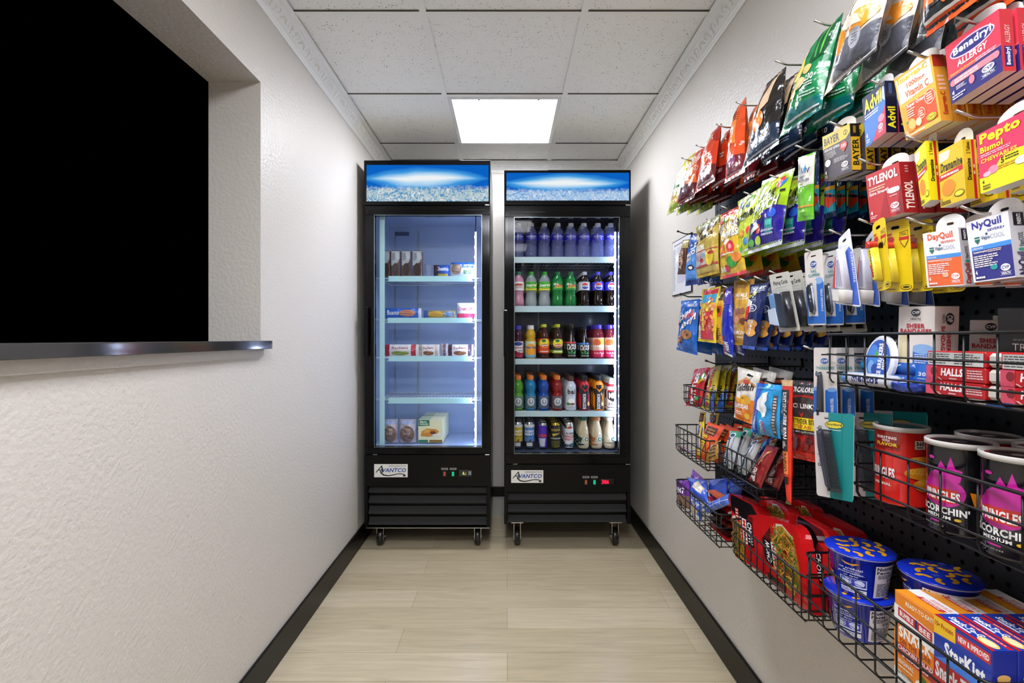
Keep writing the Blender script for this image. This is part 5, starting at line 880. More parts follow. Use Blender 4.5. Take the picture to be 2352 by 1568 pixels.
def clip_extra(o, G, W, H, n):
    solid(o, G, [(.14, .5), (.22, .56), (.4, .57), (.46, .5), (.52, .3), (.56, .2), (.46, .14), (.36, .2), (.24, .32)], .001, .006, CHM, 'nail_clipper', 'chrome nail clipper')
    solid(o, G, [(.28, .52), (.42, .55), (.5, .3), (.52, .2), (.46, .17), (.38, .26)], .006, .011, M('#22262c', 'gloss'), 'lever', 'dark glossy lever')
    blister(o, G, .1, .12, .62, .6, .014, W, H)
ncl = [('p', '#2a6cc8', [(.0, .02), (1, .02), (1, .56), (.8, .63), (.6, .62), (.62, .12), (.1, .12), (.1, .55), (0, .5)]), ('e', '#8ab0dc', .75, .59, .22, .045), ('e', '#1c4a94', .5, .82, .17, .045), T_('#f0f0f2', 'CVP', .38, .8, .64, .84, bold=.05), ('l', '#b8b4b0', .3, .755, .72, .775, 1), T_('#2a8a8a', 'NAIL', .34, .705, .66, .745, bold=.02), T_('#2a8a8a', 'CLIPPERS', .18, .65, .82, .69, bold=.02), ('r', '#e4dcd6', .1, .12, .62, .6), T_('#e8ecf0', 'STAINLESS STEEL', .82, .18, .92, .48, rot=90, bold=.02)]
e1 = card('nail_clipper_pack', [(1847, 581), (1888, 571), (1897, 746), (1856, 747)], .61, '#ded6d0', ncl, 'nail clippers on white and blue card, front', 'nail clippers', 'nail clipper cards', extra=clip_extra)
dup(e1, .0365, .003, 0, 'nail clippers on white and blue card, right behind the front nail clipper card'); dup(e1, .073, -.004, .002, 'nail clippers on blue card, third back on the nail clipper hook')
hook(1849, 573, 'holding the nail clippers')
ply = [T_('#2a2a2c', 'Playing Cards', .16, .78, .86, .87, bold=.02), ('l', '#9a9a94', .2, .74, .8, .76, 1)]
def ply_extra(o, G, W, H, n):
    solid(o, G, [(.36, .06), (.9, .06), (.9, .66), (.36, .66)], .001, .016, M('#16161c', 'plastic'), 'card_box', 'black box of cards')
    solid(o, G, [(.0, .1), (.36, .1), (.36, .66), (.0, .66)], .001, .012, M('#6a92c0', 'plastic'), 'card_back', 'pale blue cards')
    solid(o, G, [(.0, .14), (.44, .1), (.4, .4), (.02, .38)], .0165, .018, M('#c8d4e4', 'plastic'), 'playing_card', 'white card facing out')
    blister(o, G, -.08, .04, .95, .7, .022, W, H, .03)
e2 = card('playing_card_pack', [(1766, 632), (1811, 622), (1838, 759), (1790, 763)], .595, '#c6c3b6', ply, 'black deck of playing cards on grey card', 'playing cards', 'playing card packs', holes=(('s', .5, .93, .34, .03),), extra=ply_extra)
row(e2, 6, .028, 'deck of playing cards on grey card', rot=.02); hook(1766, 622, 'holding the playing cards')
def tube_extra(o, G, W, H, n):
    solid(o, G, [(.26, .2), (.78, .2), (.62, .74), (.5, .78), (.42, .72)], .003, .016, M('#d8d4de', 'plastic'), 'toothpaste_tube', 'white tube')
    solid(o, G, [(.26, .22), (.36, .22), (.46, .66), (.43, .66)], .0162, .0166, M('#c83a34', 'plastic'), 'red_stripe'); solid(o, G, [(.44, .24), (.5, .24), (.52, .6), (.5, .6)], .0162, .0166, M('#8a88a0', 'plastic'), 'fine_print')
    solid(o, G, [(.56, .24), (.6, .24), (.56, .6), (.54, .6)], .0162, .0166, M('#8a88a0', 'plastic'), 'fine_print'); solid(o, G, [(.64, .24), (.7, .24), (.62, .6), (.6, .6)], .0162, .0166, M('#a09ab0', 'plastic'), 'fine_print')
    solid(o, G, [(.24, .2), (.8, .2), (.8, .18), (.74, .03), (.3, .03), (.24, .18)], .002, .022, M('#d8d2cc', 'plastic'), 'cap', 'white cap')
    blister(o, G, .05, .02, .86, .8, .026, W, H, .1)
tub = [('p', '#3f62c0', [(.4, .02), (.98, .02), (.98, .7), (.8, .78), (.4, .7)]), ('r', '#2fa0d0', .02, .15, .4, .78), T_('#e8ecf4', 'TOOTHPASTE', .86, .3, .96, .7, rot=90)]
e3 = card('toothpaste_pack', [(1926, 549), (1951, 523), (1977, 705), (1918, 697)], (.62, .605), '#e4e2e6', tub, 'small toothpaste tube in clear pack on blue card, front', 'toothpaste', 'toothpaste packs', holes=(('s', .5, .9, .3, .035),), extra=tube_extra)
dup(e3, .0415, .002, 0, 'small toothpaste pack on blue card, behind the front toothpaste', (0, 0, -.2)); dup(e3, .09, .002, 0, 'small toothpaste pack on blue card, third back behind yellow lip balm cards', (0, 0, -.15)); dup(e3, .13, 0, 0, 'small toothpaste pack on blue card, last one nearest the pegboard', (0, 0, -.1))
hook(1904, 528, 'holding the toothpaste packs')
lip_ = [('l', '#c82a20', .05, .78, .3, .84, 1), ('e', '#c82420', .22, .74, .16, .045), ('p', '#3a3014', [(.6, .82), (.95, .84), (.93, .68), (.78, .6), (.62, .68)]), ('p', '#e2c21a', [(.62, .81), (.93, .83), (.91, .69), (.78, .615), (.64, .69)]), ('r', '#c02a20', .58, .71, .97, .755), ('l', '#3a3014', .66, .77, .9, .81, 2), ('e', '#3a3014', .78, .06, .19, .035), ('e', '#e2c21a', .78, .06, .17, .028), ('e', '#3a3014', .78, .06, .12, .015), ('l', '#3a3014', .06, .03, .4, .05, 1), ('e', '#b02420', .42, .22, .1, .1)]
def lip_extra(o, G, W, H, n):
    solid(o, G, [(.06, .62), (.1, .68), (.2, .71), (.34, .71), (.44, .68), (.46, .61)], .003, .018, M('#cc2a18', 'gloss'), 'tube_cap', 'red rounded cap')
    solid(o, G, [(.06, .61), (.46, .61), (.62, .14), (.46, .12)], .003, .016, M('#e0c83a', 'plastic'), 'lip_balm_tube', 'yellow tube')
    for i in range(9): u = .36+.018*i; v = .57-.045*i; solid(o, G, [(u, v), (u+.04, v), (u+.045, v-.03), (u+.01, v-.03)], .0162, .0166, M('#3a3014'), 'lettering')
    solid(o, G, [(.34, .36), (.4, .36), (.52, .18), (.46, .18)], .0162, .0168, M('#c02a20'), 'red_mark')
    blister(o, G, .02, .1, .68, .76, .02, W, H, .06)
for q, X, lb in (([(2003, 514), (2032, 495), (2047, 660), (2016, 671)], .612, 'front and turned edge-on'), ([(2034, 511), (2087, 500), (2098, 668), (2033, 672)], .63, 'second on its hook'), ([(2084, 514), (2142, 500), (2146, 666), (2090, 672)], .66, 'third on its hook'), ([(2140, 514), (2200, 502), (2219, 668), (2138, 675)], .70, 'fourth, under the daytime cold boxes')):
    card('lip_balm_pack', q, X, '#e4c414', lip_, 'yellow lip balm card, '+lb, 'lip balm', 'lip balm cards', holes=(('s', .42, .9, .36, .045),), rad=.008, extra=lip_extra)
hook(1972, 503, 'holding the lip balm cards')
twz = [('r', '#1c62bc', 0, .02, .3, .42), ('e', '#7aa4dc', .15, .42, .15, .03), ('r', '#1c62bc', .52, .02, 1, .4), ('e', '#7aa4dc', .8, .4, .2, .03), ('e', '#2a5aa8', .5, .81, .17, .04), T_('#f0f0f2', 'CVP', .37, .793, .65, .827, bold=.05), ('l', '#a8a4a0', .3, .74, .7, .76, 1), T_('#2a8a8a', 'TWEEZERS', .12, .69, .92, .73, bold=.02), T_('#d8e0ec', 'STAINLESS STEEL', .74, .05, .86, .28, rot=90, bold=.02)]
def twz_extra(o, G, W, H, n):
    solid(o, G, [(.3, .0), (.33, .4), (.38, .62), (.42, .66), (.46, .62), (.5, .4), (.5, .0)], .003, .010, M('#34363a', 'plastic'), 'tweezers', 'dark grey tweezers'); solid(o, G, [(.37, .62), (.41, .67), (.46, .62), (.42, .59)], .0102, .013, CHM, 'tip')
e4 = card('tweezer_pack', [(1869, 798), (1920, 798), (1924, 960), (1869, 960)], .61, '#ddd5cf', twz, 'dark grey tweezers on white and blue card, front', 'tweezers', 'tweezer cards', extra=twz_extra, holes=(('s', .56, .9, .46, .02),))
dup(e4, .034, .002, 0, 'tweezers on white and blue card, behind the front tweezers'); dup(e4, .066, -.002, 0, 'tweezers on white and blue card, third back on the tweezer hook'); hook(1845, 794, 'holding the tweezers')
cmb = [('r', '#0f8a8a', .40, .0, 1, 1), ('e', '#1c2014', .54, .86, .235, .048), ('e', '#e0cf3a', .54, .86, .22, .04), T_('#1c2014', 'DrugStore', .36, .842, .72, .878, bold=.03), ('r', '#d8e0dc', .38, .795, .7, .803), T_('#3a3a3e', 'Pocket Comb', .08, .36, .22, .84, rot=90, bold=-.005), ('r', '#0b7a84', .72, .0, .735, 1)]
def cmb_extra(o, G, W, H, n):
    G2 = M('#34373a', 'plastic'); solid(o, G, [(.14, .78), (.3, .80), (.3, .78), (.34, .4), (.46, .14), (.5, .09), (.42, .12), (.3, .3), (.16, .6)], .003, .008, M('#3a3c4c', 'plastic'), 'comb_spine', 'dark spine')
    mb = MB(); N_ = 46
    for i in range(N_):
        v = .785-.66*i/N_; s = i/N_; u0 = .24+.2*s; u1 = .52+.24*s
        a = G(np.array([u0, u1, u1, u0]), np.array([v, v, v-.008, v-.008]), .004); b = G(np.array([u0, u1, u1, u0]), np.array([v, v, v-.008, v-.008]), .007); mb.add(np.concatenate([a, b]), [(4, 5, 6, 7), (0, 1, 5, 4), (1, 2, 6, 5), (2, 3, 7, 6), (3, 0, 4, 7)], G2)
    P_ = [(.24, .8), (.54, .8), (.53, .785), (.24, .785)]; Q_ = [(.44, .125), (.77, .125), (.78, .085), (.48, .085)]
    for R_2 in (P_, Q_, [(.22, .80), (.3, .80), (.53, .085), (.44, .085)]):
        U = np.array([p[0] for p in R_2]); V = np.array([p[1] for p in R_2]); a = G(U, V, .0035); b = G(U, V, .0075); mb.add(np.concatenate([a, b]), [(4, 5, 6, 7), (0, 1, 5, 4), (1, 2, 6, 5), (2, 3, 7, 6), (3, 0, 4, 7)], G2)
    mb.build('comb', tuple(o['org']), o, label='dark grey fine-toothed comb')
e5 = card('comb_pack', [(1868, 945), (1962, 951), (1959, 1153), (1876, 1137)], .60, '#d4cdcb', cmb, 'pocket comb on white and teal card, front', 'comb', 'comb cards', extra=cmb_extra, rad=.006, holes=(('s', .5, .935, .44, .026),))
dup(e5, .066, .0, 0, 'pocket comb on teal card, second, behind the front comb'); dup(e5, .125, .004, .002, 'pocket comb on teal card, third, behind the red chip can', (0, 0, .1)); hook(1880, 942, 'holding the combs', True)
# ---- row above the small baskets
skt = [T_('#f2eef0', 'SKITTLES', .3, .02, .62, .86, rot=90, bold=.08), ('p', '#2a8a3a', [(.6, .7), (.9, .9), (.95, .75), (.7, .6)]), ('p', '#e8c02a', [(.62, .6), (.92, .72), (.95, .66), (.7, .55)]), ('e', '#3aa04a', .75, .2, .12, .06), ('e', '#e87a20', .6, .08, .1, .05)]
f1 = bag('candy_bag', [(1595, 848), (1630, 843), (1610, 934), (1573, 931)], (.69, .64), .02, '#b8161e', skt, 'red bag of fruit candies leaning in the small upper basket', 'candy bag', 'red candy bags', seed=31)
dup(f1, .03, 0, .002, 'red bag of fruit candies, behind the front red one in the small upper basket')
swd = [('p', '#2a5aa8', [(.6, 0), (1, .5), (1, 0)]), T_('#c8303c', 'SWEDISH', .3, .25, .62, .9, rot=90, bold=.07, out='#f2ecec'), T_('#c8303c', 'FISH', .02, .1, .3, .5, rot=90, bold=.07, out='#f2ecec'), T_('#1c2414', 'MINI', .72, .3, .92, .55, rot=90, bold=.05), ('r', '#2a8ac8', .05, .08, .4, .2), ('e', '#c83040', .5, .12, .2, .04)]
f2 = bag('candy_bag', [(1638, 842), (1657, 839), (1639, 944), (1611, 936)], (.67, .63), .02, '#c8b420', swd, 'yellow bag of red gummy fish in the small upper basket, front', 'candy bag', 'yellow and blue candy bags', seed=32)
for i in range(1, 6): dup(f2, .022*i, random.uniform(-.015, .015), random.uniform(-.004, .004), 'yellow and blue candy bag, %s in the small upper basket' % ORD[i], (0, random.uniform(-.05, .05), random.uniform(-.2, .2)))
gfs = [('p', '#c88a4a', [(.1, .62), (.1, .72), (.5, .86), (.95, .74), (.95, .7), (.5, .81)]), ('e', '#c84a34', .55, .76, .16, .04), T_('#2a1c14', 'Goldfish', .1, .53, .92, .68, bold=.05, skew=.12), ('r', '#e8801e', 0, .0, 1, .3), ('p', '#e8801e', [(0, .3), (1, .3), (1, .45), (.5, .38), (0, .46)]), ('e', '#f0b42a', .66, .42, .24, .09), ('e', '#1c1414', .6, .45, .025, .012), ('e', '#f0a42a', .3, .38, .2, .05), T_('#f4efe8', 'CHEDDAR', .08, .22, .86, .31, bold=.07, out='#b0501a', skew=.04), ('l', '#f4e0c8', .15, .1, .5, .18, 2), ('e', '#f0b83a', .8, .12, .14, .06)]
f3 = bag('cracker_bag', [(1695, 842), (1750, 856), (1727, 974), (1686, 958)], (.615, .60), .022, '#dcd6cc', gfs, 'white and orange bag of cheddar crackers', 'cracker bag', 'cheddar cracker bags', seed=33, tail=.04, fin='bag')
row(f3, 3, .042, 'white and orange cheddar cracker bag', rot=.2); hook(1680, 833, 'holding the cheddar crackers', True); hook(1622, 828, 'above the red candy bags', True)
rkt = [('p', '#1450c8', [(0, 0), (.24, 0), (.3, 1), (0, 1)]), ('p', '#f2f2f4', [(.2, .5), (.28, .68), (.44, .82), (.62, .86), (.64, .7), (.56, .62), (.66, .5), (.64, .38), (.5, .34), (.4, .46), (.24, .48)]), T_('#f2f4f6', 'ORIGINAL', .06, .06, .16, .36, rot=90, bold=.03), T_('#f2f4f6', 'TREATS', .4, .06, .52, .3, rot=90, bold=.06, out='#1a4a9a'), T_('#d8303a', 'Rice Krispies', .54, .06, .62, .28, rot=90, bold=.03), ('r', '#4a4648', .84, .04, .96, .8), ('l', '#c8c4c0', .86, .08, .94, .76, 12), ('r', '#3a9ad8', .05, .9, .8, .93)]
f4 = bag('treat_pack', [(1738, 879), (1798, 885), (1793, 1008), (1724, 991)], (.605, .60), .028, '#1f96d8', rkt, 'bright blue pack of marshmallow treats with white heart shape', 'snack', 'blue treat packs', seed=34, tail=.03)
row(f4, 3, .05, 'bright blue marshmallow treat pack'); hook(1720, 861, 'holding the blue treat packs', True)
stk = [('r', '#c8a878', 0, .95, 1, 1), ('r', '#28201e', .12, .42, .8, .92), T_('#f0e8e4', "JACK LINK'S", .25, .74, .7, .9, rot=90, bold=.04), T_('#f4ece8', '100% BEEF', .3, .52, .74, .73, rot=90, bold=.04, shear=.2), ('r', '#e07a34', .05, .24, .85, .42), T_('#2a1410', 'ORIGINAL', .22, .26, .72, .41, rot=90, bold=.03), ('l', '#e8e0e0', .2, .44, .7, .5, 6), ('r', '#1c1614', .2, .16, .8, .22), ('r', '#7a6a3a', 0, 0, 1, .02)]
bag('beef_stick', [(1796, 872), (1822, 873), (1818, 1160), (1807, 1156)], (.605, .595), .014, '#d8301a', stk, 'long red beef stick wrapper hanging left of the jerky bag', 'meat snack', seed=35, wr=.5, tail=.02)
jrk = [('r', '#2e2a2c', 0, .82, 1, 1), T_('#f0ecea', '70 CALORIES', .14, .85, .92, .92, bold=.04), ('p', '#38302f', [(.5, .8), (.98, .76), (.95, .58), (.5, .5), (.06, .58), (.04, .76)]), T_('#f4f0ee', "JACK LINK'S", .04, .63, .96, .71, bold=.06), ('p', '#c02a20', [(.42, .62), (.5, .52), (.6, .62), (.5, .57)]), ('r', '#e8cf1c', 0, .38, 1, .53), T_('#1c1612', 'BEEF TENDER BITES', .02, .45, .98, .515, bold=.04), T_('#b8601c', 'TERIYAKI', .25, .39, .8, .44, bold=.03), ('r', '#24201f', 0, .32, 1, .375), T_('#e0dcd8', '100% BEEF | 10g PROTEIN', .1, .335, .9, .362, bold=.01), ('e', '#5a1410', .35, .22, .14, .06), ('e', '#7a1c16', .6, .18, .14, .06), ('e', '#4a100c', .75, .25, .12, .05), ('e', '#6a1a14', .2, .15, .1, .05), ('r', '#c8281c', 0, 0, 1, .1)]
bag('jerky_bag', [(1811, 872), (1890, 877), (1886, 1064), (1815, 1049)], (.63, .62), .02, '#a81f18', jrk, 'red, grey and yellow bag of teriyaki beef bites', 'meat snack', 'teriyaki beef bags', seed=36, tail=.03, fin='bag')
bag('jerky_bag', [(1826, 873), (1905, 878), (1905, 1064), (1832, 1052)], (.66, .655), .02, '#a81f18', jrk, 'second teriyaki beef bag, mostly hidden behind the tweezers', 'meat snack', 'teriyaki beef bags', seed=37, tail=.03, fin='bag')
hook(1752, 872, 'holding the beef bags', True, X=.602)
# ---------------------------------------------------------------- wire baskets
WB = M('#0c0c0d', 'wire')
def basket(label, X0, far, near, slopes, sb, nfront, nside=5):
    """far/near: pixel x of the two front corners on plane X0 (near may be a Y value); slopes: rail heights as image slopes"""
    Yf = PY(far, X0); Yn = near if near < 2 else PY(near, X0); zs = [HC-s*X0 for s in slopes]; zb = HC-sb*X0; X1 = XBD-.006; t = empty('wire_basket', (X0+.08, (Yf+Yn)/2, zb), label=label, category='wire basket'); O = tuple(t['org'])
    c = .012
    def loop(z, r, o=0):
        mb = MB(); x0 = X0+o
        mb.tube([(X1, Yf-o, z), (x0+c, Yf-o, z), (x0+c*.3, Yf-o-c*.3, z), (x0, Yf-o-c, z), (x0, Yn+o+c, z), (x0+c*.3, Yn+o+c*.3, z), (x0+c, Yn+o, z), (X1, Yn+o, z)], r, WB, 6, True); return mb
    loop(zs[0], .0025).build('rim', O, t)
    for z in zs[1:]: loop(z, .0018).build('rail', O, t)
    mb = MB(); e = .0025; zt = zs[0]; b = .01
    for i in range(nfront+1):
        y = Yn+.012+(Yf-Yn-.024)*i/nfront
        mb.tube([(X0+e, y, zt), (X0+e, y, zb+b), (X0+e+b*.4, y, zb+b*.3), (X0+e+b, y, zb), (X1-b, y, zb), (X1-.002, y, zb+b), (X1-.002, y, zt)], .0015, WB, 5)
    for i in range(nside+1):
        x = X0+.012+(X1-X0-.02)*i/nside
        mb.tube([(x, Yf-e, zt), (x, Yf-e, zb+b-.003), (x, Yf-e-b, zb-.003), (x, Yn+e+b, zb-.003), (x, Yn+e, zb+b-.003), (x, Yn+e, zt)], .0015, WB, 5)
    mb.build('wire_grid', O, t)
    mb = MB()
    for y in (Yf-.05, Yn+.05): mb.tube([(XBD-.001, y, zt+.02), (X1, y, zt+.012), (X1, y, zt)], .0022, WB, 6)
    mb.build('bracket', O, t)
    return zb
z1 = basket('small black wire basket holding the red and yellow candy bags', .62, 1567, 1633, (.264, .304, .342), .366, 5)
z2 = basket('black wire basket at the far end holding orange chocolate packs', .60, 1549, 1622, (.515, .574, .629), .668, 7)
z3 = basket('black wire basket holding the silver and red chocolate bars', .60, 1645, 1743, (.4975, .55, .6), .645, 8)
z4 = basket('low black wire basket of cookie packs at the far end', .60, 1551, 1648, (.838, .902, .965), 1.0, 8)
z5 = basket('low black wire basket of red noodle boxes', .60, 1679, 1846, (.806, .87, .92), .962, 10)
z6 = basket('lowest black wire basket of noodle cups and snack boxes in the corner', .59, 1846, .588, (.722, .796, .866), .925, 8)
z7 = basket('black wire basket holding bandages, mints and throat drops', .60, 1893, .40, (-.0124, .049, .1065), .139, 11)
z8 = basket('black wire basket holding the cylindrical chip cans', .62, 1953, .40, (.302, .3635, .418), .456, 8)
# ---- first small baskets: chocolate packs ------------------------------------
but = [('p', '#2a1c14', [(.1, .7), (.9, .75), (.8, .95), (.2, .95)]), ('e', '#7a4a20', .5, .83, .3, .08), T_('#2030a0', 'Butterfinger', .1, .08, .75, .68, rot=90, bold=.07, out='#f0e8d8'), ('r', '#2030a0', .85, .1, .95, .6)]
g1 = bag('candy_bar', [(1608, 944), (1622, 946), (1613, 1040), (1600, 1034)], (.66, .62), .014, '#d4b420', but, 'tall yellow candy bar standing at the far corner of its basket', 'candy bar', 'yellow candy bars', seed=41, wr=.5)
bag('candy_bar', [(1631, 951), (1652, 948), (1640, 1040), (1620, 1044)], (.69, .66), .014, '#d4b420', but, 'yellow candy bar standing behind the orange peanut pack', 'candy bar', 'yellow candy bars', seed=42, wr=.5)
ree = [('r', '#5a2a14', .2, .7, .8, .92), ('r', '#b88a4a', .25, .74, .75, .78), ('r', '#a8703a', .25, .82, .75, .86), T_('#f0d81e', "REESE'S", .12, .08, .5, .68, rot=90, bold=.08, out='#5a2a12'), ('r', '#f07a20', .6, .1, .8, .6)]
g2 = bag('candy_bar', [(1626, 968), (1664, 982), (1628, 1062), (1596, 1048)], (.64, .615), .018, '#e4501a', ree, 'orange peanut butter cup pack leaning at the front of its basket', 'candy bar', 'orange peanut butter packs', seed=43, wr=.6)
for i in range(1, 5): dup(g2, .024*i+.01, -.006*i, random.uniform(-.006, .004), 'orange peanut butter cup pack, %s in its basket' % ORD[i], (0, random.uniform(-.06, .06), random.uniform(-.3, .3)))
kit = [('p', '#c82024', [(0, .3), (.55, .9), (.5, 1), (0, .6)]), T_('#f4eeea', 'KitKat', .1, .45, .5, .9, bold=.05, skew=.3), ('l', '#5a4220', .45, .1, .9, .8, 4)]
g3 = bag('candy_bar', [(1636, 1018), (1656, 1010), (1650, 1052), (1614, 1068)], (.625, .612), .016, '#b88a3c', kit, 'gold and red wafer bar lying in front of the orange packs', 'candy bar', seed=44, wr=.5)
bag('candy_bar', [(1560, 1021), (1591, 1036), (1592, 1046), (1562, 1032)], (.625, .62), .014, '#8a6a8c', [('p', '#d8303a', [(0, .2), (.5, .5), (.5, .9), (0, .6)]), ('l', '#e8e4e8', .3, .3, .9, .8, 2)], 'small purple and red wafer pack flat at the far bottom of its basket', 'candy bar', seed=45, wr=.5)
# chocolate bars: silver sleeves
def bar3(q, X, topc, c2, label, seed, nm='3 MUSKETEERS'):
    it = [('r', topc, 0, .84, 1, 1), ('r', '#1c4a68', 0, 0, .42, .84), ('e', '#dfe6ea', .4, .88, .3, .07), ('e', '#1c4a68', .4, .88, .22, .05), T_('#e8eef2', nm, .06, .06, .34, .74, rot=90, bold=.06), ('r', '#8a8c94', .66, .04, .7, .8)]
    o = bag('candy_bar', q, X, .02, '#c4c8cc', it, label, 'candy bar', 'silver chocolate bars', seed=seed, wr=.5, fin='foil'); return o
h1 = bar3([(1677, 989), (1706, 991), (1683, 1078), (1660, 1071)], (.63, .612), '#3aa880', 0, 'silver and teal chocolate bar with green end, front left of its basket', 51)
h2 = bar3([(1708, 981), (1730, 987), (1703, 1083), (1690, 1080)], (.645, .63), '#3aa880', 0, 'silver chocolate bar with green end, second from left in its basket', 52)
h3 = bar3([(1730, 1008), (1759, 1003), (1715, 1092), (1695, 1085)], (.625, .612), '#8a4a30', 0, 'silver and navy chocolate bar with brown end, leaning steeply', 53)
h4 = bag('candy_bar', [(1760, 1008), (1780, 1002), (1752, 1050), (1735, 1052)], (.66, .64), .016, '#1c2c84', [('e', '#3a9ad8', .5, .6, .3, .2), T_('#dfe6f4', 'OREO', .2, .2, .7, .5, bold=.06)], 'dark blue cookie bar behind the red wave bar', 'candy bar', seed=54, wr=.5)
h5 = bag('candy_bar', [(1762, 1021), (1790, 1028), (1748, 1122), (1718, 1100)], (.615, .605), .02, '#8e1620', [('p', '#d8a84a', [(.3, .55), (.45, .85), (.75, .9), (.6, .8), (.55, .62)]), ('p', '#5a2c1c', [(.4, .6), (.5, .8), (.65, .84), (.55, .66)]), ('p', '#e8c88a', [(.35, .56), (.5, .6), (.45, .5)]), T_('#f4ece8', 'GRAND', .1, .06, .5, .42, rot=90, bold=.07), ('r', '#b01c28', .7, .1, .9, .5)], 'dark red candy bar with golden swirl at the front of its basket', 'candy bar', 'dark red candy bars', seed=55, wr=.6)
dup(h5, .04, -.004, -.004, 'dark red candy bar, behind the front one in its basket'); dup(h3, .035, .004, 0, 'silver chocolate bar with brown end, behind the steeply leaning one'); dup(h2, .03, 0, .002, 'silver chocolate bar with green end, farthest back')
# ---- cookie basket ---------------------------------------------------------------
def puff(q, X, c, label, seed, items=(), t=.035, cat='cookie pack', grp='blue cookie packs', wr=1.1): return bag('cookie_pack', q, X, t, c, list(items), label, cat, grp, seed=seed, wr=wr, sq=.4)
puff([(1553, 1100), (1585, 1104), (1586, 1170), (1562, 1160)], (.625, .615), '#6a2a94', 'purple cookie pack at the far front corner of the low basket', 61, [('r', '#8a6a5c', 0, 0, 1, .45), T_('#f0ecf4', 'BIG', .1, .5, .8, .72, bold=.07, out='#4a1a74')], grp='purple cookie packs')
puff([(1591, 1076), (1622, 1104), (1612, 1135), (1588, 1112)], (.68, .66), '#6a1f94', 'purple cookie pack tilted up above the blue packs', 62, [('p', '#a87ac4', [(.4, .5), (.9, .6), (.6, .9)])], grp='purple cookie packs')
puff([(1577, 1095), (1626, 1104), (1628, 1158), (1589, 1140)], (.65, .625), '#3a5ed0', 'blue cookie pack with a cream patch in the low basket', 63, [('p', '#e0d4c0', [(.3, .5), (.6, .9), (.95, .6), (.8, .3)])])
puff([(1626, 1102), (1672, 1097), (1672, 1148), (1634, 1155)], (.68, .66), '#2f5ad4', 'blue cookie pack in the middle of the low basket', 64)
puff([(1673, 1092), (1712, 1108), (1700, 1148), (1672, 1140)], (.70, .69), '#3a66d8', 'blue cookie pack behind the first black and red noodle box', 65, [('p', '#c8ccd8', [(.0, .5), (.3, .7), (.35, .4), (.1, .3)])])
puff([(1706, 1108), (1748, 1128), (1742, 1150), (1702, 1146)], (.74, .73), '#1c2c74', 'dark blue cookie pack nearest the pegboard in the low basket', 66, [('l', '#4a5a9a', .3, .3, .7, .6, 2)])
puff([(1612, 1164), (1676, 1132), (1676, 1158), (1624, 1180)], (.625, .62), '#4a6ed0', 'blue checked pack with white lines on top of the stacked bars', 67, [('r', '#dfe6f4', 0, .45, 1, .5), ('r', '#dfe6f4', .2, 0, .215, 1), ('r', '#dfe6f4', .45, 0, .465, 1), ('r', '#dfe6f4', .72, 0, .735, 1)], t=.02, wr=.4)
puff([(1585, 1138), (1612, 1158), (1612, 1200), (1590, 1182)], (.62, .615), '#4a6ac8', 'blue and white cookie pack standing at the front of the low basket', 68, [('e', '#c8b8a0', .5, .5, .35, .25), ('r', '#e8e6ec', .1, .05, .9, .3), T_('#f0f0f4', 'PUFF', .1, .75, .9, .92, bold=.05)], t=.02)
# flat packs stacked at the near end, facing the camera
Yn = PY(1648, .60)+.012
for i, (c, c2, nm) in enumerate((('#d8601e', '#efe4da', 'orange peanut pack'), ('#c01c20', '#d83a30', 'red peanut pack'), ('#4a1a14', '#e0dcd8', 'brown and white pack'), ('#54180f', '#e4e0dc', 'dark brown chocolate pack'), ('#2c1210', '#dcd6d2', 'dark chocolate pack'), ('#9c1c1c', '#c83a34', 'deep red pack'))):
    zc = PZ(1251-(5-i)*16.4, Yn); mb = MB(); x0, x1, y0, y1 = .632, .765, Yn, Yn+.14; h = .019; nu = 14
    ang = np.linspace(0, 2*math.pi, 17)[:-1]; V = []
    for k in range(nu):
        s = k/(nu-1); q = math.sin(math.pi*min(max(s, .0), 1))**.35; x = x0+(x1-x0)*s
        for a in ang: V.append((x, (y0+y1)/2+(y1-y0)/2*math.copysign(abs(math.cos(a))**.6, math.cos(a)), zc+h/2+(h/2*q+.0004)*math.copysign(abs(math.sin(a))**.7, math.sin(a))))
    mb.add(V, [(k*16+j, k*16+(j+1) % 16, (k+1)*16+(j+1) % 16, (k+1)*16+j) for k in range(nu-1) for j in range(16)]+[tuple(range(16)), tuple((nu-1)*16+j for j in range(16))[::-1]], M(c, 'foil'), True)
    F = lambda u, v, o: np.stack([x0+u*(x1-x0), y0-o-.0004+0*u, zc+h*.12+v*h*.76], 1)
    put_art(mb, F, [('e', c2, .45, .5, .32, .42), ('l', c if i < 2 else '#2a1a18', .22, .25, .68, .75, 2)] if i != 1 else [('e', '#e8dcd8', .12, .5, .1, .4), ('r', c2, .3, .3, .9, .6)], x1-x0, h*.8, base=.0004)
    mb.build('chocolate_pack', ((x0+x1)/2, (y0+y1)/2, zc), label=nm+', %s in the stack at the near end of the cookie basket' % ('top', 'second', 'third', 'fourth', 'fifth', 'bottom')[i], category='chocolate pack', group='stacked packs in the cookie basket')
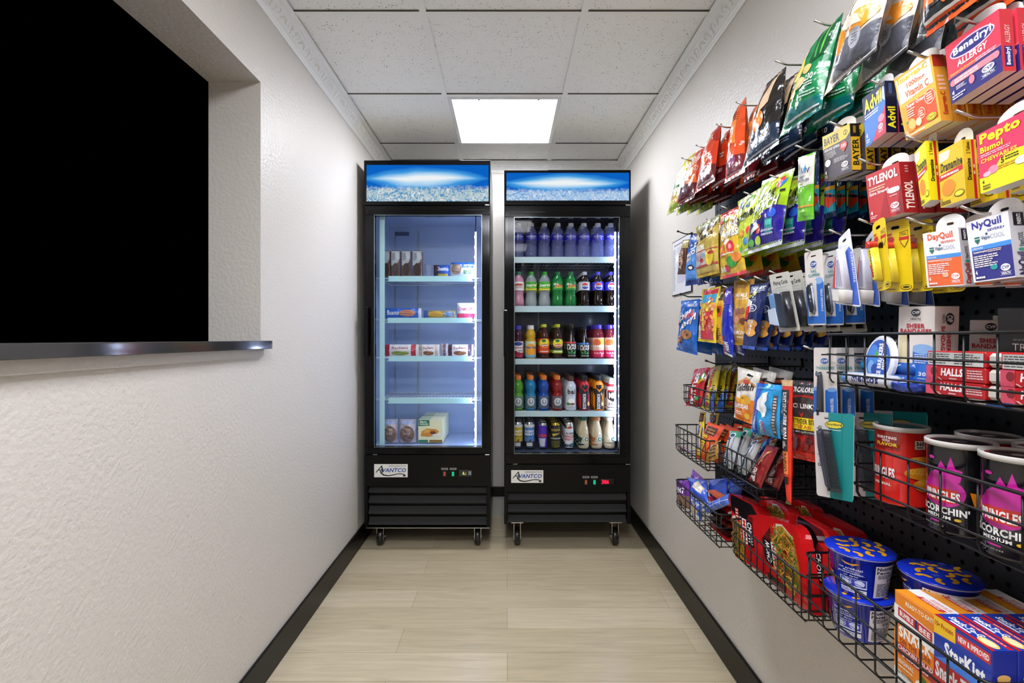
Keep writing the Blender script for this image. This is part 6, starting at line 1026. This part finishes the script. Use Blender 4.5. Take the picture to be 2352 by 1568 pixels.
# ---- noodle boxes -------------------------------------------------------------------
def noodle_box(q, X, t, lab, style, seed, rnd_=.12):
    A, B, C, D, n, W, H = frame(q, X); f = bil(A, B, C, D); mb = MB()
    o = rrect(1, 1, .10, 6); o = [(min(x, 1), y) for x, y in o]; F = lambda x, y, o_: f(np.asarray(x), np.asarray(y))+o_*n
    blk = style == 'black'
    out = [(0, 0), (1, 0)]+[(1-.02*math.sin(a*0)-.22*(1-math.cos(a)), .8+.2*math.sin(a)) for a in np.linspace(0, math.pi/2, 7)]+[(.10, 1), (.03, .985), (0, .94)]
    plate(mb, F, out, [], t, M('#c4161a', 'gloss'), M('#8a1014', 'gloss'))
    G = lambda u, v, o_: f(u, v)+o_*n
    if blk:
        it = [('p', '#120c10', [(.02, .93), (.08, .985), (.74, .97), (.9, .85), (.6, .78), (.5, .62), (.25, .66), (.02, .72)]), ('p', '#6a1014', [(.5, .62), (.6, .78), (.75, .76), (.7, .56)]), ('p', '#d8d0c0', [(.02, .62), (.12, .66), (.2, .6), (.22, .4), (.02, .4)]), ('p', '#b88a2a', [(.02, .02), (.02, .6), (.14, .6), (.3, .45), (.42, .1), (.4, .02)]), ('r', '#8a1c1a', .16, .62, .28, .8), ('l', '#f0d8c8', .17, .64, .27, .79, 3), ('r', '#141014', .52, .3, .72, .68), T_('#f2eeec', 'CHOW', .55, .33, .69, .66, rot=-90, bold=.05), ('r', '#eeeae8', .38, .3, .52, .68), T_('#c01c20', 'MEIN', .4, .33, .5, .66, rot=-90, bold=.08), ('l', '#e8c8b8', .3, .3, .36, .7, 8)]+noodles('#caa03c', '#8a5a1c', '#3a5a24', .04, .04, .36, .6, 150, seed)
    else:
        it = [('p', '#5a1416', [(.02, .6), (.3, .85), (.3, .4), (.02, .3)]), ('p', '#e0d6c4', [(.46, .93), (.62, .95), (.86, .82), (.6, .55), (.42, .6)]), ('p', '#b8842c', [(.48, .9), (.62, .93), (.86, .78), (.9, .5), (.86, .2), (.62, .1), (.4, .5), (.28, .62), (.3, .7), (.46, .66)]), ('r', '#141014', .06, .26, .26, .62), T_('#f2eeec', 'CHOW', .1, .28, .22, .6, rot=90, bold=.05), ('r', '#eeeae8', .26, .26, .38, .62), T_('#c01c20', 'MEIN', .28, .28, .36, .6, rot=90, bold=.08), ('r', '#7a3a24', .4, .24, .46, .56), ('r', '#a03020', .58, .14, .7, .3), ('l', '#f0d8c8', .6, .16, .68, .28, 2), ('l', '#f0e8d8', .74, .34, .84, .7, 9), ('r', '#2a1c18', .05, .02, .5, .1)]+noodles('#c8963a', '#8a5420', '#3c7a2c', .42, .14, .86, .88, 260, seed)
    put_art(mb, G, it, W, H, base=.0003, fin='gloss')
    return mb.build('noodle_box', (C+D)/2, label=lab, category='noodle box', group='noodle boxes')
noodle_box([(1676, 1131), (1745, 1164), (1758, 1320), (1689, 1277)], (.635, .613), .028, 'black-topped red noodle box at the far front of its basket', 'black', 1)
noodle_box([(1741, 1178), (1833, 1208), (1860, 1411), (1761, 1324)], (.625, .612), .028, 'red noodle box with large noodle picture, near front of its basket', 'red', 2)
noodle_box([(1744, 1134), (1812, 1164), (1816, 1290), (1745, 1255)], (.685, .665), .028, 'red noodle box right behind the front two boxes', 'red', 3)
noodle_box([(1816, 1140), (1872, 1168), (1880, 1290), (1818, 1250)], (.745, .73), .026, 'red noodle box nearest the pegboard at the far end of its row', 'red', 4)
noodle_box([(1828, 1178), (1912, 1226), (1912, 1412), (1845, 1370)], (.66, .645), .022, 'black-topped noodle box behind the front box, near the noodle cups', 'black', 5)
noodle_box([(1872, 1174), (1972, 1228), (1968, 1420), (1870, 1370)], (.745, .735), .028, 'red noodle box farthest back beside the blue cups', 'red', 6)
# ---- macaroni cups -------------------------------------------------------------------
def mac_cup(x, y, z, rot, lab, R=.0535, H=.076, n=0):
    mb = MB(); prof = [(R*.70, 0), (R*.73, .002), (R*.93, H-.005), (R*.99, H-.004), (R, H-.002), (R*.99, H)]
    mb.lathe(prof, (x, y, z), M('#1428b4', 'gloss'), 40)
    def F(u, v, o):
        a = math.radians(rot)+(u-.5)*2*math.pi*.78; h = .004+v*(H-.012); r = R*.73+(R*.2)*(h-.002)/(H-.007)+o; return np.stack([x+r*np.cos(a), y+r*np.sin(a), z+h], 1)
    it = [('p', '#e88a1e', [(.06, .0), (.3, 0), (.3, .42), (.12, .5), (.06, .5)]), ('e', '#f0b42c', .18, .25, .08, .12), ('e', '#c87a1c', .22, .2, .05, .05), ('p', '#a8a8a8', [(.22, .36), (.3, .44), (.3, .36)]), ('e', '#c8303a', .1, .9, .05, .04), T_('#f0f2fa', 'mac &', .03, .73, .2, .85, bold=.05), T_('#f0f2fa', 'cheese', .03, .58, .22, .71, bold=.05), ('p', '#e0a02c', [(.40, .93), (.43, .86), (.48, .85), (.52, .92), (.5, .93), (.47, .89), (.44, .9)]), T_('#c8d0f4', 'no artificial', .38, .72, .54, .78), T_('#c8d0f4', 'flavors,', .41, .65, .51, .70), T_('#c8d0f4', 'preservatives,', .37, .58, .55, .64), T_('#c8d0f4', 'or dyes', .41, .51, .51, .56),
        ('r', '#c8d4f0', .38, .22, .57, .48), ('r', '#1428b4', .385, .26, .565, .47), ('e', '#c8d4f0', .43, .365, .035, .09), ('e', '#c8d4f0', .52, .365, .035, .09), ('p', '#1428b4', [(.39, .45), (.4, .46), (.56, .28), (.55, .27)]), ('r', '#d8dcec', .38, .06, .57, .18), ('l', '#2a3aa0', .39, .08, .56, .16, 2), ('r', '#d4d0d4', .62, .02, .98, .95), T_('#1c1c28', 'Nutrition', .63, .82, .8, .92, bold=.04), T_('#1c1c28', 'Facts', .63, .72, .74, .8, bold=.04), T_('#1c1c28', '220', .72, .48, .8, .56, bold=.04), ('l', '#3a3a44', .64, .58, .78, .7, 3), ('l', '#4a4a54', .82, .5, .97, .9, 8), ('l', '#4a4a54', .64, .06, .97, .44, 9)]
    put_art(mb, F, it, 2*math.pi*R*.7, H, d=.008, fin='gloss', base=.0004)
    o = mb.build('noodle_cup', (x, y, z), label=lab, category='noodle cup', group='blue macaroni cups')
    mb = MB(); tz = z+H; mb.lathe([(R*1.0, -.0005), (R*1.02, .0005), (R*.98, .0015), (.0005, .0018)], (x, y, tz), M('#1832c0', 'gloss'), 40)
    mb.lathe([(R*1.025, -.0012), (R*1.03, -.0002)], (x, y, tz), M('#d8d8e0', 'gloss'), 40, True, False, False)
    L = lambda u, v, o_: np.stack([x+(u-.5)*2*R, y+(v-.5)*2*R, tz+.0019+o_+0*u], 1); r = random.Random(n+4); it = []
    for gx in range(6):
        for gy in range(6):
            cx, cy = -.02+.2*gx+(.1 if gy % 2 else 0), .06+.176*gy
            if (cx-.5)**2+(cy-.5)**2 > .17: continue
            a = r.uniform(0, 6.28)
            if (gx*2+gy) % 6 == 0:
                for k in range(3): it.append(('r', '#6a8ae0', cx-.05+.035*k, cy-.035, cx-.038+.035*k, cy+.035))
                continue
            pts = []; ox, oy = -.055*math.cos(a+1.25), -.055*math.sin(a+1.25)
            for s, rr_ in ((1, .118), (-1, .052)):
                for k in range(8): th = a+(k/7*2.5 if s > 0 else (1-k/7)*2.5); pts.append((cx+ox+rr_*math.cos(th), cy+oy+rr_*math.sin(th)))
            it.append(('p', '#eaa81c', pts))
    put_art(mb, L, it, 2*R, 2*R, fin='gloss', base=.0001); mb.build('lid', (x, y, z), o, label='blue lid printed with curved yellow macaroni')
    return o
ang = math.degrees(math.atan2(-.886, -.65))
zc = z6+.0035
mac_cup(.651, .886, zc, 220, 'blue macaroni cup at the bottom of the front stack', n=1); mac_cup(.652, .884, zc+.0785, 228, 'blue macaroni cup on top of the front stack', n=2)
mac_cup(.712, .785, zc, 185, 'blue macaroni cup at the bottom behind the orange boxes', n=3); mac_cup(.712, .787, zc+.0785, 150+20, 'blue macaroni cup on top, just behind the orange boxes', n=4)
# ---- cracker snack boxes ----------------------------------------------------------------
bum = [('p', '#ececea', [(0, .86), (1, .8), (1, .58), (0, .66)]), ('r', '#e8861e', 0, .1, 1, .58), ('p', '#ececea', [(0, 0), (0, .14), (.5, .1), (.5, 0)]), T_('#f6e8c8', 'READY-TO-EAT!', .28, .9, .9, .95, bold=.03), ('p', '#c8282c', [(.1, .84), (.88, .8), (.88, .7), (.1, .74)]), T_('#f4f0ee', 'BUMBLE', .14, .755, .46, .815, bold=.06, skew=-.05), T_('#f4f0ee', 'BEE', .6, .73, .84, .79, bold=.06, skew=-.05), ('r', '#1c2a5c', .5, .72, .56, .82), ('l', '#6a6a74', .3, .66, .75, .69, 1), T_('#f4f0ea', 'SNACK', .12, .52, .88, .64, bold=.08), T_('#a03018', 'ON THE RUN!', .14, .45, .84, .51, bold=.04), ('p', '#b02a24', [(.04, .44), (.2, .44), (.94, .42), (.98, .34), (.92, .28), (.12, .31), (.06, .36)]), T_('#f6ecea', 'CHICKEN SALAD', .1, .375, .9, .425, bold=.04), T_('#f6ecea', '& CRACKERS', .2, .31, .8, .36, bold=.04), T_('#f4e8d8', 'ORIGINAL', .06, .22, .48, .265, bold=.04), ('l', '#f4e0c0', .06, .17, .5, .2, 1), T_('#6a4a2a', '10g PROTEIN', .06, .09, .45, .13, bold=.02),
       ('e', '#e8b868', .75, .1, .26, .09), ('e', '#f0e6d0', .74, .14, .22, .07), ('e', '#f4f0e4', .66, .17, .08, .03), ('e', '#f4f0e4', .82, .16, .09, .03), ('p', '#3a6a24', [(.6, .2), (.66, .27), (.76, .24), (.74, .19)])]
bumt = [('r', '#f0ece6', .0, .62, 1, 1), ('r', '#e8921e', 0, 0, 1, .60), ('p', '#c02a2c', [(.15, .35), (.2, .5), (.75, .72), (.8, .55)]), ('l', '#f4e8e0', .25, .42, .72, .62, 2), ('r', '#c8504c', .35, .7, .85, .8)]
X_ = .622; Yf = PY(2050, X_)-.004; qz = HC-.648*X_; bw = .078
for i in range(4):
    mb = MB(); x0 = X_+.0412*i; A = np.array; z0 = z6+.003
    mb.box((x0, Yf-bw, z0), (x0+.0405, Yf, qz), M('#e8861e'), .0012); H = qz-z0
    if i == 0: put_art(mb, lambda u, v, o: np.stack([x0-o+0*u, Yf-u*bw, z0+v*H], 1), bum, bw, H, base=.0003)
    else: put_art(mb, lambda u, v, o: np.stack([x0-o+0*u, Yf-u*bw, z0+v*H], 1), bum[:1], bw, H, base=.0001, step=.00002)
    put_art(mb, lambda u, v, o: np.stack([x0+v*.0405, Yf-u*bw, qz+o+0*u], 1), [('r', '#ece8e2', 0, .5, 1, 1), ('r', '#e8921e', 0, 0, 1, .48), ('p', '#b82a2c', [(.25, .4), (.3, .62), (.85, .62), (.8, .4)]), ('l', '#f4e8e0', .35, .44, .8, .6, 2), ('l', '#c8605c', .4, .68, .85, .86, 2)], bw, .0405, base=.0003)
    put_art(mb, lambda u, v, o: np.stack([x0+u*.0405, Yf-bw-o+0*u, z0+v*H], 1), [('r', '#d8d0c8', 0, .9, 1, 1)], .0405, H, base=.0003)
    mb.build('cracker_box', (x0+.02, Yf-bw/2, z0), label='orange and white chicken cracker box, %s of the row behind the wire' % ORD[i], category='snack box', group='orange cracker boxes')
skf = [('p', '#1c3a9c', [(0, 1), (1, 1), (1, .7), (.4, .6), (0, .62)]), ('p', '#3a7ad8', [(0, .62), (1, .58), (1, .7), (.5, .74)]), ('p', '#e8b820', [(0, 1), (.4, 1), (.4, .86), (0, .84)]), T_('#9c2a1c', '10g Protein', .02, .9, .36, .96, bold=.03), ('r', '#c8262c', .42, .88, .98, .97), T_('#f4ecec', 'NEW & IMPROVED', .45, .9, .96, .95, bold=.03), T_('#f4f4f6', 'StarKist', .2, .68, .9, .82, bold=.07), ('r', '#c01c24', 0, .36, 1, .62), T_('#f6f4f4', 'Snack-To-Go', .03, .46, .97, .6, bold=.07), T_('#f0d8d8', 'TUNA KIT', .35, .38, .7, .43, bold=.03), T_('#f4e8e8', 'TUNA', .04, .28, .26, .34, bold=.05), T_('#f4e8e8', 'SALAD', .04, .2, .26, .26, bold=.05), ('r', '#c01c24', 0, .17, .4, .36), ('r', '#3aa0c0', 0, 0, 1, .16), ('e', '#d89a4a', .6, .18, .28, .16), ('e', '#ecd0a0', .6, .19, .22, .12), ('e', '#e8c8b0', .55, .22, .1, .05), T_('#e8f2f6', 'Cr', .84, .04, .96, .12, bold=.05)]
skf = skf[:10]+[skf[12]]+skf[10:12]+skf[13:]
X2 = .602; Yf2 = PY(2143, X2)-.002; z0 = z6+.003; qz2 = HC-.645*X2
for i in range(5):
    x0 = X2+.0325*i; mb = MB(); bw2 = .0805; H = qz2-z0; tt = .0315
    mb.box((x0, Yf2-bw2, z0), (x0+tt, Yf2, qz2), M('#1c2a94'), .001)
    if i == 0: put_art(mb, lambda u, v, o: np.stack([x0-o+0*u, Yf2-u*bw2, z0+v*H], 1), skf, bw2, H, base=.0003)
    put_art(mb, lambda u, v, o: np.stack([x0+v*tt, Yf2-u*bw2, qz2+o+0*u], 1), [('r', '#1c3a9c', 0, 0, 1, 1), ('r', '#c01c24', 0, 0, 1, .14), ('r', '#c01c24', .1, .72, .98, .92), T_('#f2f2f6', 'Snack-To-Go', .1, .36, .72, .66, bold=.06), ('r', '#e8ecf4', .2, .2, .55, .3), ('e', '#e8b868', .8, .36, .16, .24), ('e', '#f2d8a8', .8, .36, .12, .17), ('l', '#e8c8c8', .3, .76, .95, .88, 1)], bw2, tt, base=.0003)
    put_art(mb, lambda u, v, o: np.stack([x0+u*tt, Yf2-bw2-o+0*u, z0+v*H], 1), [('e', '#c88a3a', .45, .62, .3, .05), ('r', '#c88a3a', .2, .62, .7, .78), ('e', '#e8b868', .45, .78, .27, .03), ('e', '#e0a850', .5, .56, .32, .07), ('e', '#f0c880', .5, .56, .24, .05), ('r', '#c8d4f0', .2, .1, .8, .3), ('l', '#2a3a9c', .25, .13, .75, .27, 3)], tt, H, base=.0003)
    mb.build('tuna_kit_box', (x0+tt/2, Yf2-bw2/2, z0), label='blue and red tuna snack box, %s of the row in the lower right corner' % ORD[i], category='snack box', group='blue tuna snack boxes')
# ---- medicine basket ------------------------------------------------------------------------
bnd = [('r', '#2a6cc8', .44, .0, 1, .48), ('e', '#8ab0e0', .7, .48, .3, .06), ('r', '#e0d8d2', 0, 0, .44, .6), ('r', '#d2c49a', .06, .1, .32, .6), ('e', '#d2c49a', .19, .6, .13, .05), ('r', '#dccfaa', .14, .12, .34, .52), ('e', '#dccfaa', .24, .52, .1, .04), ('r', '#e2d6b4', .16, .14, .32, .26), T_('#2c2c30', 'HEALTH', .36, .835, .64, .86, bold=.02), ('r', '#8a8a88', .3, .875, .68, .878), ('r', '#8a8a88', .3, .82, .68, .823), ('e', '#2c2c30', .5, .925, .13, .045), T_('#f0f0f0', 'CVP', .4, .907, .61, .943, bold=.06), T_('#b8202c', 'SHEER', .25, .735, .76, .79, bold=.04), T_('#b8202c', 'BANDAGES', .08, .67, .94, .725, bold=.04), ('l', '#c8d8f0', .5, .3, .9, .42, 5), T_('#f0f4fa', '30', .62, .15, .82, .2, bold=.05), ('l', '#c8d8f0', .6, .08, .9, .13, 2)]
bns = [('e', '#2c2c30', .62, .85, .18, .07), T_('#f0f0f0', 'CVP', .5, .81, .74, .89, rot=-90, bold=.05), T_('#2c2c30', 'HEALTH', .3, .8, .42, .9, rot=-90, bold=.02), T_('#b8202c', 'SHEER', .5, .45, .68, .68, rot=-90, bold=.05), T_('#b8202c', 'BANDAGES', .26, .4, .44, .76, rot=-90, bold=.05)]
def bbox(q, X, lab):
    mb = MB(); A, B, C, D = slab(mb, q, X, .037, '#e0d8d2', bnd, 'card', bns, '#d4cac4'); return mb.build('bandage_box', (C+D)/2+np.array((.018, 0, 0)), label=lab, category='bandage box', group='bandage boxes')
q = [(2065, 704), (2148, 703), (2142, 902), (2060, 888)]
q[3] = (2060, 777+.1205*895); q[2] = (2143, 777+.1205*978)
b0 = bbox(q, (.655, .655), 'white box of sheer bandages standing at the front of the basket')
dup(b0, .075, -.045, -.024, 'white box of sheer bandages behind the front one, half hidden'); dup(b0, .094, -.062, -.018, 'white box of sheer bandages, rearmost against the pegboard')
# mint tin (oval, leaning) and mint rolls
def disc(c, ax, r0, r1, t, matb, matf, name, label, cat, items):
    c = np.array(c); n = np.array(ax, float); n /= np.linalg.norm(n); u = np.cross((0, 0, 1.), n); u /= np.linalg.norm(u); v = np.cross(n, u); mb = MB(); V = []; k = 28
    if u[1] > 0: u = -u; 
    v = np.array((0, 0, 1.)); v -= n*v.dot(n); v /= np.linalg.norm(v)
    for o, s in ((0, .9), (.003, 1), (t-.003, 1), (t, .92)):
        for i in range(k): a = 2*math.pi*i/k; V.append(c+n*o+u*r0*s*math.cos(a)+v*r1*s*math.sin(a))
    mb.add(V, [(j*k+i, j*k+(i+1) % k, (j+1)*k+(i+1) % k, (j+1)*k+i) for j in range(3) for i in range(k)]+[tuple(range(k))[::-1], tuple(3*k+i for i in range(k))], matb)
    F = lambda U, W_, o: c+np.outer(U*2-1, u)*r0*.9+np.outer(W_*2-1, v)*r1*.9+n*(t+.0002+o)
    put_art(mb, lambda U, W_, o: c+np.outer(U*2-1, u)*r0*.9+np.outer(W_*2-1, v)*r1*.9+n*(t+.0002+o), items, 2*r0, 2*r1, fin='gloss'); return mb.build(name, tuple(c), label=label, category=cat)
tin = [('e', '#2a5cc0', .5, .5, .46, .46), ('e', '#4a86d8', .3, .6, .2, .25), ('e', '#7ab0e8', .25, .35, .12, .15), ('e', '#1c4aa8', .4, .3, .12, .12), ('p', '#4aa83a', [(.3, .55), (.45, .75), (.5, .6)]), T_('#f4f6f8', 'ICE BREAKERS', .5, .1, .66, .88, rot=90, bold=.08, out='#14306c'), T_('#f0f2f8', 'MINTS', .68, .3, .78, .66, rot=90, bold=.05), ('l', '#c8d8f0', .8, .35, .86, .65, 2)]
disc((.650, .822, z7+.0445), (-1, -.02, .12), .031, .043, .012, M('#dfe3ea', 'gloss'), None, 'mint_tin', 'round white and blue mint tin standing on edge against the bandages', 'mint tin', tin)
disc((.629, .745, z7+.004), (-.1, -.1, 1), .024, .024, .012, M('#24409c', 'gloss'), None, 'mint_tin', 'blue mint tin lying flat in front of the bandage box', 'mint tin', [('p', '#d4d8e4', [(.2, .2), (.8, .3), (.7, .45), (.25, .4)])])
def roll(x, y0, y1, z, r, c, items, lab, ax=0):
    mb = MB(); foil = M('#2aa6cc', 'foil')
    mb.tube([(x, y1-.006, z), (x, y0, z)], r, M(c, 'plastic'), 16); mb.tube([(x, y1, z), (x, y1-.001, z), (x, y1-.0058, z)], [r*.45, r*.85, r*1.02], foil, 12)
    F = lambda u, v, o: np.stack([x-(r+o)*np.cos((v-.5)*2.2), y1-.008-u*(y1-y0-.01), z+(r+o)*np.sin((v-.5)*2.2)], 1)
    put_art(mb, F, items, y1-y0, r*2.2, d=.006, fin='plastic', base=.0004); mb.build('mint_roll', (x, (y0+y1)/2, z), label=lab, category='mint roll', group='rolls of mints')
men = [('r', '#d8dce8', .0, .0, 1, 1), ('r', '#3a8ac8', 0, 0, .1, 1), T_('#1c2464', 'mentos', .22, .28, .8, .8, bold=.05)]
jol = [('r', '#1c8ac8', 0, 0, .3, 1), ('r', '#1450a0', .3, 0, 1, 1), T_('#e8ecf4', 'JUICY', .34, .3, .8, .8, bold=.05, out='#8a1c34', shear=.2)]
zr = z7+.0125
for i, (x, z, y1, c, it, lb) in enumerate(((.625, 0, .868, '#d8dce8', men, 'white and purple mint roll, frontmost at the bottom of the basket'), (.648, 0, .872, '#2a50a0', jol, 'second mint roll at the bottom, foil end toward the far side'), (.671, 0, .87, '#d8dce8', men, 'third mint roll at the bottom of the basket'), (.694, 0, .872, '#1450a0', jol, 'fourth mint roll at the bottom, nearest the pegboard'), (.66, .021, .866, '#1450a0', jol, 'blue fruit candy roll resting on top of the other rolls'))):
    roll(x, y1-.10, y1+.016, zr+z, .0108, c, it, lb)
hal = [('r', '#e0506a', 0, 0, .2, 1), ('p', '#d83a44', [(.2, 0), (.2, 1), (.1, .5)]), ('e', '#8a1c24', .14, .6, .06, .3), ('p', '#f4c0c0', [(.2, .2), (.24, .2), (.3, .02), (.27, .02)]), T_('#f6f2f2', 'HALLS.', .27, .32, .68, .86, bold=.07, shear=.12), ('l', '#f0c8c8', .72, .2, .98, .85, 4), ('r', '#f0c8c8', .42, .12, .55, .2)]
hbk = [('r', '#d4d4d2', .03, .04, .97, .92), ('l', '#4a4a4a', .05, .1, .45, .85, 5), ('l', '#4a4a4a', .5, .1, .95, .85, 5)]
xh = .618; Yh = PY(2128, xh); wh = .0935
Xs = [(xh, 0), (xh+.024, -.006), (xh, -.1065), (xh+.024, -.112)]
for ci, (x0, dy) in enumerate(Xs):
    for j in range(3):
        yF = Yh+dy+random.uniform(-.001, .001); z0 = z7+.0035+.0208*j; mb = MB(); h = .0202; d = .0222
        mb.box((x0, yF-wh+.007, z0), (x0+d, yF, z0+h), M('#c01820', 'plastic'), .0012); mb.box((x0+.001, yF-wh-.008, z0+.001), (x0+d-.001, yF-wh+.007, z0+h-.001), M('#d0cac2', 'plastic'), .004)
        F = lambda u, v, o: np.stack([x0-o+0*u, yF-u*(wh-.007), z0+v*h], 1)
        put_art(mb, F, hbk if j == 2 else hal, wh, h, base=.0003)
        G = lambda u, v, o: np.stack([x0+.001+u*(d-.002), yF-wh-.008-o+0*u, z0+.001+v*(h-.002)], 1)
        put_art(mb, G, [('p', '#a8a29a', [(.15, .2), (.5, .52), (.85, .2), (.5, .46)]), ('p', '#b4aea6', [(.15, .8), (.5, .5), (.85, .8), (.5, .56)])], d, h, base=.0002)
        mb.build('throat_drop_stick', (x0+d/2, yF-wh/2, z0), label='red throat drop stick, %s of the %s stack in the basket' % (('bottom', 'middle', 'top')[j], ('front left', 'rear left', 'front right', 'rear right')[ci]), category='throat drops', group='stacked throat drop sticks')
mb = MB(); X3 = .69; ya, yb = PX(0, 1), 0
q = [(2292, 708), (2420, 706), (2420, 905), (2292, 885)]; q[3] = (2292, 777+.1205*1127*.655/X3); q[2] = (2420, 777+.1205*1255*.655/X3)
A, B, C, D = slab(mb, q, X3, .05, '#0e0d0c', [T_('#d8d4cc', 'TRES', .28, .52, .75, .6, bold=.0), ('r', '#d8a81c', .25, .22, 1, .46), T_('#2a1c0c', 'HE', .38, .26, .7, .38, bold=.06), ('l', '#6a6660', .3, .62, .8, .66, 1)], 'card')
mb.build('black_carton', (C+D)/2, label='black carton with a gold panel at the right edge of the bandage basket', category='carton')
# ---- chip cans ---------------------------------------------------------------------------------
def chip_can(x, y, lab, col, items, side, R=.0372, H=.131, rot=0):
    z = z8+.0035; mb = MB(); mb.lathe([(R*.97, 0), (R*.995, .0015), (R*.995, .003), (R*.98, .004), (R*.98, H-.008), (R*.99, H-.006)], (x, y, z), M(col, 'gloss'), 44)
    th = math.atan2(-y, -x)+math.radians(rot)
    def F(u, v, o): a = th+(u-.5)*math.pi*1.05; return np.stack([x+(R*.98+o)*np.cos(a), y+(R*.98+o)*np.sin(a), z+.005+v*(H-.014)], 1)
    put_art(mb, F, items, math.pi*R*1.05, H, d=.007, fin='gloss', base=.0004)
    o = mb.build('chip_can', (x, y, z), label=lab, category='chip can', group='cylindrical chip cans')
    mb = MB(); mb.lathe([(R*1.0, H-.008), (R*1.045, H-.008), (R*1.05, H-.001), (R*1.03, H), (R*.98, H-.0005), (R*.96, H-.003), (.0005, H-.003)], (x, y, z), M('#d0ccc8', 'plastic'), 44)
    L = lambda u, v, o_: np.stack([x+(u-.5)*2*R*.9, y+(v-.5)*2*R*.9, z+H-.0028+o_+0*u], 1)
    put_art(mb, L, [('e', '#8a2a24', .5, .5, .49, .49), ('e', '#3c2a28', .5, .5, .43, .43), ('e', '#a08c88', .5, .5, .15, .1)], 2*R, 2*R, fin='gloss', base=.0001); mb.build('lid', (x, y, z), o, label='clear plastic lid')
    return o
chp = lambda c, d: [('e', c, .72, .62, .22, .05), ('e', d, .7, .645, .2, .035), ('e', c, .68, .44, .24, .09), ('e', d, .66, .47, .2, .05), ('e', c, .74, .28, .2, .1), ('e', d, .74, .32, .15, .05)]
prr = [('r', '#8a1c14', .04, .74, .4, .98), T_('#f0e8e4', 'BURSTING', .1, .89, .36, .93, bold=.04), T_('#f0e8e4', 'WITH', .18, .85, .28, .88, bold=.03), T_('#e8cf30', 'FLAVOR', .1, .79, .37, .84, bold=.05), ('r', '#e0d8d0', .56, .78, .7, .9), T_('#1c1814', '360', .575, .83, .685, .89, bold=.04), ('l', '#1c1814', .58, .79, .68, .82, 1), T_('#f4f0ee', 'PRINGLES', .02, .32, .34, .48, bold=.08, out='#9c1410'), T_('#f0e4dc', 'ORIGINAL', .04, .22, .3, .26, bold=.04)]+chp('#d88a20', '#e8a838')
prb = [('e', '#b81a8c', .24, .46, .23, .19), ('p', '#b81a8c', [(.06, .55), (.12, .66), (.2, .72), (.25, .84), (.3, .74), (.34, .9), (.38, .76), (.44, .74), (.42, .6)]), ('e', '#b81a8c', .14, .86, .04, .02), ('p', '#c8281c', [(.08, .5), (.4, .5), (.38, .33), (.12, .33)]), T_('#f2eeec', 'PRINGLES', .06, .35, .42, .47, bold=.08, out='#8c1414'), T_('#f0eeec', "SCORCHIN'", .0, .19, .5, .28, bold=.08), T_('#f0eeec', 'MEDIUM', .08, .13, .34, .17, bold=.05), ('e', '#e8b830', .4, .145, .03, .018), ('r', '#b81a8c', .13, .07, .26, .1), ('p', '#e0cf1c', [(.62, .78), (.94, .83), (.95, .67), (.8, .62), (.62, .66), (.66, .72)]), T_('#c02a1c', 'GRAB', .68, .735, .9, .78, bold=.06, skew=.08), T_('#c02a1c', "N'GO", .72, .665, .92, .72, bold=.06, skew=.08), ('p', '#d87a14', [(.5, .5), (.9, .46), (.98, .38), (.8, .3), (.68, .22), (.54, .32)]), ('p', '#e89a24', [(.54, .48), (.84, .45), (.7, .3), (.58, .34)]), ('e', '#a0301c', .82, .53, .12, .03), ('e', '#7a4a1c', .82, .16, .12, .05), ('l', '#8a8684', .04, .015, .3, .05, 1), ('l', '#9a9694', .5, .01, .92, .04, 1)]
chip_can(.678, .822, 'red chip can at the far end of the basket', '#c8201a', prr, None, rot=17)
chip_can(.7475, .742, 'red chip can behind the front black one, lid peeking above', '#c8201a', prr, None, rot=0)
chip_can(.664, .700, 'black and magenta chip can at the front of the basket', '#100e12', prb, None, R=.0384, rot=15)
chip_can(.664, .6205-.003, 'black and magenta chip can cut by the right edge of the photo', '#100e12', prb, None, R=.0384, rot=19)
chip_can(.7475, .655, 'black chip can in the rear row near the right edge', '#100e12', prb, None, rot=0)
